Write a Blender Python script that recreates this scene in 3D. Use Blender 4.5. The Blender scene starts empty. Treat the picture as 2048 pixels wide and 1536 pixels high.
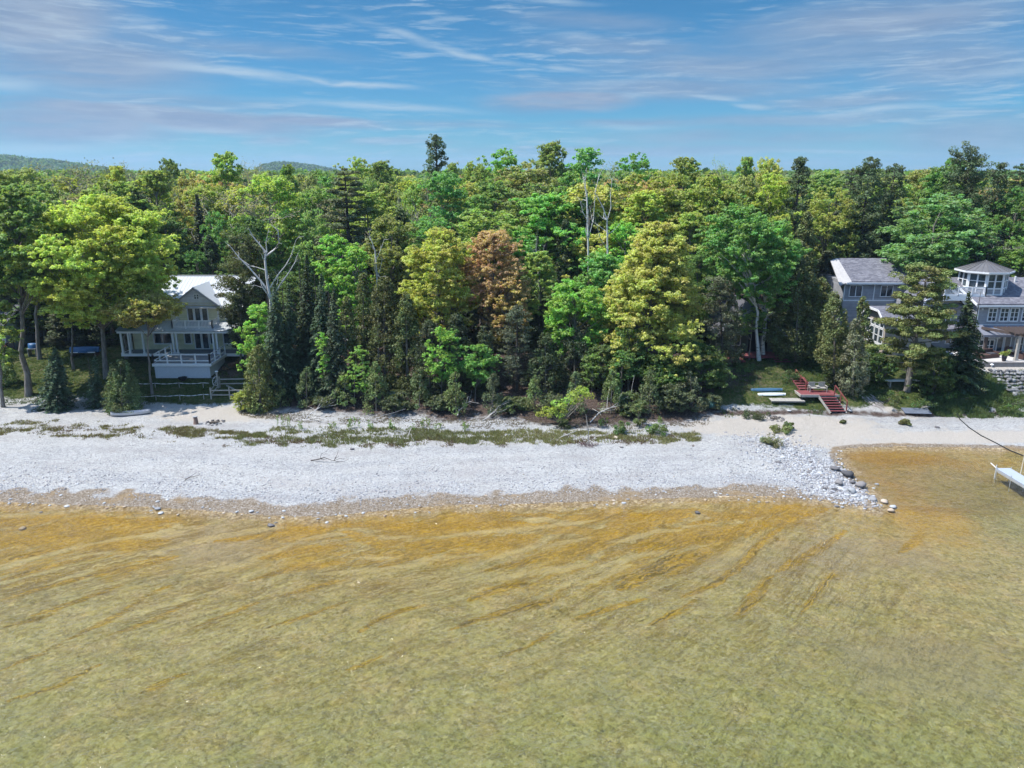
import bpy, bmesh, math, random
import numpy as np
from mathutils import Vector, Matrix
C = bpy.context.scene
R_ = math.radians
# ------------------------------------------------------------------ camera
F_PX, PITCH, CAM_H = 1500.0, R_(15.75), 24.0          # focal length in pixels of a 2048 wide picture
cam_d = bpy.data.cameras.new('camera')
cam_d.sensor_width = 36.0
cam_d.lens = 36.0 * F_PX / 2048.0
cam_d.clip_start = 0.5
cam_d.clip_end = 12000
cam = bpy.data.objects.new('camera', cam_d)
C.collection.objects.link(cam)
cam.location = (0, 0, CAM_H)
cam.rotation_euler = (R_(90) - PITCH, 0, 0)
C.camera = cam
cP, sP = math.cos(PITCH), math.sin(PITCH)

def mpp(Y, z=2.0):                 # metres per picture pixel at depth Y, height z
    return (Y * cP + (CAM_H - z) * sP) / F_PX
def X(px, Y, z=2.0):
    return (px - 1024) * mpp(Y, z)
def Z(py, Y):
    return CAM_H - Y * math.tan(PITCH + math.atan((py - 768) / F_PX))
def YG(py, z=0.0):
    return (CAM_H - z) / math.tan(PITCH + math.atan((py - 768) / F_PX))

# ------------------------------------------------------------------ light
SUN_EL, SUN_AZ = R_(60), R_(-93)    # azimuth measured from +Y towards +X
sd = Vector((math.sin(SUN_AZ) * math.cos(SUN_EL), math.cos(SUN_AZ) * math.cos(SUN_EL), math.sin(SUN_EL)))
sun_d = bpy.data.lights.new('sun', 'SUN')
sun_d.energy = 2.85
sun_d.angle = R_(0.53)
sun_d.color = (1.0, 0.955, 0.88)
sun = bpy.data.objects.new('sun', sun_d)
C.collection.objects.link(sun)
sun.location = (0, 0, 80)
sun.rotation_euler = (-sd).to_track_quat('-Z', 'Y').to_euler()
C.view_settings.view_transform = 'Standard'
C.view_settings.look = 'None'
C.view_settings.exposure = 1.36
C.view_settings.gamma = 1.0
C.view_settings.use_curve_mapping = False
C.cycles.max_bounces = 6
C.cycles.diffuse_bounces = 4
C.cycles.glossy_bounces = 2
C.cycles.transmission_bounces = 4
C.cycles.transparent_max_bounces = 10
C.cycles.volume_bounces = 0
C.cycles.caustics_reflective = False
C.cycles.caustics_refractive = False
C.cycles.sample_clamp_indirect = 4.0
C.cycles.use_denoising = True
C.cycles.use_adaptive_sampling = True
C.cycles.adaptive_threshold = 0.02

# ------------------------------------------------------------------ node helper
class NT:
    def __init__(s, tree):
        s.t = tree; s.n = tree.nodes; s.l = tree.links
    def add(s, typ, **kw):
        nd = s.n.new(typ)
        for k, v in kw.items():
            if k in ('inp',):
                for i, val in v.items():
                    s.set(nd.inputs[i], val)
            else:
                setattr(nd, k, v)
        return nd
    def set(s, sock, val):
        if isinstance(val, bpy.types.NodeSocket):
            s.l.new(val, sock)
        else:
            sock.default_value = val
    def math(s, op, a, b=None, c=None, clamp=False):
        nd = s.n.new('ShaderNodeMath'); nd.operation = op; nd.use_clamp = clamp
        for i, v in enumerate((a, b, c)):
            if v is not None: s.set(nd.inputs[i], v)
        return nd.outputs[0]
    def vmath(s, op, a, b=None):
        nd = s.n.new('ShaderNodeVectorMath'); nd.operation = op
        s.set(nd.inputs[0], a)
        if b is not None: s.set(nd.inputs[1], b)
        return nd.outputs[0]
    def mix(s, f, a, b, blend='MIX'):
        nd = s.n.new('ShaderNodeMix'); nd.data_type = 'RGBA'; nd.blend_type = blend
        s.set(nd.inputs[0], f)
        s.set(nd.inputs[6], a if not isinstance(a, tuple) else (*a[:3], 1))
        s.set(nd.inputs[7], b if not isinstance(b, tuple) else (*b[:3], 1))
        return nd.outputs[2]
    def noise(s, vec, scale, detail=3, rough=0.5, dist=0.0, out=0):
        nd = s.n.new('ShaderNodeTexNoise')
        s.set(nd.inputs['Vector'], vec)
        nd.inputs['Scale'].default_value = scale; nd.inputs['Detail'].default_value = detail
        nd.inputs['Roughness'].default_value = rough; nd.inputs['Distortion'].default_value = dist
        return nd.outputs[out]
    def vor(s, vec, scale, feature='F1', rnd=1.0):
        nd = s.n.new('ShaderNodeTexVoronoi'); nd.feature = feature
        s.set(nd.inputs['Vector'], vec)
        nd.inputs['Scale'].default_value = scale; nd.inputs['Randomness'].default_value = rnd
        return nd
    def ramp(s, fac, stops, interp='LINEAR'):
        nd = s.n.new('ShaderNodeValToRGB'); cr = nd.color_ramp; cr.interpolation = interp
        while len(cr.elements) > 1: cr.elements.remove(cr.elements[-1])
        for i, (p, c) in enumerate(stops):
            e = cr.elements[0] if i == 0 else cr.elements.new(p)
            e.position = p
            e.color = (*c, 1) if isinstance(c, tuple) else (c, c, c, 1)
        s.set(nd.inputs[0], fac)
        return nd.outputs[0]
    def rng(s, v, a, b, c=0.0, d=1.0, smooth=True):
        nd = s.n.new('ShaderNodeMapRange')
        nd.interpolation_type = 'SMOOTHSTEP' if smooth else 'LINEAR'
        s.set(nd.inputs[0], v)
        for i, x in enumerate((a, b, c, d)): nd.inputs[1 + i].default_value = x
        return nd.outputs[0]
    def mapping(s, vec, loc=(0, 0, 0), rot=(0, 0, 0), scale=(1, 1, 1), typ='POINT'):
        nd = s.n.new('ShaderNodeMapping'); nd.vector_type = typ
        s.set(nd.inputs[0], vec)
        nd.inputs[1].default_value = loc; nd.inputs[2].default_value = rot; nd.inputs[3].default_value = scale
        return nd.outputs[0]

# ------------------------------------------------------------------ sky
world = bpy.data.worlds.new('World')
C.world = world
world.use_nodes = True
w = NT(world.node_tree)
w.n.clear()
SKY_STR = 0.15
sky = w.add('ShaderNodeTexSky')
sky.sky_type = 'NISHITA'; sky.sun_disc = False
sky.sun_elevation = SUN_EL; sky.sun_rotation = SUN_AZ
sky.air_density = 1.0; sky.dust_density = 0.15; sky.ozone_density = 3.0; sky.altitude = 300
gen = w.add('ShaderNodeTexCoord').outputs['Generated']
sep = w.add('ShaderNodeSeparateXYZ', inp={0: gen})
az = w.math('ARCTAN2', sep.outputs[0], sep.outputs[1])
el = w.math('ARCSINE', sep.outputs[2])
ae = w.add('ShaderNodeCombineXYZ', inp={0: az, 1: el}).outputs[0]
warp = w.noise(w.mapping(ae, scale=(5, 22, 1)), 1.0, 4, 0.55, out=1)
wv = w.vmath('SUBTRACT', warp, (0.5, 0.5, 0.5))
wv = w.vmath('MULTIPLY', wv, (0.09, 0.022, 0))
aew = w.vmath('ADD', ae, wv)
fine = w.noise(w.mapping(aew, rot=(0, 0, R_(4)), scale=(9, 75, 1)), 1.0, 6, 0.62)
fine2 = w.noise(w.mapping(aew, loc=(3, 1, 0), rot=(0, 0, R_(8)), scale=(16, 170, 1)), 1.0, 4, 0.6)
broad = w.noise(w.mapping(aew, loc=(7, 2, 0), scale=(2.6, 17, 1)), 1.0, 5, 0.6)
def sky_ae(px, py):
    r, u = (px - 1024) / F_PX, (768 - py) / F_PX
    x, y, z = r, cP + u * sP, -sP + u * cP
    return math.atan2(x, y), math.asin(z / math.sqrt(x * x + y * y + z * z))
def streak(px, py, hw, hh, slope, gain, sharp=0.0):
    a0, e0 = sky_ae(px, py)
    m = w.mapping(aew, loc=(a0, e0, 0), rot=(0, 0, math.atan(slope)), scale=(hw / F_PX, hh / F_PX, 1), typ='TEXTURE')
    ln = w.add('ShaderNodeVectorMath', operation='LENGTH', inp={0: m}).outputs['Value']
    return w.rng(ln, 1.0, sharp, 0.0, gain)
def total(lst):
    acc = lst[0]
    for q in lst[1:]: acc = w.math('MAXIMUM', acc, q)
    return acc
white = total([streak(470, 142, 230, 15, -0.06, .75), streak(700, 164, 190, 9, -0.10, .8), streak(760, 212, 260, 13, -0.04, .6),
    streak(790, 62, 120, 13, -0.30, .55), streak(930, 105, 160, 11, -0.18, .7), streak(430, 262, 130, 10, -0.02, .45),
    streak(1150, 78, 70, 12, -0.1, .5), streak(1080, 5, 160, 9, -0.05, .6), streak(1130, 135, 70, 8, -0.1, .5), streak(1420, 192, 70, 9, -0.12, .75),
    streak(1500, 212, 60, 8, -.1, .6), streak(1740, 222, 150, 8, 0.04, .8), streak(20, 165, 80, 22, -0.1, .5), streak(60, 290, 220, 14, 0, .4),
    streak(1250, 258, 130, 9, 0, .4), streak(1620, 305, 300, 6, 0, .45), streak(2010, 150, 80, 12, -.05, .45), streak(1260, 190, 60, 8, 0, .4)])
grey = total([streak(330, 236, 360, 30, -0.06, 1.0, .35), streak(120, 250, 280, 40, 0.0, .95, .3), streak(600, 246, 240, 16, -0.03, 1.0, .2), streak(560, 278, 90, 14, 0, .7),
    streak(800, 285, 140, 10, 0.0, .6), streak(180, 120, 280, 80, 0.0, .9, .2), streak(60, 40, 210, 90, 0.15, 1.0, .2), streak(1130, 200, 200, 28, 0.03, 1.0, .3),
    streak(1270, 245, 200, 14, 0, .7), streak(1450, 130, 380, 45, -0.03, .75, .1), streak(1760, 45, 340, 60, 0.03, .85, .1), streak(1900, 130, 260, 60, -0.05, .7, .1),
    streak(1520, 275, 420, 22, 0, .7, .1), streak(1950, 270, 260, 45, 0, .7, .1), streak(1150, 300, 160, 14, 0, .6), streak(1180, 45, 240, 26, -0.08, .5),
    streak(470, 90, 330, 22, -.06, .5), streak(1700, 200, 260, 26, 0, .7, .1), streak(1350, 175, 420, 34, -.02, .75, .1), streak(1250, 95, 300, 26, -.05, .6), streak(300, 200, 380, 30, -.04, .6, .1), streak(1700, 100, 420, 60, 0, .6, .1), streak(1300, 300, 500, 16, 0, .6, .1), streak(250, 60, 300, 40, -.1, .55), streak(900, 250, 260, 14, -.02, .5), streak(1600, 240, 500, 20, .01, .65, .1)])
EL = w.rng(el, 0.0, 0.22, 0, 1, smooth=False)
horizon_lift = w.ramp(EL, [(0.0, (0.091, 0.207, 0.289)), (0.25, (0.074, 0.188, 0.271)), (1.0, (0.062, 0.177, 0.237))])
horizon_lift = w.mix(w.rng(el, .24, .6), horizon_lift, (1.0, 1.0, .95))
base = w.mix(1.0, sky.outputs[0], horizon_lift, 'MULTIPLY')
gmask = w.math('MULTIPLY', grey, w.rng(w.math('ADD', w.math('MULTIPLY', broad, .75), w.math('MULTIPLY', fine, .25)), 0.22, 0.46))
gcol = w.mix(w.rng(fine, .35, .65), (.66, .92, 1.34), (.90, 1.14, 1.50))
c1 = w.mix(w.math('MULTIPLY', gmask, .95), base, gcol)
wmask = w.math('MULTIPLY', white, w.rng(w.math('ADD', w.math('MULTIPLY', fine, .65), w.math('MULTIPLY', fine2, .35)), 0.30, 0.54))
wmask = w.math('MAXIMUM', wmask, w.math('MULTIPLY', w.rng(fine2, .45, .7), w.rng(broad, .38, .6, 0, .55)))
c2 = w.mix(wmask, c1, (1.35, 1.72, 2.02))
bg = w.add('ShaderNodeBackground', inp={0: c2, 1: SKY_STR})
wo = w.add('ShaderNodeOutputWorld', inp={0: bg.outputs[0]})
world.cycles.sampling_method = 'MANUAL'
world.cycles.sample_map_resolution = 512

# ------------------------------------------------------------------ object helpers
def tag(o, label=None, cat=None, group=None, kind=None):
    if label: o['label'] = label
    if cat: o['category'] = cat
    if group: o['group'] = group
    if kind: o['kind'] = kind
    return o
def empty(name, loc, label, cat, group=None, rz=0.0):
    o = bpy.data.objects.new(name, None)
    o.empty_display_size = 0.3
    C.collection.objects.link(o)
    o.location = loc; o.rotation_euler = (0, 0, rz)
    return tag(o, label, cat, group)
class MB:
    """collects shapes and links them as one mesh object"""
    def __init__(s): s.v = []; s.f = []; s.mi = []
    def poly(s, pts, mi=0):
        b = len(s.v); s.v += [tuple(p) for p in pts]; s.f.append(tuple(range(b, b + len(pts)))); s.mi.append(mi); return s
    def box(s, x0, x1, y0, y1, z0, z1, mi=0):
        b = len(s.v)
        s.v += [(x0, y0, z0), (x1, y0, z0), (x1, y1, z0), (x0, y1, z0), (x0, y0, z1), (x1, y0, z1), (x1, y1, z1), (x0, y1, z1)]
        for q in ((0, 3, 2, 1), (4, 5, 6, 7), (0, 1, 5, 4), (1, 2, 6, 5), (2, 3, 7, 6), (3, 0, 4, 7)):
            s.f.append(tuple(b + i for i in q)); s.mi.append(mi)
        return s
    def prism(s, pts, d):            # planar outline pts extruded by vector d
        n = len(pts); b = len(s.v); d = Vector(d)
        s.v += [tuple(p) for p in pts] + [tuple(Vector(p) + d) for p in pts]
        s.f.append(tuple(b + i for i in reversed(range(n)))); s.f.append(tuple(b + n + i for i in range(n)))
        for i in range(n):
            j = (i + 1) % n; s.f.append((b + i, b + j, b + n + j, b + n + i))
        s.mi += [0] * (n + 2); return s
    def beam(s, a, b, w_, h=None, up=(0, 0, 1)):   # rectangular bar from a to b
        a, b = Vector(a), Vector(b); h = h or w_
        d = (b - a).normalized(); up = Vector(up)
        if abs(d.dot(up)) > .98: up = Vector((0, 1, 0))
        r = d.cross(up).normalized() * (w_ / 2); u = r.cross(d).normalized() * (h / 2)
        return s.prism([a - r - u, a + r - u, a + r + u, a - r + u], b - a)
    def tube(s, pts, rad, n=6, cap=True):
        pts = [Vector(p) for p in pts]
        rad = rad if isinstance(rad, (list, tuple)) else [rad] * len(pts)
        base = len(s.v); ref = Vector((0.31, 0.17, 0.93))
        for i, p in enumerate(pts):
            d = (pts[min(i + 1, len(pts) - 1)] - pts[max(i - 1, 0)])
            d = d.normalized() if d.length > 1e-6 else Vector((0, 0, 1))
            rr = ref if abs(d.dot(ref)) < .9 else Vector((1, 0, 0))
            u = d.cross(rr).normalized(); v_ = d.cross(u)
            for k in range(n):
                a = 2 * math.pi * k / n
                s.v.append(tuple(p + (u * math.cos(a) + v_ * math.sin(a)) * rad[i]))
        for i in range(len(pts) - 1):
            for k in range(n):
                k2 = (k + 1) % n
                s.f.append((base + i * n + k, base + i * n + k2, base + (i + 1) * n + k2, base + (i + 1) * n + k)); s.mi.append(0)
        if cap:
            s.f.append(tuple(base + k for k in reversed(range(n)))); s.mi.append(0)
            s.f.append(tuple(base + (len(pts) - 1) * n + k for k in range(n))); s.mi.append(0)
        return s
    def mesh(s, name, mats=(), smooth=False):
        me = bpy.data.meshes.new(name)
        me.from_pydata(s.v, [], s.f)
        for m in (mats if isinstance(mats, (list, tuple)) else [mats]): me.materials.append(m)
        if any(s.mi): me.polygons.foreach_set('material_index', s.mi)
        if smooth: me.polygons.foreach_set('use_smooth', [True] * len(me.polygons))
        me.update()
        return me
    def build(s, name, mats, parent=None, smooth=False, label=None):
        o = bpy.data.objects.new(name, s.mesh(name, mats, smooth))
        C.collection.objects.link(o)
        if parent: o.parent = parent
        if label: o['label'] = label
        return o
def copy_tree(o, parent=None):
    c = o.copy(); C.collection.objects.link(c); c.parent = parent
    for ch in o.children: copy_tree(ch, c)
    return c
# ------------------------------------------------------------------ materials
MATS = {}
def mat_base(name, rough=0.8, spec=0.3):
    m = bpy.data.materials.new(name); m.use_nodes = True
    t = NT(m.node_tree); bs = m.node_tree.nodes['Principled BSDF']
    bs.inputs['Roughness'].default_value = rough
    bs.inputs['Specular IOR Level'].default_value = spec
    return m, t, bs
def POS(t): return t.add('ShaderNodeNewGeometry').outputs['Position']
def OBJ(t): return t.add('ShaderNodeTexCoord').outputs['Object']
def simple(name, col, rough=0.7, var=0.15, scale=3.0, spec=0.3, bump=0.0, metal=0.0, stretch=(1, 1, 1)):
    if name in MATS: return MATS[name]
    m, t, bs = mat_base(name, rough, spec)
    bs.inputs['Metallic'].default_value = metal
    p = t.mapping(OBJ(t), scale=stretch)
    n = t.noise(p, scale, 4, 0.6); n2 = t.noise(p, scale * 7, 3, 0.6)
    k = t.rng(t.math('ADD', t.math('MULTIPLY', n, .6), t.math('MULTIPLY', n2, .4)), .3, .7, 1 - var, 1 + var, False)
    c = t.mix(1.0, (*col, 1), t.add('ShaderNodeCombineXYZ', inp={0: k, 1: k, 2: k}).outputs[0], 'MULTIPLY')
    t.set(bs.inputs['Base Color'], c)
    if bump:
        b = t.add('ShaderNodeBump'); b.inputs['Strength'].default_value = bump; b.inputs['Distance'].default_value = .03
        t.set(b.inputs['Height'], n2); t.set(bs.inputs['Normal'], b.outputs[0])
    MATS[name] = m; return m
def banded(name, col, axis, pitch, dark=0.75, rough=0.7, var=.1, spec=.3):
    """horizontal siding / plank lines every `pitch` metres along an object axis"""
    if name in MATS: return MATS[name]
    m, t, bs = mat_base(name, rough, spec)
    o = OBJ(t); s = t.add('ShaderNodeSeparateXYZ', inp={0: o})
    fr = t.math('FRACT', t.math('DIVIDE', s.outputs[axis], pitch))
    ln = t.rng(fr, 0.0, 0.16, dark, 1.0)
    n = t.noise(o, 1.7, 4, .6)
    idn = t.noise(t.add('ShaderNodeCombineXYZ', inp={0: t.math('FLOOR', t.math('DIVIDE', s.outputs[axis], pitch)), 1: 0.0, 2: 0.0}).outputs[0], 3.7, 0)
    k = t.math('MULTIPLY', t.rng(n, .3, .7, 1 - var, 1 + var, False), t.rng(idn, .3, .7, 1 - var, 1 + var, False))
    k = t.math('MULTIPLY', k, ln)
    t.set(bs.inputs['Base Color'], t.mix(1.0, (*col, 1), t.add('ShaderNodeCombineXYZ', inp={0: k, 1: k, 2: k}).outputs[0], 'MULTIPLY'))
    b = t.add('ShaderNodeBump'); b.inputs['Strength'].default_value = .5; b.inputs['Distance'].default_value = .02
    t.set(b.inputs['Height'], ln); t.set(bs.inputs['Normal'], b.outputs[0])
    MATS[name] = m; return m
def glass(name='window_glass', col=(0.02, 0.03, 0.04)):
    if name in MATS: return MATS[name]
    m, t, bs = mat_base(name, 0.06, 0.6)
    n = t.noise(OBJ(t), 1.1, 3, .6)
    t.set(bs.inputs['Base Color'], t.mix(t.rng(n, .4, .65), (*col, 1), (col[0] * 3.5, col[1] * 3.2, col[2] * 2.8)))
    MATS[name] = m; return m
def shingle():
    if 'shingle_roof' in MATS: return MATS['shingle_roof']
    m, t, bs = mat_base('shingle_roof', .9, .2)
    o = OBJ(t)
    a = t.vor(t.mapping(o, scale=(3, 6, 6)), 1.0).outputs['Color']
    sx = t.add('ShaderNodeSeparateXYZ', inp={0: a}).outputs[0]
    n = t.noise(o, .6, 3, .6)
    k = t.math('ADD', t.math('MULTIPLY', sx, .6), t.math('MULTIPLY', n, .4))
    t.set(bs.inputs['Base Color'], t.ramp(k, [(0.1, (.085, .085, .105)), (.5, (.14, .14, .165)), (.9, (.22, .22, .25))]))
    MATS['shingle_roof'] = m; return m
def bark(name, a, b, sc=(6, 6, 1.2), bands=False):
    if name in MATS: return MATS[name]
    m, t, bs = mat_base(name, .9, .15)
    o = OBJ(t)
    n = t.noise(t.mapping(o, scale=sc), 1.0, 5, .65)
    c = t.mix(t.rng(n, .35, .65), (*a, 1), (*b, 1))
    if bands:
        n2 = t.noise(t.mapping(o, scale=(1.5, 1.5, 5)), 1.0, 4, .7)
        c = t.mix(t.rng(n2, .56, .64), c, (.05, .045, .04))
    t.set(bs.inputs['Base Color'], c)
    bp = t.add('ShaderNodeBump'); bp.inputs['Strength'].default_value = .6; bp.inputs['Distance'].default_value = .05
    t.set(bp.inputs['Height'], n); t.set(bs.inputs['Normal'], bp.outputs[0])
    MATS[name] = m; return m
def leaf_mat(name='foliage', trans=0.38, rough=.6, contrast=.30):
    """leaf colour comes from the object's own colour, varied per leaf and per bough"""
    if name in MATS: return MATS[name]
    m = bpy.data.materials.new(name); m.use_nodes = True; t = NT(m.node_tree); t.n.clear()
    oi = t.add('ShaderNodeObjectInfo')
    at = t.add('ShaderNodeAttribute'); at.attribute_name = 'lv'
    ac = t.add('ShaderNodeAttribute'); ac.attribute_name = 'cv'
    k = t.math('ADD', t.math('MULTIPLY', t.math('SUBTRACT', at.outputs['Fac'], .5), contrast * 2),
               t.math('MULTIPLY', t.math('SUBTRACT', ac.outputs['Fac'], .5), contrast * 1.3))
    k1 = t.math('ADD', k, 1.0)
    hs = t.add('ShaderNodeHueSaturation')
    t.set(hs.inputs['Color'], oi.outputs['Color'])
    t.set(hs.inputs['Hue'], t.math('ADD', .5, t.math('MULTIPLY', t.math('SUBTRACT', ac.outputs['Fac'], .5), .075)))
    t.set(hs.inputs['Value'], t.math('MULTIPLY', k1, .95)); hs.inputs['Saturation'].default_value = .86
    d = t.add('ShaderNodeBsdfDiffuse', inp={0: hs.outputs[0]})
    tc = t.mix(1.0, hs.outputs[0], (1.15, 1.25, .55), 'MULTIPLY')
    tr = t.add('ShaderNodeBsdfTranslucent', inp={0: tc})
    mx = t.add('ShaderNodeMixShader', inp={0: trans, 1: d.outputs[0], 2: tr.outputs[0]})
    gl = t.add('ShaderNodeBsdfGlossy'); gl.inputs['Roughness'].default_value = .6; gl.inputs[0].default_value = (.8, .85, .9, 1)
    m2 = t.add('ShaderNodeMixShader', inp={0: .02, 1: mx.outputs[0], 2: gl.outputs[0]})
    t.add('ShaderNodeOutputMaterial', inp={0: m2.outputs[0]})
    MATS[name] = m; return m

# ------------------------------------------------------------------ terrain shape
SHORE_PX = [(-900, 1002), (-300, 1006), (0, 1004), (150, 1010), (300, 1014), (420, 1022), (520, 1030), (640, 1034), (760, 1022), (900, 1010), (1050, 1008), (1200, 1002),
            (1350, 996), (1500, 992), (1640, 998), (1700, 1008), (1745, 1018), (1756, 1012), (1742, 996), (1728, 982), (1712, 966), (1694, 946),
            (1680, 925), (1672, 910), (1682, 898), (1730, 894), (1800, 893), (1900, 894), (2048, 898), (2300, 905), (2900, 915)]
def px_world(pts, z=0.0):
    out = []
    for px, py in pts:
        Y = YG(py, z); out.append((X(px, Y, z), Y))
    return np.array(out)
SH = px_world(SHORE_PX)
SH_POLY = np.vstack([[(-3500, SH[0, 1])], SH, [(3500, SH[-1, 1]), (3500, 9000), (-3500, 9000)]])
def seg_dist(P, A):
    """distance from points P (n,2) to the open polyline A"""
    d = np.full(len(P), 1e9)
    for i in range(len(A) - 1):
        a, b = A[i], A[i + 1]; ab = b - a
        tt = np.clip(((P - a) @ ab) / (ab @ ab), 0, 1)
        q = a + tt[:, None] * ab
        d = np.minimum(d, np.hypot(*(P - q).T))
    return d
def inside(P, poly):
    x, y = P[:, 0], P[:, 1]; c = np.zeros(len(P), bool); n = len(poly); j = n - 1
    for i in range(n):
        xi, yi = poly[i]; xj, yj = poly[j]
        if yi != yj:
            c ^= ((yi > y) != (yj > y)) & (x < (xj - xi) * (y - yi) / (yj - yi) + xi)
        j = i
    return c
def sdist(P):
    d = seg_dist(P, SH_POLY[:len(SH) + 2])
    return np.where(inside(P, SH_POLY), d, -d)
TOE = px_world([(-900, 800), (0, 802), (250, 806), (480, 812), (620, 826), (800, 832), (1000, 838), (1200, 842), (1350, 838), (1420, 826), (1560, 822), (1700, 822), (1800, 826),
                (1900, 824), (2048, 822), (2900, 824)], 0.9)
def vnoise(x, y, s, seed=0):
    """smooth value noise"""
    r = np.random.RandomState(seed).rand(64, 64)
    u, v = x / s, y / s
    i, j = np.floor(u).astype(int), np.floor(v).astype(int); fu, fv = u - i, v - j
    fu = fu * fu * (3 - 2 * fu); fv = fv * fv * (3 - 2 * fv)
    g = lambda a, b: r[a % 64, b % 64]
    return (g(i, j) * (1 - fu) + g(i + 1, j) * fu) * (1 - fv) + (g(i, j + 1) * (1 - fu) + g(i + 1, j + 1) * fu) * fv
def hgt(x, y):
    x = np.atleast_1d(np.asarray(x, float)); y = np.atleast_1d(np.asarray(y, float))
    P = np.stack([x, y], 1); s = sdist(P)
    land = 0.9 * (1 - np.exp(-np.maximum(s, 0) / 9.0))
    under = np.maximum(-0.05 * np.maximum(-s, 0), -1.6)
    toe = np.interp(x, TOE[:, 0], TOE[:, 1])
    d = y - toe
    L = np.interp(d, [0, 2, 4, 8, 13, 25, 80, 200, 900], [0, .45, .8, 1.5, 2.3, 3.2, 4.6, 5, 5])
    Rr = np.interp(d, [0, 1.2, 3, 6, 9, 13, 25, 80, 200, 900], [0, .45, 1.2, 2.1, 2.6, 2.75, 3.7, 5, 5.2, 5])
    wgt = np.clip((x - 12) / 12, 0, 1); wgt = wgt * wgt * (3 - 2 * wgt)
    z = np.where(s > 0, land, under) + L * (1 - wgt) + Rr * wgt
    near = (y < 140)
    z = z + np.where(s > .6, (vnoise(x, y, 2.3, 3) - .5) * .14 + (vnoise(x, y, .8, 5) - .5) * .05, 0) * near * np.clip(s / 3, 0, 1)
    # patio terrace of the grey house is level, with the stepped boulder bank below it
    xa = 51.0
    flat = (x > xa) & (y > 81.2) & (y < 100)
    z = np.where(flat, 3.45, z)
    bank = (x > xa + 1) & (y > 74.8) & (y <= 81.2)
    z = np.where(bank, np.interp(y, [74.8, 75.4, 77.0, 77.4, 78.6, 79.0, 81.2], [1.65, 1.95, 2.15, 2.6, 2.9, 3.1, 3.15]), z)
    return z
def H(x, y): return float(hgt([x], [y])[0])

def axis(lo, hi, step, out_lo, out_hi, g=1.28):
    a = list(np.arange(lo, hi + 1e-6, step)); s = step; v = lo
    while v > out_lo: s *= g; v -= s; a.insert(0, v)
    s = step; v = hi
    while v < out_hi: s *= g; v += s; a.append(v)
    return np.array(a)
gx = axis(-58, 66, .3, -4500, 4500); gy = axis(20, 90, .25, -1500, 6000)
gy = np.sort(np.concatenate([gy, gy[(gy > 36) & (gy < 53)] + .125]))
GX, GY = np.meshgrid(gx, gy, indexing='xy')
fx, fy = GX.ravel(), GY.ravel()
fz = hgt(fx, fy)
fs = sdist(np.stack([fx, fy], 1))
ftoe = fy - np.interp(fx, TOE[:, 0], TOE[:, 1])
def blob(cx_px, cy_px, rx, ry, z=0.3, rot=0.0):
    Y = YG(cy_px, z); cx = X(cx_px, Y, z)
    dx, dy = fx - cx, fy - Y
    c, s = math.cos(rot), math.sin(rot)
    q = np.hypot((dx * c + dy * s) / rx, (-dx * s + dy * c) / ry)
    return np.clip(1.6 - q * 1.1, 0, 1)
# region masks painted as fields on the ground: sand, herbs, leaf litter with wood-edge shade, algae, pale sandbar, purple stones
nz = vnoise(fx, fy, 3.1, 11); nz2 = vnoise(fx, fy, 1.1, 12)
sand = np.clip(1 - np.abs(ftoe + 4.2 + (nz - .5) * 3) / 2.6, 0, 1) * .42
sand = np.maximum(sand, blob(1600, 858, 9, 3.6)); sand = np.maximum(sand, blob(1980, 872, 14, 1.5)); sand = np.maximum(sand, blob(1500, 862, 7, 2.4))
sand = np.maximum(sand, blob(440, 830, 7, 2.5, .7)); sand = np.maximum(sand, blob(1800, 812, 2.5, 2.5, 1.0)); sand = np.maximum(sand, blob(1740, 885, 9, 1.2))
grass = np.clip((ftoe - .2 + (nz - .5) * 2.5) / 1.2, 0, 1)
litter_shade = np.clip((ftoe + 2.0 + (nz - .5) * 2.6) / 3.0, 0, 1) * ((fx > -27) & (fx < 21))  # leaf litter, widened to paint in the shade in front of the wood
litter_shade = np.maximum(litter_shade, np.clip((fy - 88) / 6, 0, 1) * ((fx < 45)))
duff_shade = litter_shade.copy()
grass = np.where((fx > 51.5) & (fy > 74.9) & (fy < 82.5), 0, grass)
duff_shade = np.maximum(duff_shade, blob(1460, 765, 4.2, 3.2, 2.2) * .7); duff_shade = np.maximum(duff_shade, blob(455, 730, 2.2, 3.6, 3.0) * .8); duff_shade = np.maximum(duff_shade, blob(1580, 770, .8, 4, 2.2) * .4)
duff_shade = np.maximum(duff_shade, np.clip(1 - np.abs(ftoe - .2) / 1.0, 0, 1) * ((fx > 20) & (fx < 50)) * .9)
sand = np.where((fx > 52) & (fy > 79.2) & (fy < 82), 1, sand)
stripe = np.clip(-fs / 3.0, 0, 1)
amber = np.clip(1.2 - np.abs(-fs - 3.0) / 4.6, 0, 1)
amber = np.maximum(amber, blob(1790, 908, 5, 2.2) * 1.0); amber = np.maximum(amber, blob(1830, 965, 5, 5) * .4); amber = np.maximum(amber, blob(1900, 902, 9, 1.5) * .5)
amber = np.maximum(amber, blob(1290, 1085, 13, 3, rot=.45) * .8); amber = np.maximum(amber, blob(120, 1075, 14, 4.5, rot=.1)); amber = np.maximum(amber, blob(850, 1075, 14, 2.6, rot=.12) * .9)
amber = amber * (1 - .85 * blob(450, 1060, 3.6, 3.5)) * (1 - .6 * blob(1720, 1060, 5, 4))
purple = np.maximum(blob(1850, 1290, 5, 3), blob(1720, 1090, 6, 3) * .8); purple = np.maximum(purple, blob(450, 1075, 5, 3)); purple = np.maximum(purple, blob(1500, 1110, 6, 2) * .7)
purple = np.maximum(purple, blob(1600, 1250, 9, 3) * .4); purple = np.maximum(purple, blob(700, 1200, 6, 2) * .3)
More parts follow.
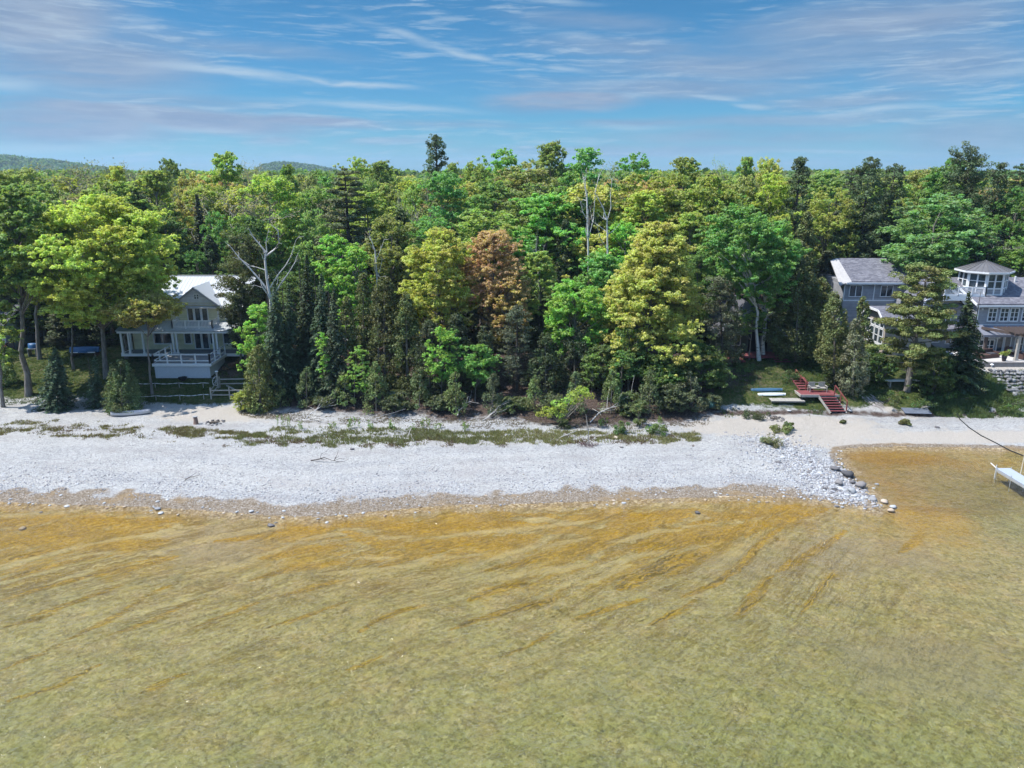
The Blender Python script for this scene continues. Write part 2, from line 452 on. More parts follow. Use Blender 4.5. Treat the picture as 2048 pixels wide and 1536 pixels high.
green = np.maximum(blob(2048, 1000, 6, 7), np.clip((-fs - 14) / 14, 0, 1) * .8)
# fan shaped flow coordinates: streaks of sand and algae radiate from the tip of the stone spit
P0 = px_world([(1780, 985)])[0]
dx, dy = fx - P0[0], fy - P0[1]
rr = np.hypot(dx, dy) + 1e-3
th = np.arctan2(dy, dx); th = np.where(th > math.pi / 2, th - 2 * math.pi, th)
_mx = np.array([-400, -60, -20, -5, 8, 18, 24, 30, 36, 60, 400.]); _mm = np.array([.5, .5, .55, .65, .85, 1.0, .75, .35, -.1, -.4, -.4])
_xs = np.linspace(-400, 400, 8001); _ms = np.interp(_xs, _mx, _mm); _M = np.concatenate([[0], np.cumsum((_ms[1:] + _ms[:-1]) / 2 * (_xs[1] - _xs[0]))])
def flow(x, y):
    # bars and streaks slant away from the shore and meet off the tip of the spit
    return x, y - np.interp(x, _xs, _M) + .6 * np.sin(x * .16) + .3 * np.sin(x * .37 + y * .2)
flow_u, flow_v = flow(fx, fy)
GOLD_L = [([(0, 1008), (60, 1006), (115, 1004)], 9), ([(0, 1046), (120, 1044), (250, 1050), (335, 1050)], 15), ([(0, 1076), (80, 1078), (165, 1070)], 8), ([(180, 1089), (240, 1086), (335, 1080)], 8), ([(0, 1149), (90, 1126), (200, 1104)], 5),
    ([(180, 1140), (270, 1126), (350, 1108)], 7), ([(130, 1260), (230, 1216), (300, 1176), (340, 1160)], 4.5), ([(0, 1372), (110, 1346), (200, 1302)], 3.5), ([(270, 1360), (310, 1346), (362, 1325)], 5), ([(0, 1312), (80, 1284), (130, 1260)], 3.5), ([(20, 1110), (90, 1096), (150, 1080)], 5),
    ([(0, 1185), (90, 1160), (190, 1140)], 4), ([(60, 1215), (140, 1192), (240, 1160)], 4), ([(0, 1236), (60, 1222), (120, 1206)], 3.5), ([(220, 1250), (300, 1226), (380, 1190)], 3.5), ([(380, 1240), (450, 1215), (520, 1190)], 3),
    ([(430, 1080), (520, 1072), (600, 1062), (690, 1050)], 4.5), ([(520, 1112), (600, 1100), (690, 1088)], 5), ([(500, 1152), (580, 1130), (690, 1118)], 5), ([(560, 1182), (620, 1166), (690, 1150)], 4), ([(530, 1240), (600, 1220), (690, 1190)], 3.5), ([(560, 1050), (640, 1060), (700, 1045)], 6),
    ([(690, 1062), (760, 1086), (800, 1080)], 6), ([(755, 1020), (800, 1018), (865, 1021)], 6), ([(690, 1052), (780, 1050), (850, 1056), (950, 1048), (1045, 1044)], 7), ([(820, 1088), (900, 1086), (980, 1080), (1060, 1070)], 11), ([(760, 1126), (830, 1106), (900, 1094)], 5),
    ([(960, 1132), (1040, 1118), (1100, 1105), (1170, 1090), (1210, 1070), (1300, 1046), (1366, 1040)], 7), ([(940, 1186), (990, 1166), (1050, 1155)], 5), ([(900, 1240), (940, 1226), (1000, 1210), (1060, 1195), (1130, 1178)], 5), ([(1240, 1162), (1290, 1140), (1366, 1110), (1420, 1098)], 12), ([(1270, 1092), (1330, 1080), (1400, 1070)], 11),
    ([(1220, 1046), (1300, 1034), (1380, 1030)], 9), ([(710, 1250), (750, 1226), (800, 1206), (850, 1194)], 3.5), ([(690, 1318), (760, 1290)], 3), ([(1380, 1046), (1440, 1036), (1500, 1030), (1560, 1016), (1640, 1010)], 4.5), ([(1366, 1078), (1420, 1074), (1480, 1058), (1560, 1036), (1650, 1018)], 8),
    ([(1366, 1178), (1430, 1156), (1480, 1120), (1530, 1072), (1565, 1050)], 5), ([(1478, 1208), (1510, 1180), (1542, 1140)], 6), ([(1300, 1230), (1360, 1205), (1400, 1180)], 4), ([(1150, 1220), (1220, 1200), (1290, 1182)], 4), ([(1000, 1290), (1060, 1268), (1110, 1240)], 3.5), ([(1560, 1130), (1620, 1100), (1690, 1060)], 5), ([(1600, 1210), (1640, 1170), (1670, 1130)], 4),
    ([(1800, 1100), (1830, 1080), (1850, 1050)], 4)]
PALE_L = [([(0, 1032), (100, 1034), (330, 1034)], 3), ([(0, 1122), (150, 1090), (240, 1074), (360, 1062)], 4), ([(60, 1136), (180, 1102), (245, 1098)], 4), ([(300, 1100), (420, 1074), (520, 1060), (600, 1050)], 4), ([(600, 1078), (690, 1064), (766, 1074), (820, 1070)], 4), ([(863, 1073), (950, 1063), (1043, 1057), (1116, 1048), (1185, 1040)], 3.6),
    ([(700, 1110), (800, 1112), (896, 1108), (956, 1102)], 4), ([(960, 1118), (1016, 1100), (1060, 1091), (1116, 1082), (1185, 1070)], 3.8), ([(1216, 1080), (1270, 1070), (1310, 1058), (1366, 1057)], 3.4), ([(1240, 1118), (1283, 1101), (1366, 1090), (1420, 1084)], 4), ([(1366, 1052), (1416, 1043), (1483, 1034)], 3), ([(640, 1140), (760, 1130), (860, 1118)], 5), ([(980, 1150), (1080, 1132), (1180, 1120)], 5), ([(1420, 1130), (1500, 1080), (1560, 1062)], 5), ([(400, 1140), (500, 1118), (600, 1080)], 5), ([(1090, 1162), (1180, 1150), (1260, 1120)], 5)]
def traced(lines):
    out = np.zeros(len(fx)); near = np.where((fy > 25) & (fy < 54) & (np.abs(fx) < 60))[0]; P = np.stack([fx[near], fy[near]], 1)
    for pts, hw in lines:
        a = px_world(pts, -.1); wd = hw * abs(YG(pts[0][1] + 1) - YG(pts[0][1])) * 1.15
        n_ = max(2, len(pts) * 5); tt = np.linspace(0, len(pts) - 1, n_); aa = np.stack([np.interp(tt, range(len(pts)), a[:, 0]), np.interp(tt, range(len(pts)), a[:, 1])], 1)
        ln = np.concatenate([[0], np.cumsum(np.hypot(*np.diff(aa, axis=0).T))]); best = np.full(len(P), 0.)
        for i in range(n_ - 1):
            p0, p1 = aa[i], aa[i + 1]; ab = p1 - p0; t_ = np.clip(((P - p0) @ ab) / (ab @ ab), 0, 1); d_ = np.hypot(*(P - p0 - t_[:, None] * ab).T)
            f_ = (ln[i] + t_ * (ln[i + 1] - ln[i])) / ln[-1]; w_ = wd * (.25 + .75 * np.sin(np.pi * np.clip(f_, .02, .98)) ** .6)
            best = np.maximum(best, np.clip(1.35 - .75 * d_ / w_, 0, 1))
        out[near] = np.maximum(out[near], best)
    return out
tr_gold, tr_pale = traced(GOLD_L), traced(PALE_L)
wgt_s = np.clip(1 - (dx + 13) / 14, .12, 1.0)
amber = np.where((fy > 51.8) & (fx > P0[0] - 7), np.maximum(amber * np.clip(.8 * (vnoise(fx, fy, 3.3, 21)), 0, .42), blob(1780, 906, 4.5, 1.6)), amber)
cove = (fy > 51.8) & (fx > P0[0] - 7)
wetf = np.where(cove, np.clip((1.0 - fs) / .7, 0, 1), np.clip((2.6 - fs + (nz2 - .5) * 1.6) / 1.3, 0, 1))
purple = np.where(fs > -.7, wetf, purple)
brown = np.clip(np.maximum(blob(1850, 950, 9, 7), blob(1740, 930, 4, 5)), 0, 1); grass = np.where(fs > 0, grass, brown)
sand_b = np.where(fs > 0, sand, wgt_s); sand = sand_b
idx = np.arange(len(fx)).reshape(GX.shape)
quads = np.stack([idx[:-1, :-1], idx[:-1, 1:], idx[1:, 1:], idx[1:, :-1]], -1).reshape(-1, 4)
qs = fs[quads].mean(1); qt = ftoe[quads].mean(1)
def sheet(name, sel, mat):
    q = quads[sel]; used, inv = np.unique(q, return_inverse=True); inv = inv.reshape(q.shape)
    me = bpy.data.meshes.new(name)
    me.vertices.add(len(used)); me.vertices.foreach_set('co', np.stack([fx, fy, fz], 1)[used].ravel())
    me.loops.add(inv.size); me.loops.foreach_set('vertex_index', inv.ravel().astype(np.int32))
    me.polygons.add(len(q)); me.polygons.foreach_set('loop_start', np.arange(0, inv.size, 4, dtype=np.int32))
    me.polygons.foreach_set('loop_total', np.full(len(q), 4, dtype=np.int32))
    me.update(); me.validate()
    me.polygons.foreach_set('use_smooth', [True] * len(me.polygons))
    for an, arrs in (('regions', (sand, grass, duff_shade)), ('bed', (amber, purple, green)), ('flow', (flow_u, flow_v, fs)), ('trace', (tr_gold, tr_pale, fs))):
        a = me.attributes.new(an, 'FLOAT_VECTOR', 'POINT')
        a.data.foreach_set('vector', np.stack(arrs, 1)[used].ravel())
    me.materials.append(mat)
    o = bpy.data.objects.new(name, me); C.collection.objects.link(o)
    o['kind'] = 'structure'
    return o
def attr3(t, name):
    a = t.add('ShaderNodeAttribute'); a.attribute_name = name
    return a.outputs['Vector'], t.add('ShaderNodeSeparateXYZ', inp={0: a.outputs['Vector']}).outputs
def k3(t, k): return t.add('ShaderNodeCombineXYZ', inp={0: k, 1: k, 2: k}).outputs[0]

def mat_land(name, forest=False):
    m, t, bs = mat_base(name, .95, .1)
    p = POS(t); _, rg = attr3(t, 'regions'); _, fl = attr3(t, 'flow')
    wob = t.noise(p, 1.3, 4, .65)
    wz = t.math('MULTIPLY', t.math('SUBTRACT', wob, .5), 1.3)
    # cobbles in two sizes
    pw = t.vmath('ADD', p, t.vmath('MULTIPLY', t.noise(p, 2.0, 2, .5, out=1), (.25, .25, 0)))
    v1 = t.vor(t.mapping(pw, scale=(1, 1.25, .3)), 6.5); v2 = t.vor(t.mapping(pw, scale=(1, 1.2, .3)), 13.0)
    e1 = t.vor(t.mapping(pw, scale=(1, 1.25, .3)), 6.5, 'DISTANCE_TO_EDGE').outputs['Distance']
    c1 = t.add('ShaderNodeSeparateXYZ', inp={0: v1.outputs['Color']}).outputs[0]
    c2 = t.add('ShaderNodeSeparateXYZ', inp={0: v2.outputs['Color']}).outputs[1]
    sz = t.rng(t.noise(p, .35, 3, .6), .4, .6)
    st = t.ramp(t.math('ADD', t.math('MULTIPLY', c1, .55), t.math('MULTIPLY', c2, .45)),
                [(0.10, (.36, .36, .38)), (.28, (.51, .525, .54)), (.55, (.61, .63, .65)), (.8, (.67, .69, .71)), (1.0, (.55, .52, .49))])
    gap = t.rng(e1, 0.0, .10, .72, 1.0)
    gap = t.mix(sz, k3(t, gap), k3(t, t.rng(e1, 0, .06, .85, 1.0)))
    st = t.mix(1.0, st, gap, 'MULTIPLY')
    ridg = t.noise(t.add('ShaderNodeCombineXYZ', inp={0: t.math('MULTIPLY', fl[0], .06), 1: t.math('MULTIPLY', fl[2], .55), 2: 0.0}).outputs[0], 1.0, 4, .6)
    st = t.mix(.8, st, t.ramp(ridg, [(.35, (.84, .845, .87)), (.5, (1, 1, 1)), (.65, (1.06, 1.05, 1.03))]), 'MULTIPLY')
    big = t.noise(t.mapping(p, scale=(.35, 1, 1)), .5, 4, .6)
    st = t.mix(t.rng(big, .45, .7, 0, .45), st, (.46, .44, .44))
    sandc = t.ramp(t.noise(p, 14, 4, .7), [(.3, (.47, .43, .39)), (.55, (.63, .60, .56)), (.75, (.73, .71, .69))])
    sandc = t.mix(t.rng(t.vor(p, 3.0).outputs['Distance'], .12, .02), sandc, (.25, .22, .19))
    smask = t.rng(t.math('ADD', rg[0], wz), .35, .75)
    c = t.mix(smask, st, sandc)
    # damp strip along the waterline
    _, bd = attr3(t, 'bed')
    wet = t.rng(t.math('ADD', bd[1], t.math('MULTIPLY', wz, .8)), .3, .75)
    wetc = t.ramp(t.math('ADD', t.math('MULTIPLY', c2, .5), t.math('MULTIPLY', t.noise(p, 3, 4, .7), .5)),
                  [(.2, (.16, .125, .085)), (.45, (.27, .22, .16)), (.62, (.36, .31, .25)), (.8, (.50, .48, .45))])
    wetc = t.mix(t.rng(t.noise(t.mapping(p, scale=(.5, 1, 1)), .5, 5, .65), .52, .66, 0, .7), wetc, t.mix(t.noise(p, 3, 4, .7), (.27, .18, .08), (.42, .32, .19)))
    c = t.mix(1.0, c, (.755, .735, .705), 'MULTIPLY')
    c = t.mix(wet, c, t.mix(1.0, wetc, (.84, .82, .81), 'MULTIPLY'))
    gcol = t.ramp(t.math('ADD', t.math('MULTIPLY', t.noise(p, 3.5, 5, .7), .6), t.math('MULTIPLY', t.noise(p, .5, 3, .6), .4)), [(.36, (.028, .040, .012)), (.47, (.055, .080, .020)), (.55, (.10, .105, .04)), (.64, (.16, .13, .09))])
    gm = t.rng(t.math('ADD', rg[1], wz), .4, .8)
    c = t.mix(gm, c, gcol)
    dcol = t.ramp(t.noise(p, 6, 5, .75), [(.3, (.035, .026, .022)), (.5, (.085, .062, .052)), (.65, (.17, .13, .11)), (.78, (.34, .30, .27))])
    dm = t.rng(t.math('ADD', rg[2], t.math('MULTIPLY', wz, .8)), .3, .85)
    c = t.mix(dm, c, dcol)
    t.set(bs.inputs['Base Color'], c)
    hgt_ = t.math('ADD', t.math('MULTIPLY', t.rng(e1, 0, .16), .07), t.math('MULTIPLY', t.noise(p, 8, 4, .7), .05))
    b = t.add('ShaderNodeBump'); b.inputs['Strength'].default_value = .8; b.inputs['Distance'].default_value = 1.0
    t.set(b.inputs['Height'], hgt_); t.set(bs.inputs['Normal'], b.outputs[0])
    return m
def mat_bed():
    m, t, bs = mat_base('lake_bed_stones', .9, .1)
    p = POS(t); _, bd = attr3(t, 'bed'); fv, fl = attr3(t, 'flow'); _, rg = attr3(t, 'regions')
    wob = t.noise(p, .8, 4, .6)
    wz = t.math('SUBTRACT', wob, .5)
    flv = t.add('ShaderNodeCombineXYZ', inp={0: t.math('MULTIPLY', fl[0], .10), 1: t.math('MULTIPLY', fl[1], .60), 2: 0.0}).outputs[0]
    w1 = t.noise(flv, .5, 3, .6, out=1)
    flw = t.vmath('ADD', flv, t.vmath('MULTIPLY', t.vmath('SUBTRACT', w1, (.5, .5, .5)), (1.2, 1.5, 0)))
    flw = t.vmath('ADD', flw, t.vmath('MULTIPLY', t.vmath('SUBTRACT', t.noise(p, .9, 3, .6, out=1), (.5, .5, .5)), (.35, .75, 0)))
    s1 = t.noise(flw, 1.0, 4, .6)                 # broad bars
    nv = t.add('ShaderNodeCombineXYZ', inp={0: t.math('MULTIPLY', fl[0], .11), 1: t.math('MULTIPLY', fl[2], .75), 2: 0.0}).outputs[0]
    nv = t.vmath('ADD', nv, t.vmath('MULTIPLY', t.vmath('SUBTRACT', t.noise(p, .35, 3, .6, out=1), (.5, .5, .5)), (.5, 1.9, 0)))
    s1 = t.mix(t.rng(fl[2], -6.5, -3.0), k3(t, s1), k3(t, t.noise(nv, 1.0, 4, .6)))
    s2 = t.noise(t.mapping(flw, scale=(1.6, 4.5, 1)), 1.0, 4, .6)   # thin streaks
    base = t.ramp(t.add('ShaderNodeSeparateXYZ', inp={0: t.vor(t.mapping(p, scale=(1, 1, .3)), 5.5).outputs['Color']}).outputs[0],
                  [(0.0, (.25, .215, .10)), (.35, (.32, .28, .14)), (.6, (.38, .335, .175)), (.85, (.34, .31, .20)), (1.0, (.44, .39, .25))])
    mott = t.ramp(t.noise(p, 1.6, 5, .72), [(.34, (.86, .85, .83)), (.5, (1, 1, 1)), (.64, (1.10, 1.08, 1.03))])
    base = t.mix(.9, base, mott, 'MULTIPLY')
    tint = t.ramp(t.noise(p, .55, 4, .65), [(.35, (.93, .96, .92)), (.5, (1, 1, 1)), (.65, (1.08, .98, 1.02))])
    base = t.mix(.8, base, tint, 'MULTIPLY')
    gm = t.rng(t.math('ADD', bd[2], wz), .2, .9, 0, .38)
    base = t.mix(gm, base, t.mix(1.0, base, (.62, .80, .70), 'MULTIPLY'))
    pale = t.math('MULTIPLY', t.rng(s1, .53, .60, 0, .6), rg[0])
    base = t.mix(t.math('MULTIPLY', pale, t.rng(fl[2], -17, -5, .0, 1.0, False)), base, (.50, .44, .27))
    pm = t.rng(t.math('ADD', bd[1], t.math('MULTIPLY', wz, 1.6)), .3, .9, 0, .55)
    base = t.mix(pm, base, t.mix(t.noise(p, 5, 4, .7), (.17, .135, .10), (.44, .38, .32)))
    amc = t.ramp(t.noise(p, 4, 5, .7), [(.3, (.22, .13, .010)), (.5, (.38, .25, .022)), (.7, (.50, .37, .08))])
    am = t.math('MULTIPLY', t.rng(t.math('ADD', bd[0], t.math('MULTIPLY', wz, .9)), .25, .75), t.mix(rg[0], k3(t, 1.0), k3(t, t.rng(s1, .55, .47))))
    s3 = t.noise(t.mapping(flw, loc=(5, 9, 0), scale=(3.4, 11, 1)), 1.0, 3, .55)
    def ridge(sc, loc, wid, patch, lo, hi, dt=2.5):
        n_ = t.noise(t.mapping(flw, loc=loc, scale=sc), 1.0, dt, .5)
        ln_ = t.rng(t.math('ABSOLUTE', t.math('SUBTRACT', n_, .5)), wid, wid * .25)
        pt_ = t.rng(t.noise(t.mapping(flw, loc=(loc[1], 3, 0), scale=patch), 1.0, 3, .6), lo, hi)
        return t.math('MULTIPLY', ln_, pt_)
    rl = t.math('MAXIMUM', ridge((1.3, 3.0, 1), (1, 2, 0), .075, (1.5, 1.2, 1), .47, .56), ridge((2.6, 6.5, 1), (4, 7, 0), .10, (2.5, 2.2, 1), .46, .56))
    rl = t.math('MAXIMUM', rl, t.math('MULTIPLY', ridge((4.5, 13, 1), (8, 3, 0), .12, (3, 3, 1), .50, .62), .45))
    am2 = t.math('MULTIPLY', t.math('MAXIMUM', rl, t.rng(s3, .57, .64, 0, .7)), t.math('MULTIPLY', t.rng(fl[2], -27, -9, .0, 1.0), t.rng(t.noise(p, .12, 2, .5), .40, .52, .5, 1.0)))
    am2 = t.math('MULTIPLY', t.math('MULTIPLY', am2, rg[0]), t.rng(t.noise(p, .22, 2, .5), .30, .48))
    base = t.mix(t.math('MULTIPLY', am, .72), base, amc)
    base = t.mix(t.math('MULTIPLY', am2, .8), base, t.mix(.72, amc, (.105, .075, .016)))
    bm_ = t.rng(t.math('ADD', rg[1], wz), .2, .9, 0, .8)
    base = t.mix(bm_, base, t.mix(1.0, base, (.74, .62, .40), 'MULTIPLY'))
    _, tc = attr3(t, 'trace')
    nb = t.noise(t.mapping(flw, scale=(3.5, 6.5, 1)), 1.0, 5, .7)
    nc = t.noise(t.mapping(flw, loc=(3, 5, 0), scale=(1.6, 1.8, 1)), 1.0, 3, .6)
    wb = t.math('ADD', t.math('MULTIPLY', t.math('SUBTRACT', nb, .5), 3.2), t.math('MULTIPLY', t.math('SUBTRACT', nc, .5), 1.6))
    base = t.mix(t.rng(t.math('ADD', tc[1], wb), .25, 1.0, 0, .7), base, t.mix(t.noise(p, 4, 4, .7), (.38, .325, .18), (.50, .44, .27)))
    has = t.rng(tc[0], .0, .35)
    gl_ = t.math('MULTIPLY', t.rng(t.math('ADD', tc[0], wb), .20, .85), has)
    nd = t.rng(t.noise(t.mapping(flw, loc=(9, 1, 0), scale=(4, 9, 1)), 1.0, 3, .6), .42, .62)
    base = t.mix(t.math('MULTIPLY', gl_, .9), base, t.mix(t.math('MULTIPLY', nd, t.rng(fl[2], -4, -9, .4, 1.0)), amc, (.12, .085, .015)))
    # the first shallow metre: greyish wet pebbles
    sh = t.rng(t.math('ADD', fl[2], t.math('MULTIPLY', wz, 3.0)), -1.7, -.2)
    peb = t.ramp(t.add('ShaderNodeSeparateXYZ', inp={0: t.vor(t.mapping(p, scale=(1, 1, .3)), 6.5).outputs['Color']}).outputs[1],
                 [(0, (.20, .16, .12)), (.5, (.36, .30, .24)), (.8, (.45, .41, .37)), (1, (.66, .64, .62))])
    base = t.mix(t.math('MULTIPLY', sh, .75), base, peb)
    base = t.mix(1.0, base, (.96, .85, .66), 'MULTIPLY')
    t.set(bs.inputs['Base Color'], base)
    b = t.add('ShaderNodeBump'); b.inputs['Strength'].default_value = .7; b.inputs['Distance'].default_value = .12
    t.set(b.inputs['Height'], t.math('ADD', t.noise(p, 4.5, 5, .7), t.math('MULTIPLY', t.math('MULTIPLY', s2, rg[0]), .8))); t.set(bs.inputs['Normal'], b.outputs[0])
    return m
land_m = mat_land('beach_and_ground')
sheet('lake_bed', qs < 0, mat_bed())
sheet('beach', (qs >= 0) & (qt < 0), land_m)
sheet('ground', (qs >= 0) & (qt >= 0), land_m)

# ------------------------------------------------------------------ water
def mat_water():
    m = bpy.data.materials.new('lake_water'); m.use_nodes = True; t = NT(m.node_tree); t.n.clear()
    p = POS(t); _, fl = attr3(t, 'flow')
    pw = t.vmath('ADD', p, t.vmath('MULTIPLY', t.noise(p, .5, 2, .5, out=1), (1.6, 1.6, 0)))
    n1 = t.noise(t.mapping(pw, rot=(0, 0, R_(-24)), scale=(1.0, 2.6, 1)), 1.5, 4, .62)
    n2 = t.noise(t.mapping(pw, rot=(0, 0, R_(16)), scale=(1.0, 2.2, 1)), 4.2, 3, .6)
    flv = t.add('ShaderNodeCombineXYZ', inp={0: t.math('MULTIPLY', fl[0], .5), 1: t.math('MULTIPLY', fl[1], 2.2), 2: 0.0}).outputs[0]
    n3 = t.noise(flv, 1.0, 3, .6)
    h = t.math('ADD', t.math('ADD', t.math('MULTIPLY', n1, .6), t.math('MULTIPLY', n2, .3)), t.math('MULTIPLY', n3, .3))
    b = t.add('ShaderNodeBump'); b.inputs['Strength'].default_value = 1.0; b.inputs['Distance'].default_value = .24
    t.set(b.inputs['Height'], h)
    fr = t.add('ShaderNodeFresnel'); fr.inputs['IOR'].default_value = 1.33; t.set(fr.inputs['Normal'], b.outputs[0])
    gl = t.add('ShaderNodeBsdfGlossy'); gl.inputs['Roughness'].default_value = .06; t.set(gl.inputs['Normal'], b.outputs[0])
    tint = t.mix(t.rng(fl[2], -26, -1, 0, 1, False), (.80, .90, .80), (.97, .97, .92))
    tr = t.add('ShaderNodeBsdfTransparent', inp={0: tint})
    mx = t.add('ShaderNodeMixShader', inp={0: fr.outputs[0], 1: tr.outputs[0], 2: gl.outputs[0]})
    t.add('ShaderNodeOutputMaterial', inp={0: mx.outputs[0]})
    return m
wx = axis(-58, 66, 1.0, -4500, 4500, 1.5); wy = axis(18, 66, 1.0, -1500, 80, 1.5)
WXm, WYm = np.meshgrid(wx, wy, indexing='xy')
wf, wg = WXm.ravel(), WYm.ravel()
mb = MB()
me = bpy.data.meshes.new('water')
wi = np.arange(len(wf)).reshape(WXm.shape)
wq = np.stack([wi[:-1, :-1], wi[:-1, 1:], wi[1:, 1:], wi[1:, :-1]], -1).reshape(-1, 4)
ws = sdist(np.stack([wf, wg], 1))
wq = wq[(ws[wq].min(1) < .5)]
me.from_pydata(np.stack([wf, wg, np.zeros(len(wf))], 1).tolist(), [], wq.tolist())
a = me.attributes.new('flow', 'FLOAT_VECTOR', 'POINT')
wu, wv_ = flow(wf, wg)
a.data.foreach_set('vector', np.stack([wu, wv_, ws], 1).ravel())
me.materials.append(mat_water())
o = bpy.data.objects.new('water', me); C.collection.objects.link(o); o['kind'] = 'structure'
# ------------------------------------------------------------------ trees
def nrm(a): return a / np.maximum(np.linalg.norm(a, axis=1, keepdims=True), 1e-9)
def leaves_mesh(name, P, N, L, W, cv, rs, mat):
    """one mesh of small kite-shaped leaf sprays at P, facing N, L long and W wide"""
    n = len(P)
    L = np.broadcast_to(L, n) * rs.uniform(.7, 1.3, n); W = np.broadcast_to(W, n) * rs.uniform(.7, 1.3, n)
    N = nrm(N); T = nrm(np.cross(N, nrm(rs.normal(size=(n, 3))))); B = np.cross(N, T)
    bend = N * (L * .18)[:, None]
    v = np.stack([P - T * L[:, None] * .5 - bend, P - B * W[:, None] * .5 - T * L[:, None] * .08, P + T * L[:, None] * .5 - bend, P + B * W[:, None] * .5 - T * L[:, None] * .08], 1).reshape(-1, 3)
    me = bpy.data.meshes.new(name)
    me.vertices.add(4 * n); me.vertices.foreach_set('co', v.astype(np.float32).ravel())
    me.loops.add(4 * n); me.loops.foreach_set('vertex_index', np.arange(4 * n, dtype=np.int32))
    me.polygons.add(n); me.polygons.foreach_set('loop_start', np.arange(0, 4 * n, 4, dtype=np.int32))
    me.polygons.foreach_set('loop_total', np.full(n, 4, dtype=np.int32))
    me.update()
    a = me.attributes.new('lv', 'FLOAT', 'FACE'); a.data.foreach_set('value', rs.rand(n).astype(np.float32))
    a = me.attributes.new('cv', 'FLOAT', 'FACE'); a.data.foreach_set('value', np.asarray(cv, np.float32))
    me.materials.append(mat)
    return me
LEAF = leaf_mat('foliage', .50); NEEDLE = leaf_mat('needles', .25, contrast=.42)
BARK = bark('bark_grey', (.13, .115, .10), (.24, .22, .20)); BARKP = bark('bark_pale', (.34, .32, .29), (.20, .185, .165))
BIRCH = bark('bark_birch', (.70, .68, .64), (.56, .54, .51), bands=True); DEAD = bark('bark_dead', (.60, .58, .56), (.42, .40, .38))
DARKB = bark('bark_dark', (.06, .05, .045), (.12, .105, .09))

def clumps_to_leaves(cc, rad, flat, per, rs, L, W, up=.55, rnd=.6):
    P, N, V = [], [], []
    for c, r in zip(cc, rad):
        n = max(4, int(per * rs.uniform(.7, 1.3)))
        q = nrm(rs.normal(size=(n, 3))); s = rs.uniform(.45, 1.0, n) ** .6
        p = q * s[:, None] * r; p[:, 2] *= flat
        P.append(c + p); nn = q + np.array([0, 0, up]) + rs.normal(size=(n, 3)) * rnd; N.append(nn)
        V.append(np.full(n, rs.rand()))
    return np.vstack(P), np.vstack(N), np.concatenate(V)
def tufted(cc, rad, flat, ts, per, rs):
    """each bough carries many small leaf tufts over its upper surface"""
    T, S, B = [], [], []
    for c, r in zip(cc, rad):
        n = max(3, int((r / ts) ** 2 * 2.3)); q = nrm(rs.normal(size=(n, 3))); q[:, 2] = np.where(rs.rand(n) < .35, q[:, 2], np.abs(q[:, 2]))
        k = rs.uniform(.35, 1.22, n)[:, None]; p = q * k * r * rs.uniform(.65, 1.35, 3); p[:, 2] *= flat + .1
        dh = np.array([c[0], c[1], 0]) / (math.hypot(c[0], c[1]) + .3); p = p + np.outer(p @ dh, dh) * .55; p[:, 2] += (p @ dh) * rs.uniform(-.25, .45)
        T.append(c + p); S.append(rs.uniform(.6, 1.3, n) * ts); B.append(np.full(n, rs.rand()))
    T = np.vstack(T); S = np.concatenate(S); B = np.concatenate(B); m = len(T)
    q = nrm(rs.normal(size=(m, per, 3))[:, :, :].reshape(-1, 3)); rr_ = rs.uniform(.3, 1.0, m * per)[:, None] * np.repeat(S, per)[:, None]
    off = q * rr_; off[:, 2] *= .6
    P = np.repeat(T, per, 0) + off
    N = q + np.array([0, 0, .7]) + rs.normal(size=q.shape) * .5
    V = np.repeat(B * .55 + rs.rand(m) * .45, per)
    return P, N, V
def limb(mb, a, b, r0, r1, rs, sag=.0, n=5, wob=.05):
    a, b = np.array(a, float), np.array(b, float); L = np.linalg.norm(b - a)
    pts = []
    for i in range(n):
        t_ = i / (n - 1); p = a + (b - a) * t_
        p = p + rs.normal(size=3) * wob * L * math.sin(math.pi * t_) * .6
        p[2] -= sag * L * math.sin(math.pi * t_)
        pts.append(p)
    mb.tube(pts, [r0 + (r1 - r0) * i / (n - 1) for i in range(n)], 5, cap=False)
    return pts

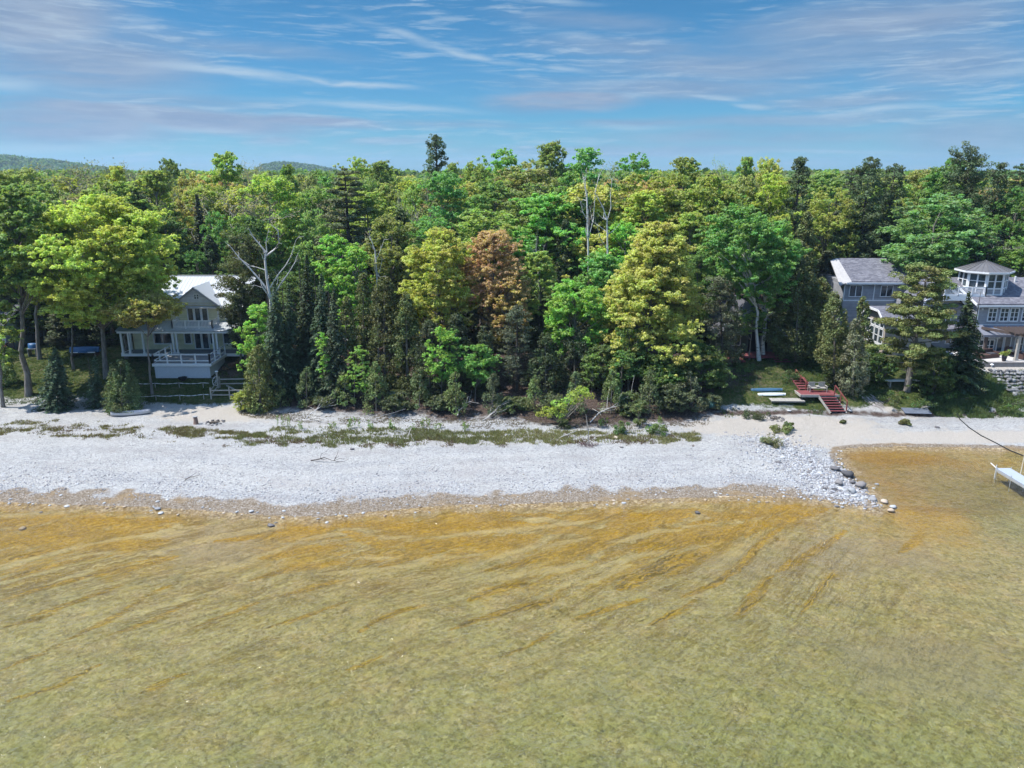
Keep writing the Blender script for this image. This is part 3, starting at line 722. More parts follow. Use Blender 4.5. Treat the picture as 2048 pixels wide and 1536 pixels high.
def gen_broad(seed, Ht, R, cb=.3, dens=1.0, leaf=.30, shape='round', lean=(0, 0), trunk_r=None, flat=.5, white=False, per=110, csize=.22, ncl=None, gap=0.0, tuft=.34, tn=2.6):
    """deciduous tree: trunk, limbs and a crown of many leafy boughs. Ht total height, R crown radius, cb fraction of bare stem"""
    rs = np.random.RandomState(seed)
    Hc = Ht * (1 - cb); z0 = Ht * cb
    ncl = ncl or int(125 * dens)
    lob_a = rs.uniform(0, 2 * math.pi, 6); lob_s = rs.uniform(-.28, .30, 6); lob_z = rs.uniform(0, 1, 6)
    cc, rad = [], []
    tries = 0
    while len(cc) < ncl and tries < ncl * 30:
        tries += 1
        t_ = rs.beta(1.35, 1.25); a = rs.uniform(0, 2 * math.pi)
        if shape == 'round': rt = math.sin(math.pi * (t_ * .86 + .12)) ** .55
        elif shape == 'cone': rt = (1 - t_) ** .75 * 1.08 + .12
        elif shape == 'vase': rt = (.35 + .85 * t_) * (1 - t_ ** 5) ** .5 + .1
        elif shape == 'umbrella': rt = 1.0 if t_ > .3 else .8
        else: rt = math.sin(math.pi * (t_ * .8 + .15)) ** .9
        for la, ls, lz in zip(lob_a, lob_s, lob_z):
            da = abs((a - la + math.pi) % (2 * math.pi) - math.pi)
            rt *= 1 + ls * math.exp(-(da / .7) ** 2 - ((t_ - lz) / .25) ** 2)
        u = rs.uniform(.25, 1) ** .55
        r = R * rt * u
        c = np.array([math.cos(a) * r, math.sin(a) * r, z0 + Hc * t_])
        if gap and vnoise(np.array([c[0] + 40 + seed]), np.array([c[2] + c[1] * .5 + 40]), R * .45, seed % 50)[0] < gap: continue
        cc.append(c); rad.append(R * csize * rs.uniform(.6, 1.25) * (.7 + .5 * (1 - abs(t_ - .45))))
    cc = np.array(cc); cc[:, 2] = np.minimum(cc[:, 2], Ht - .3)
    lv = np.array([lean[0], lean[1], 0.0])
    cc = cc + lv * (cc[:, 2:3] / Ht) ** 1.2
    ts = tuft * (.8 + .2 * min(R / 4, 1.5))
    P, N, V = tufted(cc, rad, flat, ts, max(8, int(per * .19)), rs)
    P[:, 2] = np.maximum(P[:, 2], .15)
    crown = leaves_mesh('crown', P, N, leaf, leaf * .62, V, rs, LEAF)
    mb = MB(); tr = trunk_r or Ht * .017
    npt = 9; tp = []
    top = Ht * (.86 if shape != 'vase' else .7)
    for i in range(npt):
        q = i / (npt - 1); z = top * q
        w_ = rs.normal(size=2) * tr * .5 * (0 if i == 0 else 1)
        tp.append(np.array([w_[0], w_[1], z]) + lv * (z / Ht) ** 1.2)
    tp[0][2] = -.4
    mb.tube(tp, [tr * 1.35 if i == 0 else tr * (1 - .85 * i / (npt - 1)) for i in range(npt)], 8, cap=False)
    order = rs.permutation(len(cc))[:int(26 * dens)]
    for j in order:
        c = cc[j]; zb = max(Ht * cb * .8, c[2] - np.hypot(c[0], c[1]) * rs.uniform(.5, 1.1) - .3)
        zb = min(zb, top * .95); i0 = min(int(zb / top * (npt - 1)), npt - 2)
        fr_ = (zb - tp[i0][2]) / max(tp[i0 + 1][2] - tp[i0][2], .01); a = tp[i0] + (tp[i0 + 1] - tp[i0]) * np.clip(fr_, 0, 1)
        limb(mb, a, c, tr * .42 * (1 - zb / Ht) + .02, .018, rs, sag=-.06)
    return crown, mb.mesh('trunk', BIRCH if white else BARK, True)

def gen_spruce(seed, Ht, R, leaf=.26, dens=1.0, droop=.25, bare=.03, lean=(0, 0), power=.85, gaps=.1):
    rs = np.random.RandomState(seed); P, N, V = [], [], []
    z = Ht * bare; mb = MB(); mb.tube([(0, 0, -.4), (0, 0, Ht * .5), (0, 0, Ht)], [Ht * .016, Ht * .009, .015], 6, cap=False)
    lv = np.array([lean[0], lean[1], 0.0])
    while z < Ht - .1:
        t_ = z / Ht; r = R * (1 - t_) ** power * (.35 + .65 * min(1, t_ / .12 + .5)); nb = max(5, int((5 + 5 * r) * dens))
        a0 = rs.uniform(0, 6.28)
        for k in range(nb):
            if rs.rand() < gaps: continue
            a = a0 + 6.283 * k / nb + rs.normal() * .15; rb = r * rs.uniform(.7, 1.14); cvv = rs.rand()
            m = max(2, int(rb / .13 * dens)); q = np.linspace(.12, 1, m) ** .85
            wd = rb * .26 * (1 - q) + .07
            for s_ in (-1, 0, 1):
                off = wd * s_ * rs.uniform(.5, 1.1, m)
                x = np.cos(a) * q * rb - np.sin(a) * off; y = np.sin(a) * q * rb + np.cos(a) * off
                zz = z + rb * (.12 * q - droop * q ** 1.6 * 1.3) + rs.normal(size=m) * .05
                P.append(np.stack([x, y, zz], 1)); N.append(np.stack([np.cos(a) * .35 * np.ones(m), np.sin(a) * .35 * np.ones(m), np.ones(m)], 1) + rs.normal(size=(m, 3)) * .45)
                V.append(np.full(m, cvv))
        z += .22 + .16 * (1 - t_)
    m = 14; P.append(np.stack([rs.normal(size=m) * .06, rs.normal(size=m) * .06, np.linspace(Ht - .7, Ht, m)], 1)); N.append(rs.normal(size=(m, 3))); V.append(np.full(m, .6))
    P = np.vstack(P); P = P + lv * (P[:, 2:3] / Ht); P[:, 2] = np.maximum(P[:, 2], .05)
    return leaves_mesh('crown', P, np.vstack(N), leaf, leaf * .45, np.concatenate(V), rs, NEEDLE), mb.mesh('trunk', DARKB, True)

def gen_cedar(seed, Ht, R, leaf=.24, dens=1.0, bare=.02, lean=(0, 0), power=.55, wob=.3, per=46, sparse=0.0):
    rs = np.random.RandomState(seed); nc = int((Ht * R * 10) * dens); cc, rad = [], []
    la = rs.uniform(0, 6.28, 5); lz = rs.uniform(0, .9, 5); ls = rs.uniform(-wob, wob, 5)
    while len(cc) < nc:
        t_ = rs.rand() ** 1.15; a = rs.uniform(0, 6.28)
        rt = (1 - t_) ** power * (.55 + .45 * min(1, t_ / .18))
        for A, Zq, S in zip(la, lz, ls):
            da = abs((a - A + math.pi) % 6.283 - math.pi); rt *= 1 + S * math.exp(-(da / .7) ** 2 - ((t_ - Zq) / .16) ** 2)
        if rs.rand() < sparse * (1 - t_): continue
        r = R * rt * rs.uniform(.35, 1.05) ** .5
        cc.append([math.cos(a) * r, math.sin(a) * r, Ht * (bare + (1 - bare) * t_) - r * .15]); rad.append(rs.uniform(.28, .6) * (.55 + .55 * (1 - t_)) * min(1.2, .6 + R * .25))
    cc = np.array(cc); lv = np.array([lean[0], lean[1], 0.0]); cc = cc + lv * (np.maximum(cc[:, 2:3], 0) / Ht)
    P, N, V = clumps_to_leaves(cc, rad, 1.15, per, rs, leaf, leaf, up=.2, rnd=.7)
    P[:, 2] = np.maximum(P[:, 2], .05)
    mb = MB(); mb.tube([(0, 0, -.4), tuple(lv * .5 + np.array([0, 0, Ht * .5])), tuple(lv + np.array([0, 0, Ht * .96]))], [Ht * .017, Ht * .01, .02], 6, cap=False)
    for j in rs.permutation(len(cc))[:10]:
        limb(mb, lv * (max(cc[j][2] - .3, .2) / Ht) + np.array([0, 0, max(cc[j][2] - .3, .2)]), cc[j] * [1.05, 1.05, 1], .035, .012, rs)
    return leaves_mesh('crown', P, N, leaf, leaf * .42, V, rs, NEEDLE), mb.mesh('trunk', BARK, True)

def gen_pine(seed, Ht, R, bare=.35, leaf=.24, lean=(0, 0), dens=1.0, taper=.8, trunk_r=None, spacing=.95, upsweep=.18, flat=.32, irregular=.45):
    rs = np.random.RandomState(seed); mb = MB(); tr = trunk_r or Ht * .016; lv = np.array([lean[0], lean[1], 0.0])
    mb.tube([lv * q ** 1.1 + np.array([0, 0, Ht * q - (.4 if q == 0 else 0)]) for q in (0, .25, .5, .75, 1)], [tr * 1.3, tr, tr * .75, tr * .45, .03], 8, cap=False)
    cc, rad = [], []; z = Ht * bare
    while z < Ht * .985:
        t_ = (z - Ht * bare) / (Ht * (1 - bare)); prof = R * min(1, .55 + t_ * 2.2) * (1 - t_ ** 1.6 * taper)
        nb = rs.randint(4, 7); a0 = rs.uniform(0, 6.28)
        for k in range(nb):
            a = a0 + 6.283 * k / nb + rs.normal() * .25; L = prof * rs.uniform(1 - irregular, 1.12)
            b = lv * (z / Ht) ** 1.1 + np.array([0, 0, z]); e = b + np.array([math.cos(a) * L, math.sin(a) * L, L * upsweep * rs.uniform(0, 2)])
            limb(mb, b, e, tr * .30 * (1 - t_ * .6), .015, rs, sag=.03)
            m = max(1, int(L / .62))
            for q in range(m):
                f_ = .38 + .62 * (q + 1) / m; c = b + (e - b) * f_ + rs.normal(size=3) * [.22, .22, .06]
                cc.append(c); rad.append(rs.uniform(.38, .72) * (1.15 if L > 1.6 else .85))
        z += spacing * rs.uniform(.75, 1.25) * (1.1 - .5 * t_)
    top = lv + np.array([0, 0, Ht]); cc.append(top); rad.append(.35)
    P, N, V = clumps_to_leaves(np.array(cc), rad, flat, int(64 * dens), rs, leaf, leaf, up=.5, rnd=.9)
    return leaves_mesh('crown', P, N, leaf, leaf * .34, V, rs, NEEDLE), mb.mesh('trunk', DARKB if trunk_r is None else BARK, True)

def gen_bare(seed, Ht, R, mat, cb=.35, depth=4, tr=None, leaves=0, leaf=.16, spread=.75, twig=.012):
    """leafless or barely leafing tree: recursive boughs"""
    rs = np.random.RandomState(seed); mb = MB(); tr = tr or Ht * .014; tips = []
    def grow(a, d, L, r, k):
        d = d / np.linalg.norm(d); b = a + d * L
        pts = limb(mb, a, b, r, max(r * .55, twig), rs, sag=-.05, n=4, wob=.09)
        if k == 0 or r < twig * 1.05: tips.append(b); return
        for _ in range(rs.randint(2, 4) if k > 1 else 3):
            q = rs.uniform(.45, 1.0); st = pts[0] + (pts[-1] - pts[0]) * q
            nd = d + rs.normal(size=3) * spread * np.array([1, 1, .55]) + np.array([0, 0, .22])
            grow(st, nd, L * rs.uniform(.5, .78), max(r * .55, twig), k - 1)
    mb.tube([(0, 0, -.4), (rs.normal() * .1, 0, Ht * cb)], [tr * 1.2, tr * .85], 7, cap=False)
    top = np.array([0, 0, Ht * cb])
    for k in range(5):
        a = 6.283 * k / 5 + rs.normal() * .3
        grow(top - np.array([0, 0, rs.uniform(0, .15) * Ht * cb]), np.array([math.cos(a) * R / Ht * 1.7, math.sin(a) * R / Ht * 1.7, 1.0]), Ht * (1 - cb) * .47, tr * .55, depth - 1)
    me = mb.mesh('trunk', mat, True)
    co = np.array(mb.v); zmax = co[:, 2].max(); sc = Ht / zmax
    for v_ in me.vertices: v_.co.z *= sc
    if not leaves: return None, me
    tp = np.array(tips) * [1, 1, sc]; sel = tp[rs.randint(0, len(tp), leaves)] + rs.normal(size=(leaves, 3)) * .35
    return leaves_mesh('crown', sel, rs.normal(size=(leaves, 3)) + [0, 0, .4], leaf, leaf * .6, rs.rand(leaves), rs, LEAF), me

def plant_tree(name, meshes, loc, col, label, cat='tree', group=None, rz=0.0, sc=(1, 1, 1)):
    e = empty(name, loc, label, cat, group, rz); e.scale = sc
    for nm, me in (('crown', meshes[0]), ('trunk', meshes[1])):
        if me is None: continue
        o = bpy.data.objects.new(nm, me); C.collection.objects.link(o); o.parent = e
        if nm == 'crown': o.color = (*col, 1)
    return e
# leaf colours (the albedo of the leaves themselves)
YG_, LG, MG, DG = (.54, .62, .085), (.36, .47, .09), (.27, .39, .09), (.16, .24, .065)
GOLD, RUST, OLV, BRN = (.60, .60, .12), (.60, .38, .18), (.38, .47, .12), (.38, .34, .20)
CED, SPR, PIN, BRT, CYG, HEM = (.17, .20, .055), (.095, .15, .075), (.13, .18, .07), (.30, .55, .06), (.22, .42, .13), (.11, .135, .06)

TREES = []
def front(kind, name, bx, tpx, tpy, Y, wpx, col, label, seed, by=None, group=None, cat='tree', **kw):
    """one tree of its own: stem at pixel column bx at depth Y, top at (tpx,tpy), crown wpx wide"""
    x = X(bx, Y, 2.5); z = H(x, Y); x = X(bx, Y, z + .5); z = H(x, Y)
    zt = Z(tpy, Y); Ht = max(zt - z, .8); R = wpx * mpp(Y, (z + zt) / 2) / 2
    xt = X(tpx, Y, zt); lean = (xt - x, 0.0)
    g = dict(broad=gen_broad, spruce=gen_spruce, cedar=gen_cedar, pine=gen_pine)[kind]
    ms = g(seed, Ht, R, lean=lean, **kw)
    TREES.append((x, Y, R))
    return plant_tree(name, ms, (x, Y, z), col, label, cat, group)
def TOE_Y(px):
    Y = 72.0
    for _ in range(4): Y = float(np.interp(X(px, Y, .9), TOE[:, 0], TOE[:, 1]))
    return Y
# --- the left yard
front('broad', 'maple_tree', 212, 196, 398, 80.5, 275, YG_, 'large bright yellow-green maple with a pale leaning trunk, left of the yellow house', 11, cb=.36, dens=2.6, per=130, csize=.15, leaf=.27, trunk_r=.30, gap=.3)
front('broad', 'maple_tree', 55, 30, 372, 76.7, 170, MG, 'tall mid-green maple at the left edge with a thick bluish grey trunk', 12, cb=.50, dens=1.9, per=120, csize=.16, leaf=.3, trunk_r=.33, gap=.25)
front('broad', 'maple_tree', 303, 291, 588, 76.5, 112, (0.476, 0.420, 0.084), 'slender olive-gold maple with a thin pale stem in front of the porch', 13, cb=.72, dens=.9, per=80, csize=.24, leaf=.26, trunk_r=.15, flat=.4)
front('broad', 'maple_tree', 78, 72, 430, 86, 150, DG, 'dark green tree behind the maple at the left edge, its trunk beside the dark cabin', 14, cb=.5, dens=1.3, trunk_r=.24)
front('broad', 'maple_tree', 238, 228, 368, 99, 150, LG, 'green round-topped maple standing behind the big yellow-green maple', 15, cb=.42, dens=1.6, per=120, csize=.17, trunk_r=.3)
front('broad', 'maple_tree', 252, 250, 590, 86, 70, DG, 'dark tree with a brown trunk just left of the yellow house porch', 16, cb=.5, dens=.8, trunk_r=.22)
front('broad', 'maple_tree', 4, -6, 600, 73.5, 70, LG, 'small light green maple branch-tree cut by the left edge above the grass', 17, cb=.35, dens=.7)
front('broad', 'maple_tree', 146, 138, 520, 83, 90, DG, 'thin grey-trunked tree between the two dark spruces in the left yard', 18, cb=.6, dens=.6, trunk_r=.14)
front('spruce', 'spruce_tree', 112, 110, 694, 72.8, 84, SPR, 'dark layered spruce at the top of the beach, wider one in the left yard', 21, dens=1.5, power=.7, leaf=.22)
front('spruce', 'spruce_tree', 190, 189, 712, 73.6, 44, SPR, 'narrow small spruce between the wide spruce and the round pine', 22, dens=1.5, power=.7, leaf=.2)
front('cedar', 'pine_shrub', 243, 240, 722, 72.6, 76, (0.168, 0.224, 0.070), 'round bushy green pine above the beached white boat', 23, power=.35, dens=2.2, leaf=.2, per=60, cat='shrub')
front('cedar', 'juniper_shrub', 8, 8, 694, 79, 40, DG, 'low dark shrub below the cabin deck at the left edge', 24, power=.3, dens=2, leaf=.2, cat='shrub')
# --- between the yellow house and the middle wood
front('pine', 'hemlock_tree', 492, 486, 470, 84.5, 118, (0.147, 0.161, 0.049), 'ragged olive evergreen behind the bare white tree, overlapping the house roof', 31, bare=.25, dens=1.5, taper=.55, spacing=.7, flat=.6, leaf=.28)
front('cedar', 'hemlock_tree', 480, 482, 575, 83.0, 52, HEM, 'dark drooping hemlock hiding the right end of the house balcony', 32, dens=1.0, bare=.28, power=.5, per=50)
front('broad', 'poplar_tree', 514, 516, 605, 77.0, 62, BRT, 'bright green leafy poplar at the right end of the porch', 33, cb=.1, dens=.8, per=80, leaf=.24)
front('cedar', 'cedar_tree', 520, 516, 690, 72.4, 70, (0.210, 0.238, 0.056), 'short yellowish cedar beside the wooden garden fence', 34, dens=1.5, power=.4)
front('spruce', 'spruce_tree', 552, 549, 560, 74.5, 92, SPR, 'bluish dark spruce leftmost in the tight spruce row', 35, dens=1.2, leaf=.24)
front('spruce', 'spruce_tree', 581, 577, 566, 75.5, 78, SPR, 'spruce just left of the tallest spire in the spruce row', 36, dens=1.2, leaf=.24)
front('spruce', 'spruce_tree', 616, 613, 508, 77, 86, (0.077, 0.112, 0.049), 'tallest spire of the tight spruce row, olive at its tip', 37, dens=1.2, leaf=.26)
front('spruce', 'spruce_tree', 645, 642, 548, 75.2, 84, SPR, 'spruce just right of the tallest spire in the spruce row', 38, dens=1.2, leaf=.24)
front('spruce', 'spruce_tree', 671, 668, 572, 73.8, 81, (0.098, 0.133, 0.070), 'greyish spruce at the right end of the spruce row', 39, dens=1.1, leaf=.24, bare=.12)
front('cedar', 'cedar_tree', 690, 692, 596, 76.5, 60, CED, 'olive cedar right behind the leaning green aspen saplings', 40, dens=1.0)
front('cedar', 'cedar_tree', 728, 726, 545, 78, 66, CED, 'tall olive-brown cedar left of the widest cedar in the middle wood', 41, dens=1.0)
front('cedar', 'cedar_tree', 770, 768, 556, 76.8, 100, (0.154, 0.168, 0.049), 'widest olive-brown cedar of the middle wood, left of the yellow-green maple', 42, dens=1.0, power=.45)
front('cedar', 'cedar_tree', 815, 812, 590, 75.4, 84, CED, 'dark cedar under the left side of the yellow-green maple', 43, dens=1.0, power=.5)
front('cedar', 'cedar_tree', 860, 858, 640, 74.4, 78, HEM, 'low dark cedar behind the pair of green aspens at the beach edge', 44, dens=1.0, power=.45)
front('cedar', 'cedar_tree', 915, 912, 630, 75.6, 84, HEM, 'dark cedar below the trunk of the rust-coloured maple', 45, dens=.9, power=.45)
front('cedar', 'cedar_tree', 970, 968, 655, 74.6, 70, HEM, 'low dark cedar left of the bare grey pine', 46, dens=.9, power=.45)
front('pine', 'pine_tree', 1034, 1034, 612, 75.4, 96, (0.140, 0.161, 0.091), 'thin grey-green pine with bare lower branches below the rust-coloured maple', 47, bare=.12, dens=.8, spacing=.6, taper=.9, flat=.4)
front('cedar', 'cedar_tree', 1092, 1090, 668, 74.6, 84, (0.105, 0.140, 0.049), 'dark green cedar under the bright green poplar', 48, dens=.9, power=.45)
front('cedar', 'cedar_tree', 1150, 1148, 660, 76.4, 88, HEM, 'deep shaded cedar behind the leaning light-green bush', 49, dens=.9, power=.4)
front('broad', 'beech_tree', 1205, 1205, 690, 75.0, 80, (0.140, 0.210, 0.049), 'low olive-green tree left of the golden maple trunk', 50, cb=.1, dens=.9, per=80, leaf=.22)
front('broad', 'beech_tree', 1258, 1258, 655, 74.6, 74, (0.154, 0.266, 0.056), 'young green beech with a pale stem left of the golden maple', 51, cb=.2, dens=.8, per=80, leaf=.22)
front('broad', 'beech_tree', 1330, 1330, 712, 74.6, 100, (0.126, 0.224, 0.042), 'low dark green beech under the middle of the golden maple', 52, cb=.15, dens=1.0, per=90, leaf=.22)
front('broad', 'beech_tree', 1402, 1402, 690, 75.0, 96, (0.119, 0.210, 0.042), 'low dark green beech at the right edge of the middle wood', 53, cb=.15, dens=1.0, per=90, leaf=.22)
# --- the coloured maples of the middle
front('broad', 'maple_tree', 880, 874, 458, 80, 158, (0.560, 0.560, 0.084), 'lemon-green flowering maple in the centre, left of the rust-coloured one', 61, cb=.28, dens=2.4, per=120, csize=.15, leaf=.24, gap=.28, shape='round')
front('broad', 'maple_tree', 985, 985, 462, 81.5, 132, RUST, 'rust-orange flowering maple in the centre', 62, cb=.34, dens=2.2, per=120, csize=.15, leaf=.23, gap=.28)
front('broad', 'maple_tree', 1020, 1010, 560, 78.5, 90, (0.504, 0.350, 0.098), 'smaller bronze maple low in front of the rust-orange maple', 63, cb=.35, dens=1.0, per=110, csize=.17, leaf=.26)
front('broad', 'maple_tree', 1285, 1322, 446, 78.2, 214, GOLD, 'large golden-yellow maple right of the centre', 64, cb=.12, dens=3.4, per=130, csize=.15, leaf=.24, gap=0, shape='cone', trunk_r=.3)
front('broad', 'poplar_tree', 1150, 1150, 560, 78.5, 120, BRT, 'vivid green poplar between the rust-orange and golden maples', 65, cb=.25, dens=1.8, per=100, csize=.16, leaf=.25, gap=.25)
front('broad', 'poplar_tree', 1215, 1208, 512, 88, 110, (0.224, 0.476, 0.098), 'soft green poplar behind the vivid green one', 66, cb=.3, dens=1.2, per=100, leaf=.26)
front('broad', 'poplar_tree', 1088, 1075, 500, 84, 70, LG, 'narrow green poplar right behind the rust-orange maple', 67, cb=.3, dens=.9, leaf=.25)
front('broad', 'poplar_tree', 720, 664, 470, 86, 80, BRT, 'bright green aspen right of the bare white tree, above the spruce row', 68, cb=.4, dens=1.2, per=100, csize=.18, leaf=.26)
front('broad', 'poplar_tree', 706, 712, 488, 83.5, 70, BRT, 'bright green aspen with a low crown behind the tall cedars', 69, cb=.3, dens=1.2, per=90, csize=.18, leaf=.26)
front('broad', 'birch_tree', 770, 790, 428, 88, 110, (0.336, 0.364, 0.098), 'pale olive birch left of the lemon-green maple', 70, cb=.3, dens=1.3, per=90, leaf=.25, gap=.3)
front('broad', 'birch_tree', 1520, 1482, 412, 82.5, 150, (0.210, 0.420, 0.084), 'green-topped birch with a leaning white trunk beside the cabin', 71, cb=.45, dens=1.7, per=110, csize=.16, leaf=.25, white=True, trunk_r=.21, gap=.25)
front('broad', 'birch_tree', 1527, 1540, 440, 83.6, 140, (0.224, 0.462, 0.091), 'green-topped birch with an upright white trunk beside the cabin, right of the pair', 72, cb=.38, dens=1.5, per=110, csize=.16, leaf=.25, white=True, trunk_r=.24, gap=.28)
front('pine', 'hemlock_tree', 1446, 1438, 556, 80.5, 84, (0.168, 0.182, 0.098), 'grey-olive thinning hemlock in front of the cabin roof', 73, bare=.2, dens=.9, spacing=.6, taper=.7, flat=.5)
front('cedar', 'cedar_tree', 1592, 1600, 525, 82, 128, (0.119, 0.147, 0.045), 'massive dark cedar right of the white birches', 74, dens=1.15, power=.38, bare=.1)
front('cedar', 'cedar_tree', 1636, 1646, 560, 84, 80, CED, 'dark olive cedar behind the grassy slope, left of the grey house', 75, dens=1.0, power=.45, bare=.1)
front('cedar', 'cedar_tree', 1670, 1670, 588, 76.4, 74, (0.196, 0.224, 0.063), 'yellow-olive cedar behind the wooden bench', 76, dens=1.2, power=.5, bare=.2)
front('cedar', 'cedar_tree', 1706, 1712, 640, 74.6, 62, (0.238, 0.252, 0.140), 'pale grey-olive cedar above the lower red stairs', 77, dens=1.0, power=.5, bare=.06, sparse=.3)
front('cedar', 'cedar_tree', 1728, 1726, 596, 79.5, 50, (0.182, 0.217, 0.056), 'narrow cedar in front of the sunroom of the grey house', 78, dens=1.0, power=.5)
front('broad', 'beech_tree', 1758, 1756, 690, 76.6, 62, (0.126, 0.210, 0.042), 'low green bushy tree left of the leaning pine', 79, cb=.05, dens=.9, per=80, leaf=.2)
front('pine', 'pine_tree', 1815, 1856, 534, 75.2, 158, (0.238, 0.266, 0.063), 'big leaning yellow-green pine in front of the grey house', 80, bare=.16, dens=2.0, taper=.62, trunk_r=.30, spacing=.62, flat=.42, leaf=.26, irregular=.4)
front('spruce', 'spruce_tree', 1930, 1938, 583, 75.6, 96, (0.084, 0.126, 0.049), 'dark spruce right of the leaning pine, against the grey house', 81, dens=1.3, leaf=.26, power=.8, gaps=.2)
front('broad', 'beech_tree', 1868, 1868, 700, 74.9, 90, (0.140, 0.210, 0.042), 'dark green undergrowth tree at the foot of the leaning pine', 82, cb=.05, dens=1.0, per=80, leaf=.2)

front('cedar', 'cedar_tree', 1462, 1464, 592, 81.5, 54, (.20, .22, .09), 'slim cedar right in front of the left half of the cabin', 130, dens=.8, power=.5, sparse=.3)
front('broad', 'beech_tree', 1500, 1506, 612, 82.8, 62, (.24, .38, .08), 'light-leaved small beech hiding the cabin gable behind the birches', 131, cb=.45, dens=.5, per=60, leaf=.2, tuft=.25, gap=.3)
# --- low bushy growth closing the foot of the wood
rsu = np.random.RandomState(91)
UND = [('broad', 505, 788, 44), ('cedar', 560, 772, 40), ('cedar', 612, 735, 46), ('broad', 650, 792, 44), ('cedar', 690, 745, 44), ('cedar', 752, 728, 56), ('broad', 790, 782, 50), ('cedar', 838, 738, 50),
       ('broad', 880, 790, 46), ('cedar', 912, 742, 46), ('cedar', 985, 748, 46), ('broad', 1024, 796, 50), ('cedar', 1070, 752, 46), ('broad', 1108, 790, 50), ('cedar', 1150, 745, 48), ('cedar', 1222, 738, 44), ('broad', 1262, 785, 50), ('cedar', 1300, 742, 50),
       ('broad', 1345, 766, 64), ('cedar', 1385, 745, 50), ('broad', 1424, 785, 36)]
LMU = [(505, 'the yellowish cedar'), (590, 'the spruce row'), (700, 'the aspen saplings'), (790, 'the widest cedar'), (880, 'the tallest aspen sapling'), (975, 'the crooked sapling'), (1060, 'the grey-green pine'), (1150, 'the leaning bush'), (1250, 'the golden maple trunk'), (1360, 'the kayak slope')]
seenu = {}
for k_, px_, py_, w_ in UND:
    lm_ = min(LMU, key=lambda q: abs(q[0] - px_))[1]; n_ = seenu.setdefault((k_, lm_), 0); seenu[(k_, lm_)] += 1
    c_ = [(.17, .22, .08), (.22, .29, .08), (.16, .19, .09)][rsu.randint(3)]
    front(k_, 'understory_' + ('bush' if k_ == 'broad' else 'cedar'), px_, px_ + rsu.randint(-4, 4), py_, TOE_Y(px_) + rsu.uniform(.9, 2.2), w_ * 1.15, c_,
          ('low dark leafy bush' if k_ == 'broad' else 'low young cedar') + ' at the wood edge by ' + lm_ + (', further right' if n_ else ''), 500 + px_, cat='bush', group='low growth along the edge of the wood',
          **(dict(cb=.02, dens=.5, per=60, leaf=.2, csize=.26, tuft=.24, gap=.3) if k_ == 'broad' else dict(dens=.8, power=.6, leaf=.2, sparse=.35)))
# --- the bare white tree and other leafless trees
def dead_tree(bx, by_top, Y, branches, label, r=.2, name='dead_tree', mat=None, seed=5):
    x = X(bx, Y, 2.5); z = H(x, Y); x = X(bx, Y, z); e = empty(name, (x, Y, z), label, 'tree'); mb = MB(); rs = np.random.RandomState(seed)
    def P(px, py, dy=0.0): zz = Z(py, Y); return np.array([X(px, Y, zz) - x, dy, zz - z])
    prev = None
    for pts, r0, r1 in branches:
        pp = [P(*q) for q in pts]
        if pts[0] == 'base': pass
        mb.tube(pp, list(np.linspace(r0, r1, len(pp))), 6, cap=False)
        for i in range(1, len(pp)):
            for _ in range(2):
                d = pp[i] - pp[i - 1]; L = np.linalg.norm(d) * rs.uniform(.3, .6)
                nd = d / np.linalg.norm(d) + rs.normal(size=3) * .6; limb(mb, pp[i], pp[i] + nd / np.linalg.norm(nd) * L, max(r1 * .7, .02), .012, rs, n=4, wob=.12)
    mb.build('trunk', mat or DEAD, e, True)
    return e
dead_tree(545, 0, 80, [([(548, 800), (546, 700), (541, 600)], .2, .16), ([(541, 600), (534, 560), (530, 520), (532, 505)], .16, .09), ([(532, 505), (520, 490), (505, 472), (498, 458)], .11, .03),
    ([(532, 512), (548, 500), (558, 485), (556, 462), (546, 452)], .11, .03), ([(539, 585), (520, 560), (498, 535), (478, 515), (460, 492)], .13, .03), ([(498, 530), (484, 520), (470, 516)], .05, .02),
    ([(530, 540), (512, 534), (500, 532)], .06, .02), ([(543, 600), (560, 570), (578, 545), (590, 525), (595, 510)], .11, .03), ([(541, 575), (556, 550), (572, 530), (582, 512), (592, 480)], .1, .02),
    ([(541, 598), (525, 575), (508, 570)], .06, .02), ([(534, 505), (532, 485), (536, 465)], .06, .02)],
    'bare white dead tree with crooked limbs, right of the yellow house')
dead_tree(762, 0, 84, [([(758, 790), (756, 620), (754, 550), (750, 500)], .14, .09), ([(750, 500), (742, 480), (738, 462)], .05, .02), ([(752, 520), (762, 498), (768, 480)], .05, .02), ([(754, 560), (760, 540), (764, 520)], .04, .02)],
    'thin dead grey tree between the tall cedars and the lemon-green maple', seed=8)
dead_tree(716, 0, 79, [([(708, 800), (710, 690), (710, 668)], .09, .07), ([(710, 668), (706, 655), (708, 640)], .04, .015), ([(711, 672), (716, 655), (722, 648)], .04, .015), ([(710, 690), (700, 675), (696, 650)], .04, .015), ([(712, 680), (724, 665), (732, 660)], .03, .015)],
    'small dead forked tree with white upper limbs among the cedars', seed=9)
dead_tree(1080, 0, 86, [([(1080, 700), (1078, 580), (1076, 520)], .12, .07), ([(1076, 520), (1072, 500), (1074, 480)], .05, .015), ([(1076, 530), (1086, 512), (1088, 494)], .05, .015), ([(1077, 545), (1068, 530), (1066, 512)], .04, .015)],
    'dead grey tree in the shade behind the rust-orange maple', seed=10)
def birch_pole(bx, tx, ty, Y, label, forks, seed, R=46, col=(0.210, 0.392, 0.098), topy=330):
    dead_tree(bx, 0, Y, [([(bx, 700), ((bx + tx) / 2, (560 + ty) / 2), (tx, ty)], .14, .09)] + forks, label, name='birch_tree', mat=BIRCH, seed=seed)
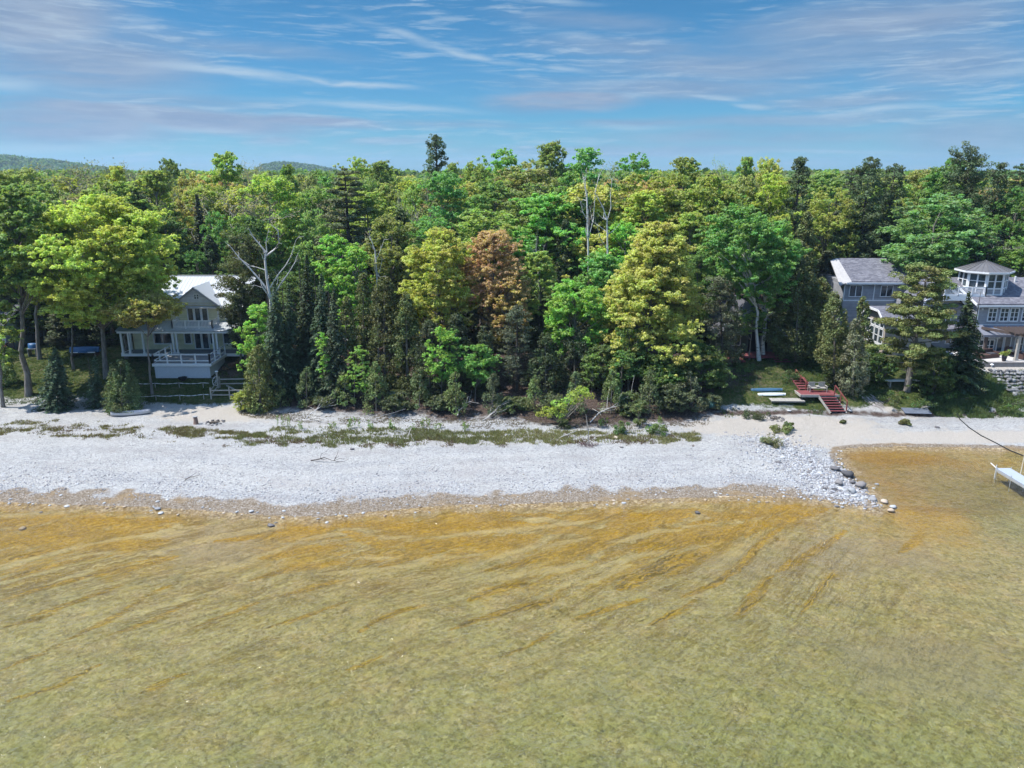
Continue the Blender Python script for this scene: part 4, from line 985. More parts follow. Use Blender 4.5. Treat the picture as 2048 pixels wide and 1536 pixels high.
birch_pole(1216, 1214, 440, 89.6, 'tall white birch trunk forking high above the golden maple, right of the pair', [([(1214, 440), (1206, 415), (1198, 400), (1190, 385)], .07, .03), ([(1214, 442), (1222, 415), (1221, 390), (1224, 362)], .07, .02), ([(1190, 385), (1196, 360), (1205, 335)], .05, .02), ([(1214, 470), (1226, 462), (1236, 452)], .06, .02)], 3)
birch_pole(1178, 1174, 400, 90.2, 'tall white birch trunk behind the vivid green poplar, left of the pair', [([(1174, 400), (1170, 370), (1172, 350)], .1, .03), ([(1175, 440), (1166, 425), (1160, 400)], .05, .02)], 4)

# --- thin saplings at the beach edge
def sapling(bx, tx, ty, Y, wpx, col, label, seed, cb=.35, dens=.5, group=None, name='aspen_sapling'):
    return front('broad', name, bx, tx, ty, Y, wpx, col, label, seed, cb=cb, dens=dens * .55, per=52, csize=.30, leaf=.19, tuft=.24, shape='oval', trunk_r=.055, white=False, cat='sapling', gap=.2, group=group)
sapling(664, 640, 664, 73.2, 34, BRT, 'thin leaning green aspen sapling in front of the spruce row', 91, cb=.25)
sapling(708, 712, 690, 72.6, 40, (0.308, 0.518, 0.084), 'straight aspen sapling with a white stem in front of the olive cedars', 92, cb=.2)
sapling(735, 722, 696, 72.6, 40, (0.280, 0.476, 0.070), 'aspen sapling with a curved stem, right of the straight white-stemmed one', 93, cb=.25)
sapling(884, 878, 652, 73.0, 60, BRT, 'tallest green aspen sapling in front of the lemon-green maple', 94, cb=.25, dens=.9)
sapling(905, 902, 655, 74.2, 46, (0.238, 0.476, 0.084), 'soft green aspen sapling just right of the tallest one', 95, cb=.3, dens=.7)
sapling(950, 962, 688, 73.0, 62, (0.210, 0.448, 0.070), 'green aspen sapling with a crooked stem below the rust-orange maple', 96, cb=.3, dens=.9)
sapling(1242, 1246, 700, 73.0, 46, (0.182, 0.336, 0.070), 'thin sapling with a pale stem left of the golden maple trunk', 97, cb=.3, dens=.7)
sapling(1308, 1312, 730, 72.8, 54, (0.140, 0.252, 0.042), 'short sapling with a white foot under the golden maple', 98, cb=.3, dens=.7)
sapling(1184, 1186, 705, 73.4, 40, (0.224, 0.336, 0.070), 'sparse sapling left of the low olive-green tree', 99, cb=.35, dens=.5)
sapling(484, 486, 778, 72.0, 40, (0.420, 0.476, 0.070), 'yellow-green shrub in front of the yellowish cedar', 100, cb=.02, dens=.7)
sapling(1440, 1440, 752, 75.4, 30, (0.126, 0.196, 0.056), 'dark thin-stemmed sapling at the edge of the grassy slope', 101, cb=.3, dens=.5)

# --- the forest behind: fourteen shapes, each tree its own object
SH_REF = {}
def ref(kind, i):
    k = (kind, i)
    if k in SH_REF: return SH_REF[k]
    s = 300 + i * 17 + hash_kind[kind] * 101
    if kind == 'maple': m = gen_broad(s, 17, 4.2, cb=.22, dens=1.5, per=85, csize=.18, leaf=.29, gap=.28, tuft=.40)
    elif kind == 'ash': m = gen_broad(s, 17, 3.2, cb=.22, dens=1.3, per=85, csize=.20, leaf=.28, shape='oval', gap=.28, tuft=.38)
    elif kind == 'aspen': m = gen_broad(s, 17, 2.6, cb=.3, dens=1.2, per=75, csize=.21, leaf=.25, shape='oval', white=True, gap=.25, tuft=.36)
    elif kind == 'pine': m = gen_pine(s, 19, 3.0, bare=.35, dens=1.3, leaf=.34)
    elif kind == 'spruce': m = gen_spruce(s, 15, 2.3, leaf=.4, dens=.9)
    elif kind == 'cedar': m = gen_cedar(s, 14, 2.4, leaf=.34, dens=.7)
    else: m = gen_bare(s, 17, 3.6, BARKP, leaves=1500, leaf=.22, depth=5, twig=.022)
    SH_REF[k] = m; return m
REF_DIM = dict(maple=(17, 4.2), ash=(17, 3.2), aspen=(17, 2.6), pine=(19, 3.0), spruce=(15, 2.3), cedar=(14, 2.4), bare=(17, 3.6))
hash_kind = dict(maple=1, ash=2, aspen=3, pine=4, spruce=5, cedar=6, bare=7)
KN = dict(maple='maple_tree', ash='ash_tree', aspen='aspen_tree', pine='pine_tree', spruce='spruce_tree', cedar='cedar_tree', bare='budding_tree')
CNAME = [(YG_, 'yellow-green'), (LG, 'light green'), (MG, 'mid-green'), (DG, 'dark green'), (GOLD, 'golden'), (RUST, 'rust-coloured'), (OLV, 'olive'), (BRN, 'brown'),
         (CED, 'olive-dark'), (SPR, 'blackish green'), (PIN, 'dark'), (BRT, 'vivid green'), (CYG, 'cool green'), (HEM, 'deep green')]
def cname(c): return min(CNAME, key=lambda q: sum((a - b) ** 2 for a, b in zip(q[0], c)))[1]
LMK = [(40, 'the maple at the left edge'), (200, 'the big yellow-green maple'), (380, 'the yellow house'), (540, 'the bare white tree'), (640, 'the spruce row'), (760, 'the widest cedar'),
       (875, 'the lemon-green maple'), (985, 'the rust-orange maple'), (1100, 'the gap beside the rust-orange maple'), (1196, 'the tall birch trunks'), (1320, 'the golden maple'), (1410, 'the right edge of the golden maple'), (1530, 'the pair of birches'),
       (1640, 'the massive dark cedar'), (1760, 'the left wing of the grey house'), (1860, 'the leaning pine'), (1965, 'the glazed roof turret'), (2060, 'the right end of the grey house')]
used_labels = {}
BG = []
rsb = np.random.RandomState(77)
def tall_pine(px, py, wpx, Y, label, seed, bx=None, **kw):
    x = X(px, Y, 15); z = H(x, Y); zt = Z(py, Y); g = dict(bare=.3, dens=.8, taper=.75, spacing=.75, upsweep=.5, flat=.7, irregular=.55, leaf=.34); g.update(kw)
    ms = gen_pine(seed, zt - z, wpx * mpp(Y, zt) / 2, **g); TREES.append((x, Y, 2)); plant_tree('pine_tree', ms, (x, Y, z), PIN, label)
def back(kind, px, tpy, wpx, Y, col, i=None, label=None, jit=True, hscale=1.0):
    x = X(px, Y, 15); z = H(x, Y); zt = Z(tpy, Y); Hh = max(zt - z, 4.0) * hscale; R = wpx * mpp(Y, zt - 4) / 2 * 1.15
    wpx_ = wpx; i = rsb.randint(0, 3) if i is None else i
    ms = ref(kind, i); h0, r0 = REF_DIM[kind]
    if jit: col = tuple(np.clip(np.array(col) * (1 + rsb.normal() * .08) * (1 + rsb.normal(size=3) * .05), .01, .6))
    BG.append([x, Y, z, kind, px, tpy, col, label, ms, (R / r0, R / r0, Hh / h0), rsb.uniform(0, 6.28), R])
EXPL = [  # the crowns one can tell apart in the photograph: kind, x, top, width, depth, colour
 ('maple', 60, 345, 120, 120, OLV), ('bare', 175, 322, 130, 128, (0.271, 0.288, 0.164)), ('bare', 262, 326, 70, 132, (0.246, 0.262, 0.182)), ('ash', 250, 336, 56, 118, YG_), ('ash', 322, 345, 95, 106, LG),
 ('maple', 350, 325, 56, 135, MG), ('maple', 398, 348, 84, 112, (.50, .48, .14)), ('spruce', 404, 385, 70, 100, (0.076, 0.098, 0.067)), ('ash', 465, 314, 92, 112, (0.345, 0.455, 0.084)), ('maple', 545, 356, 130, 102, (0.361, 0.517, 0.084)),
 ('bare', 515, 324, 60, 130, BRN), ('ash', 585, 338, 50, 116, LG), ('maple', 625, 350, 70, 122, (0.333, 0.354, 0.164)), ('pine', 698, 335, 108, 98, (0.172, 0.204, 0.084)), ('maple', 645, 344, 60, 130, MG), ('maple', 716, 320, 84, 128, LG),
 ('ash', 765, 328, 74, 124, MG), ('ash', 780, 372, 70, 108, (0.392, 0.486, 0.101)), ('maple', 632, 415, 70, 100, (0.314, 0.408, 0.134)),  ('maple', 885, 350, 124, 104, (0.188, 0.392, 0.101)), ('ash', 830, 372, 60, 112, LG), ('ash', 905, 332, 50, 122, OLV),
 ('maple', 950, 332, 70, 116, LG), ('maple', 1003, 303, 100, 122, (0.235, 0.470, 0.050)), ('maple', 1052, 328, 130, 114, (0.394, 0.419, 0.146)), ('ash', 1100, 290, 84, 118, (0.298, 0.345, 0.084)), ('aspen', 1168, 300, 100, 104, (0.204, 0.423, 0.101)),
 ('maple', 1090, 385, 150, 98, (0.204, 0.455, 0.076)), ('ash', 960, 385, 80, 100, (0.267, 0.439, 0.101)), ('aspen', 1140, 350, 80, 101, (0.235, 0.470, 0.101)), ('bare', 1210, 322, 76, 112, (0.345, 0.424, 0.302)), ('maple', 1262, 312, 92, 122, (0.188, 0.376, 0.050)), ('maple', 1295, 340, 160, 100, (0.423, 0.486, 0.084)), ('maple', 1250, 442, 100, 92, (0.267, 0.596, 0.059)),
 ('ash', 1362, 324, 96, 112, (0.386, 0.440, 0.084)), ('maple', 1420, 350, 120, 98, (0.345, 0.439, 0.067)), ('bare', 1440, 320, 64, 124, OLV), ('ash', 1482, 318, 50, 116, LG), ('maple', 1488, 358, 78, 104, (0.444, 0.472, 0.127)), ('maple', 1528, 324, 76, 122, GOLD),
 ('maple', 1528, 352, 110, 104, (0.423, 0.486, 0.050)), ('maple', 1640, 350, 110, 135, MG), ('maple', 1652, 378, 100, 110, (0.455, 0.489, 0.084)), ('cedar', 1608, 425, 70, 95, CED),
 ('pine', 1690, 345, 50, 116, PIN), ('maple', 1832, 345, 92, 122, (0.419, 0.445, 0.109)), ('maple', 1885, 325, 118, 112, (0.204, 0.408, 0.084)),  ('maple', 1868, 384, 170, 100, CYG), ('maple', 1902, 440, 130, 102, (0.235, 0.455, 0.084)),
 ('pine', 2018, 334, 54, 110, PIN), ('pine', 2062, 345, 60, 104, PIN), ('maple', 2022, 380, 100, 102, (0.188, 0.376, 0.067)), ('maple', 2045, 470, 90, 98, (0.251, 0.502, 0.067)), ('cedar', 1790, 452, 110, 110, (0.180, 0.229, 0.076)), ('cedar', 1680, 460, 80, 109, (0.165, 0.212, 0.084)),
 ('bare', 1955, 450, 90, 103, (0.246, 0.262, 0.182)), ('spruce', 1958, 480, 60, 103, SPR), ('cedar', 1735, 465, 90, 110, CED), ('spruce', 735, 395, 50, 106, HEM), ('cedar', 1130, 440, 70, 94, HEM), ('spruce', 1075, 455, 46, 92, SPR), ('cedar', 1200, 440, 60, 100, HEM),
 ('maple', 330, 420, 100, 98, (0.204, 0.345, 0.076)), ('maple', 600, 400, 60, 106, LG), ('ash', 20, 350, 80, 104, LG), ('maple', 440, 420, 70, 100, (0.204, 0.376, 0.084)), ('cedar', 420, 470, 60, 97, HEM), ('maple', 390, 500, 60, 95.5, (0.157, 0.345, 0.084)), ('maple', 860, 430, 110, 92, (0.204, 0.408, 0.101)), ('ash', 1380, 420, 90, 94, (0.376, 0.455, 0.084)),
 ('maple', 500, 430, 90, 96, (0.157, 0.298, 0.067)), ('cedar', 1600, 480, 70, 90, (0.151, 0.196, 0.084)), ('cedar', 1560, 560, 60, 92, HEM), ('maple', 1400, 500, 60, 90, (0.188, 0.345, 0.067)), ('spruce', 1115, 520, 44, 88, HEM), ('cedar', 930, 560, 60, 87, HEM), ('cedar', 1090, 600, 60, 84, HEM), ('cedar', 1215, 620, 60, 84, HEM), ('cedar', 1180, 560, 60, 88, HEM)]
for e_ in EXPL: back(e_[0], e_[1], e_[2] - (8 if e_[4] > 100 and e_[0] != 'bare' else 0), e_[3], e_[4], e_[5])
for px_, Y_, w_, py_, k_ in ((-20, 92, 90, 560, 'cedar'), (60, 93, 90, 575, 'maple'), (110, 91, 80, 590, 'cedar'), (150, 94, 90, 570, 'maple'), (200, 92, 80, 585, 'cedar'), (240, 95, 90, 560, 'maple'), (100, 97, 110, 520, 'maple'), (180, 98, 100, 520, 'cedar'), (20, 98, 100, 520, 'maple'),
    (1390, 93, 80, 560, 'cedar'), (1445, 95, 80, 540, 'maple'), (1570, 91, 80, 560, 'cedar'), (1620, 93, 80, 560, 'cedar'), (1660, 103, 80, 500, 'cedar'), (650, 91, 70, 560, 'cedar'), (580, 92, 80, 540, 'maple'), (700, 90, 70, 575, 'cedar'), (1000, 88, 80, 560, 'cedar'), (1110, 90, 80, 570, 'maple'), (1040, 91, 80, 540, 'maple'), (1340, 88, 90, 560, 'maple')):
    back(k_, px_, py_, w_, Y_, HEM if k_ == 'cedar' else DG)
tall_pine(877, 272, 74, 112, 'tallest dark pine standing alone above the canopy, left of centre', 701)
tall_pine(1585, 316, 62, 101, 'slim dark pine rising above the canopy behind the birch pair', 702, upsweep=.3)
tall_pine(1722, 316, 112, 110, 'broad dark pine rising behind the left wing of the grey house', 703, upsweep=.15, bare=.2)
tall_pine(1772, 330, 84, 112, 'dark pine with a flat top just right of the broad dark pine', 704, upsweep=.2)
tall_pine(1914, 318, 78, 108, 'bushy-topped dark pine above the large green maple at the right', 705, upsweep=.6, taper=.2, bare=.55)
tall_pine(1976, 332, 70, 104, 'dark pine tip above the canopy, right of the bushy-topped pine', 706, upsweep=.5)
# rows that fill the wood behind them, kept clear of the houses
HOUSES = [(-47, 84, -28, 96), (31, 86, 75, 107), (19, 83, 33, 92)]
def blocked(x, y, m=2.0): return any(a - m < x < c + m and b - m < y < d + m for a, b, c, d in HOUSES)
SILH = np.array([(-300, 340), (0, 338), (100, 344), (300, 336), (480, 338), (620, 342), (760, 340), (900, 342), (1000, 328), (1100, 322), (1250, 335), (1400, 338), (1500, 335), (1640, 350), (1780, 345), (1900, 340), (2048, 346), (2300, 346)])
for Y, sp in ((93, 5.6), (99, 6.2), (107, 6.5), (116, 7.0), (127, 7.6), (140, 8.5), (156, 9.5), (176, 11), (200, 13), (230, 15)):
    x = -.76 * Y - 4 + rsb.uniform(0, 4)
    while x < .76 * Y + 4:
        xx, yy = x + rsb.normal() * .8, Y + rsb.normal() * 1.8
        x += sp * rsb.uniform(.75, 1.25)
        if blocked(xx, yy) or any((xx - b[0]) ** 2 + (yy - b[1]) ** 2 < (2.6 + .2 * (Y > 110)) ** 2 for b in BG): continue
        px = 1024 + xx / mpp(yy, 18)
        kind = rsb.choice(['maple', 'ash', 'aspen', 'cedar', 'spruce', 'pine', 'bare'], p=[.42, .2, .12, .08, .06, .05, .07] if Y > 97 else [.3, .15, .1, .25, .17, .0, .03])
        top = np.interp(px, SILH[:, 0], SILH[:, 1]) + 6 + abs(rsb.normal()) * 10 + max(0, (122 - Y)) * 1.25 + (40 if Y < 96 else 0)
        if kind in ('cedar', 'spruce'): top += 26
        cols = dict(maple=[LG, MG, MG, LG, (0.210, 0.364, 0.063), (0.336, 0.392, 0.070), GOLD, RUST, OLV], ash=[LG, MG, YG_, OLV], aspen=[(0.196, 0.392, 0.084), LG], cedar=[CED, HEM], spruce=[SPR, HEM], pine=[PIN], bare=[BRN, OLV])[kind]
        if Y < 97: cols = dict(maple=[MG, DG, LG], ash=[MG, DG], aspen=[MG, LG], cedar=[HEM, CED], spruce=[HEM], pine=[PIN], bare=[BRN])[kind]
        col = cols[rsb.randint(len(cols))]
        back(kind, px, top, (REF_DIM[kind][1] * 2 * rsb.uniform(.85, 1.2)) / mpp(Y, 18), yy, col)
# labels that single each one out: colour, kind, depth row and landmark, then order from the left
rows_ = lambda Y: 'just behind' if Y < 97 else 'a little behind' if Y < 107 else 'well behind' if Y < 121 else 'far behind' if Y < 145 else 'in the distant canopy beyond'
keyed = {}
for b in BG:
    lm = min(LMK, key=lambda q: abs(q[0] - b[4]))[1]
    keyed.setdefault((cname(b[6]), b[3], rows_(b[1]), lm), []).append(b)
ordn = ['leftmost', 'second from the left', 'third from the left', 'fourth from the left', 'fifth from the left', 'sixth from the left', 'seventh from the left']
for (cn, kd, rw, lm), bs_ in keyed.items():
    bs_.sort(key=lambda b: b[4])
    kn = KN[kd].replace('_', ' ')
    for n_, b in enumerate(bs_):
        if b[4] < -40 or b[4] > 2090: lm2 = 'beyond the picture edge, ' + cn + ' ' + kn
        lab = f'{cn} {kn} {rw} {lm}'
        if len(bs_) > 1: lab += f', {ordn[min(n_, 6)]}'
        if len(lab.split()) > 16: lab = lab.replace('in the distant canopy beyond', 'far beyond').replace('second from the left', 'second one').replace('third from the left', 'third one').replace('fourth from the left', 'fourth one')
        b[7] = lab
for b in BG:
    plant_tree(KN[b[3]], b[8], (b[0], b[1], b[2] - .2), b[6], b[7], 'tree', 'trees of the wood behind the shore', b[10], b[9])
print('front trees', len(TREES), 'back trees', len(BG))

# --- the wood that runs on to the horizon, and the two far hills
def far_wood(name, pts, rad, per, leaf, col, seed):
    rs = np.random.RandomState(seed); P, N, V = [], [], []
    for c, r in zip(pts, rad):
        n = per; q = nrm(rs.normal(size=(n, 3))); q[:, 2] = np.abs(q[:, 2]) * .9 - .15
        P.append(c + q * r * rs.uniform(.75, 1.05, n)[:, None]); N.append(q + rs.normal(size=(n, 3)) * .5); V.append(np.full(n, rs.rand()))
    me = leaves_mesh(name, np.vstack(P), np.vstack(N), leaf, leaf * .8, np.concatenate(V), rs, LEAF)
    o = bpy.data.objects.new(name, me); C.collection.objects.link(o); o.color = (*col, 1); o['kind'] = 'stuff'
    return tag(o)
rs = np.random.RandomState(5)
n_ = 2600; yy = 255 * (1400 / 255) ** rs.rand(n_); xx = rs.uniform(-.8, .8, n_) * yy
o = far_wood('far_woodland', np.stack([xx, yy, 5 + rs.uniform(11, 16.5, n_)], 1), np.interp(yy, [255, 1400], [4.5, 9]) * rs.uniform(.8, 1.2, n_), 70, 2.4, (0.196, 0.308, 0.070), 6)
tag(o, 'green canopy of distant woodland running to the horizon', 'woodland')
def hill(name, px0, px1, pts, Y, seed, label, col):
    a = np.array(pts, float); xs = X(np.linspace(px0, px1, 70), Y, 24); ys = np.linspace(Y - 260, Y + 300, 26)
    zt = np.array([Z(v, Y) for v in np.interp(np.linspace(px0, px1, 70), a[:, 0], a[:, 1])])
    v, f = [], []
    prof = np.clip(1 - np.abs((ys - Y) / 330) ** 1.8, 0, 1)
    for j in range(26):
        for i in range(70): v.append((xs[i] * (ys[j] / Y), ys[j], 4 + (zt[i] - 10) * prof[j] if zt[i] > 12 else 4))
    for j in range(25):
        for i in range(69): k = j * 70 + i; f.append((k, k + 1, k + 71, k + 70))
    me = bpy.data.meshes.new('hills'); me.from_pydata(v, [], f)
    me.materials.append(simple('hill_soil', (0.070, 0.112, 0.042), .95, .3, .02)); o = bpy.data.objects.new('hills', me); C.collection.objects.link(o); o['kind'] = 'structure'
    rs = np.random.RandomState(seed); n = 1500; ii = rs.randint(0, 25, n) ; jj = rs.randint(0, 69, n)
    vv = np.array(v).reshape(26, 70, 3); fr = rs.rand(n, 1); p = vv[ii, jj] * (1 - fr) + vv[np.minimum(ii + 1, 25), np.minimum(jj + 1, 69)] * fr; p[:, 2] += 2
    o2 = far_wood(name, p, rs.uniform(8, 13, n), 60, 5.0, col, seed + 1); tag(o2, label, 'woodland')
hill('hillside_woodland', -260, 300, [(-260, 300), (0, 313), (60, 319), (130, 326), (170, 332), (290, 350), (300, 352)], 1500, 8, 'bluish wooded hill on the horizon at the far left', (0.140, 0.238, 0.126))  # leaf colour has the blue of the haze painted in
hill('ridge_woodland', 500, 700, [(500, 352), (530, 332), (570, 327), (620, 333), (680, 345), (700, 352)], 1700, 9, 'small bluish wooded ridge on the horizon above the spruce row', (0.126, 0.210, 0.140))  # haze blue painted into this ridge's leaf colour too
# ------------------------------------------------------------------ buildings
WHT = simple('white_paint', (.64, .66, .69), .55, .06, 1.5); WHT2 = simple('white_trim', (.72, .73, .75), .5, .05, 1.5)
YEL = banded('pale_yellow_siding', (.66, .62, .42), 2, .13, .9); WSID = banded('white_gable_siding', (.62, .65, .68), 2, .16, .85)
GSID = banded('grey_siding', (.29, .30, .33), 2, .17, .7, var=.14); LATT = simple('white_lattice', (.50, .53, .58), .7, .12, 9)
METAL = simple('white_metal_roof', (.46, .48, .50), .4, .06, .8, spec=.4); PMETAL = simple('porch_metal_roof', (.42, .44, .46), .35, .2, .8, spec=.5)
GL = glass(); SHG = shingle(); DECKG = simple('grey_deck_boards', (.20, .205, .215), .7, .15, 2, stretch=(1, 8, 1))
REDW = simple('red_deck_boards', (.19, .058, .062), .75, .4, 2.5, stretch=(1, 5, 1)); REDR = simple('red_rail_paint', (.24, .075, .065), .65, .3, 2)
WOODG = simple('weathered_wood', (.34, .325, .30), .85, .22, 3, stretch=(1, 6, 1), bump=.4); WOODD = simple('dark_stained_wood', (.085, .065, .06), .75, .25, 3)
STONE = simple('grey_boulder', (.37, .37, .38), .9, .28, 2.2, bump=.6); PAVER = simple('pale_paving', (.50, .48, .46), .85, .12, 1.2); WICK = simple('brown_wicker', (.085, .05, .042), .8, .3, 9)
CAB = simple('cabin_grey_green', (.10, .12, .11), .85, .2, 2); CABR = simple('cabin_shingles', (.085, .085, .10), .9, .25, 3); DARKIN = simple('dark_opening', (.012, .012, .014), .9, .2, 1)
CONC = simple('retaining_block', (.27, .25, .24), .9, .18, 2.2); BLUE = simple('blue_tarpaulin', (.03, .10, .22), .45, .2, 1.5); TEAL = simple('teal_paint', (.10, .22, .20), .6, .2, 2)

def window(parent, x0, x1, z0, z1, y, cols=1, rows=1, fr=.09, mat=None, name='window', axis='y', out=-1):
    """framed window on the plane y (axis y) or x (axis x); `out` is the side it faces"""
    def bx(mb, a0, a1, p0, p1, q0, q1):
        lo, hi = sorted((y + out * p0, y + out * p1))
        return mb.box(a0, a1, lo, hi, q0, q1) if axis == 'y' else mb.box(lo, hi, a0, a1, q0, q1)
    f = MB(); d0, d1 = -.02, .07
    bx(f, x0, x0 + fr, d0, d1, z0, z1); bx(f, x1 - fr, x1, d0, d1, z0, z1)
    bx(f, x0 + fr, x1 - fr, d0, d1 - .004, z1 - fr, z1); bx(f, x0 + fr, x1 - fr, d0, d1 + .02, z0, z0 + fr)
    for i in range(1, cols):
        c = x0 + (x1 - x0) * i / cols; bx(f, c - .045, c + .045, d0, d1 - .008, z0 + fr, z1 - fr)
    for i in range(1, rows):
        c = z0 + (z1 - z0) * i / rows; bx(f, x0 + fr, x1 - fr, d0, d1 - .014, c - .03, c + .03)
    o = f.build(name, mat or WHT2, parent)
    g = MB(); bx(g, x0 + fr * .6, x1 - fr * .6, .0, .022, z0 + fr * .6, z1 - fr * .6)
    g.build('pane', GL, o)
    return o
def railing(name, parent, pts, h, post, mat, rails=(1.0, .25), sp=1.5, baluster=0, postw=.12, label=None):
    mb = MB()
    for a, b in zip(pts[:-1], pts[1:]):
        a, b = Vector(a), Vector(b); n = max(1, round((b - a).length / sp))
        for i in range(n + 1):
            p = a + (b - a) * i / n; mb.box(p.x - postw / 2, p.x + postw / 2, p.y - postw / 2, p.y + postw / 2, p.z - .1, p.z + h + .06)
        for r in rails: mb.beam(a + Vector((0, 0, h * r)), b + Vector((0, 0, h * r)), .05, .11)
        if baluster:
            m = max(1, int((b - a).length / baluster))
            for i in range(m):
                p = a + (b - a) * (i + .5) / m; mb.box(p.x - .02, p.x + .02, p.y - .02, p.y + .02, p.z + h * rails[-1], p.z + h * rails[0] - .03)
    return mb.build(name, mat, parent, label=label)
def seam_roof(mb, a, b, c, d, sp=.42, th=.1, rib=.045):
    """metal roof plane, a-b along the eave, d-c along the ridge, standing seams running up"""
    a, b, c, d = map(Vector, (a, b, c, d)); n = (b - a).cross(d - a).normalized()
    if n.z < 0: n = -n
    mb.prism([a, b, c, d], -n * th)
    k = int((b - a).length / sp)
    for i in range(k + 1):
        q = (i + .02) / (k + .04); p0 = a + (b - a) * q + n * .0; p1 = d + (c - d) * q + n * .0
        mb.beam(p0, p1, rib, .04, up=n)

# === pale yellow house with a white metal roof
hx, hy, hz = -38.0, 87.0, 3.75
h1 = empty('yellow_house', (hx, hy, hz), 'pale yellow house with a white metal roof, porch and gabled balcony', 'house')
m = MB(); m.box(-6.9, 6.1, 0, 11, -.6, 3.1); m.box(-6.9, 6.1, .02, 10.98, 3.1, 5.05); m.build('wall', YEL, h1)
m = MB(); m.box(-6.3, 5.5, .06, 10.9, -1.6, -.6); m.build('foundation', STONE, h1)
RZ, RY, EY, EZ = 8.02, 5.5, -.45, 5.05
m = MB(); seam_roof(m, (-7.4, EY, EZ), (6.6, EY, EZ), (6.6, RY, RZ), (-7.4, RY, RZ)); seam_roof(m, (-7.4, 11.4, EZ), (6.6, 11.4, EZ), (6.6, RY + .01, RZ), (-7.4, RY + .01, RZ))
m.box(-7.4, 6.6, RY - .12, RY + .12, RZ - .02, RZ + .07); rf = m.build('roof', METAL, h1)
m = MB(); m.prism([(-6.9, .1, 5.0), (-6.9, 10.9, 5.0), (-6.9, RY, RZ - .16)], (.12, 0, 0)); m.prism([(5.98, .1, 5.0), (5.98, 10.9, 5.0), (5.98, RY, RZ - .16)], (.12, 0, 0)); m.build('gable_wall', WSID, h1)
# dormer with gable
dx0, dx1, dc, dzE, dzA = -1.4, 3.5, 1.05, 5.55, 7.4
m = MB(); m.box(dx0, dx1, -.03, 5.0, 2.9, 5.62); m.build('dormer_wall', YEL, h1)
m = MB(); m.prism([(dx0, -.05, 5.6), (dx1, -.05, 5.6), (dc, -.05, dzA - .05)], (0, .12, 0)); m.box(dx0 + .3, dx1 - .3, -.16, -.04, 5.38, 5.5); m.build('gable_panel', WSID, h1)
window(h1, dc - .3 + .15, dc + .3 + .15, 6.0, 6.62, -.06, 2, 2, .07, name='attic_window')
sl = (dzA - dzE) / (dx1 - dc)
m = MB(); yb = RY - (RZ - dzA) / ((RZ - EZ) / (RY - EY)); ye = RY - (RZ - dzE + .17) / ((RZ - EZ) / (RY - EY))
for s in (-1, 1):
    ex = dc + s * (dx1 - dc + .35); ez = dzE - .35 * sl
    m.prism([(ex, -.4, ez), (dc, -.4, dzA), (dc, yb + .3, dzA), (ex, ye + .6, ez)], (0, 0, .09))
m.build('dormer_roof', METAL, h1)
m = MB()
for s in (-1, 1):
    ex = dc + s * (dx1 - dc + .35); ez = dzE - .35 * sl
    m.beam((ex, -.43, ez - .06), (dc, -.43, dzA - .06), .06, .2)
m.build('bargeboard', simple('grey_trim', (.30, .32, .35), .6, .1), h1)
for i in range(3): window(h1, -.12 + i * .84, .68 + i * .84, 3.0, 5.12, -.035, 1, 1, .11, name='glass_door')
m = MB()
for xx in (dx0, dx1): m.box(xx - .07, xx + .07, -.09, .02, 2.9, 5.4)
m.build('corner_board', WHT2, h1)
# balcony
m = MB(); m.box(-1.25, 3.45, -1.9, -.05, 2.72, 2.84); m.box(-1.3, 3.5, -1.98, -1.9, 2.32, 2.9); m.build('balcony_floor', WHT2, h1)
railing('balcony_railing', h1, [(-1.2, -.1, 2.86), (-1.2, -1.88, 2.86), (3.4, -1.88, 2.86), (3.4, -.1, 2.86)], .95, 1, WHT2, (1.0, .22), 1.55, .16)
# porch roof, both sides of the balcony
m = MB(); seam_roof(m, (-7.6, -2.4, 2.72), (7.6, -2.4, 2.72), (7.6, -.02, 3.45), (-7.6, -.02, 3.45), .38, .08); m.build('porch_roof', PMETAL, h1)
m = MB(); m.box(-7.5, 7.5, -2.36, -2.24, 2.42, 2.62); m.box(-7.55, -7.43, -2.24, 0, 2.42, 2.62); m.box(7.43, 7.55, -2.24, 0, 2.42, 2.62); m.build('porch_beam', WHT2, h1)
m = MB(); m.box(-7.3, 7.4, -2.2, -.0, -.16, 0); m.build('porch_floor', DECKG, h1)
m = MB(); m.box(-7.36, 7.46, -2.28, -2.2, -.30, .02); m.box(-7.40, -7.3, -2.2, 0, -.30, .02); m.build('porch_fascia', WHT2, h1)
for xx in (-7.2, -6.35, -4.7, -1.2, -.8, 3.45, 3.85, 7.3):
    m = MB(); m.box(xx - .1, xx + .1, -2.18, -1.98, 0, 2.42); m.box(xx - .14, xx + .14, -2.22, -1.94, 0, .14); m.build('porch_column', WHT2, h1)
m = MB(); m.box(-7.25, -7.05, -.2, 0, 0, 2.42); m.build('porch_column', WHT2, h1)
for a, b, n in ((-4.5, -2.2, 2), (-.85, .1, 1), (3.75, 5.75, 2)): window(h1, a, b, .62, 2.2, -.02, n, 1, .14)
for a, b in ((.35, 1.22), (1.26, 2.13)): window(h1, a, b, .03, 2.22, -.02, 1, 1, .11, name='patio_door')
window(h1, 2.2, 2.62, .62, 2.2, -.02, 1, 1, .1)
window(h1, -5.3, -3.9, 3.6, 4.75, -.02, 2, 1, .1); window(h1, 4.3, 5.5, 3.6, 4.75, -.02, 2, 1, .1)
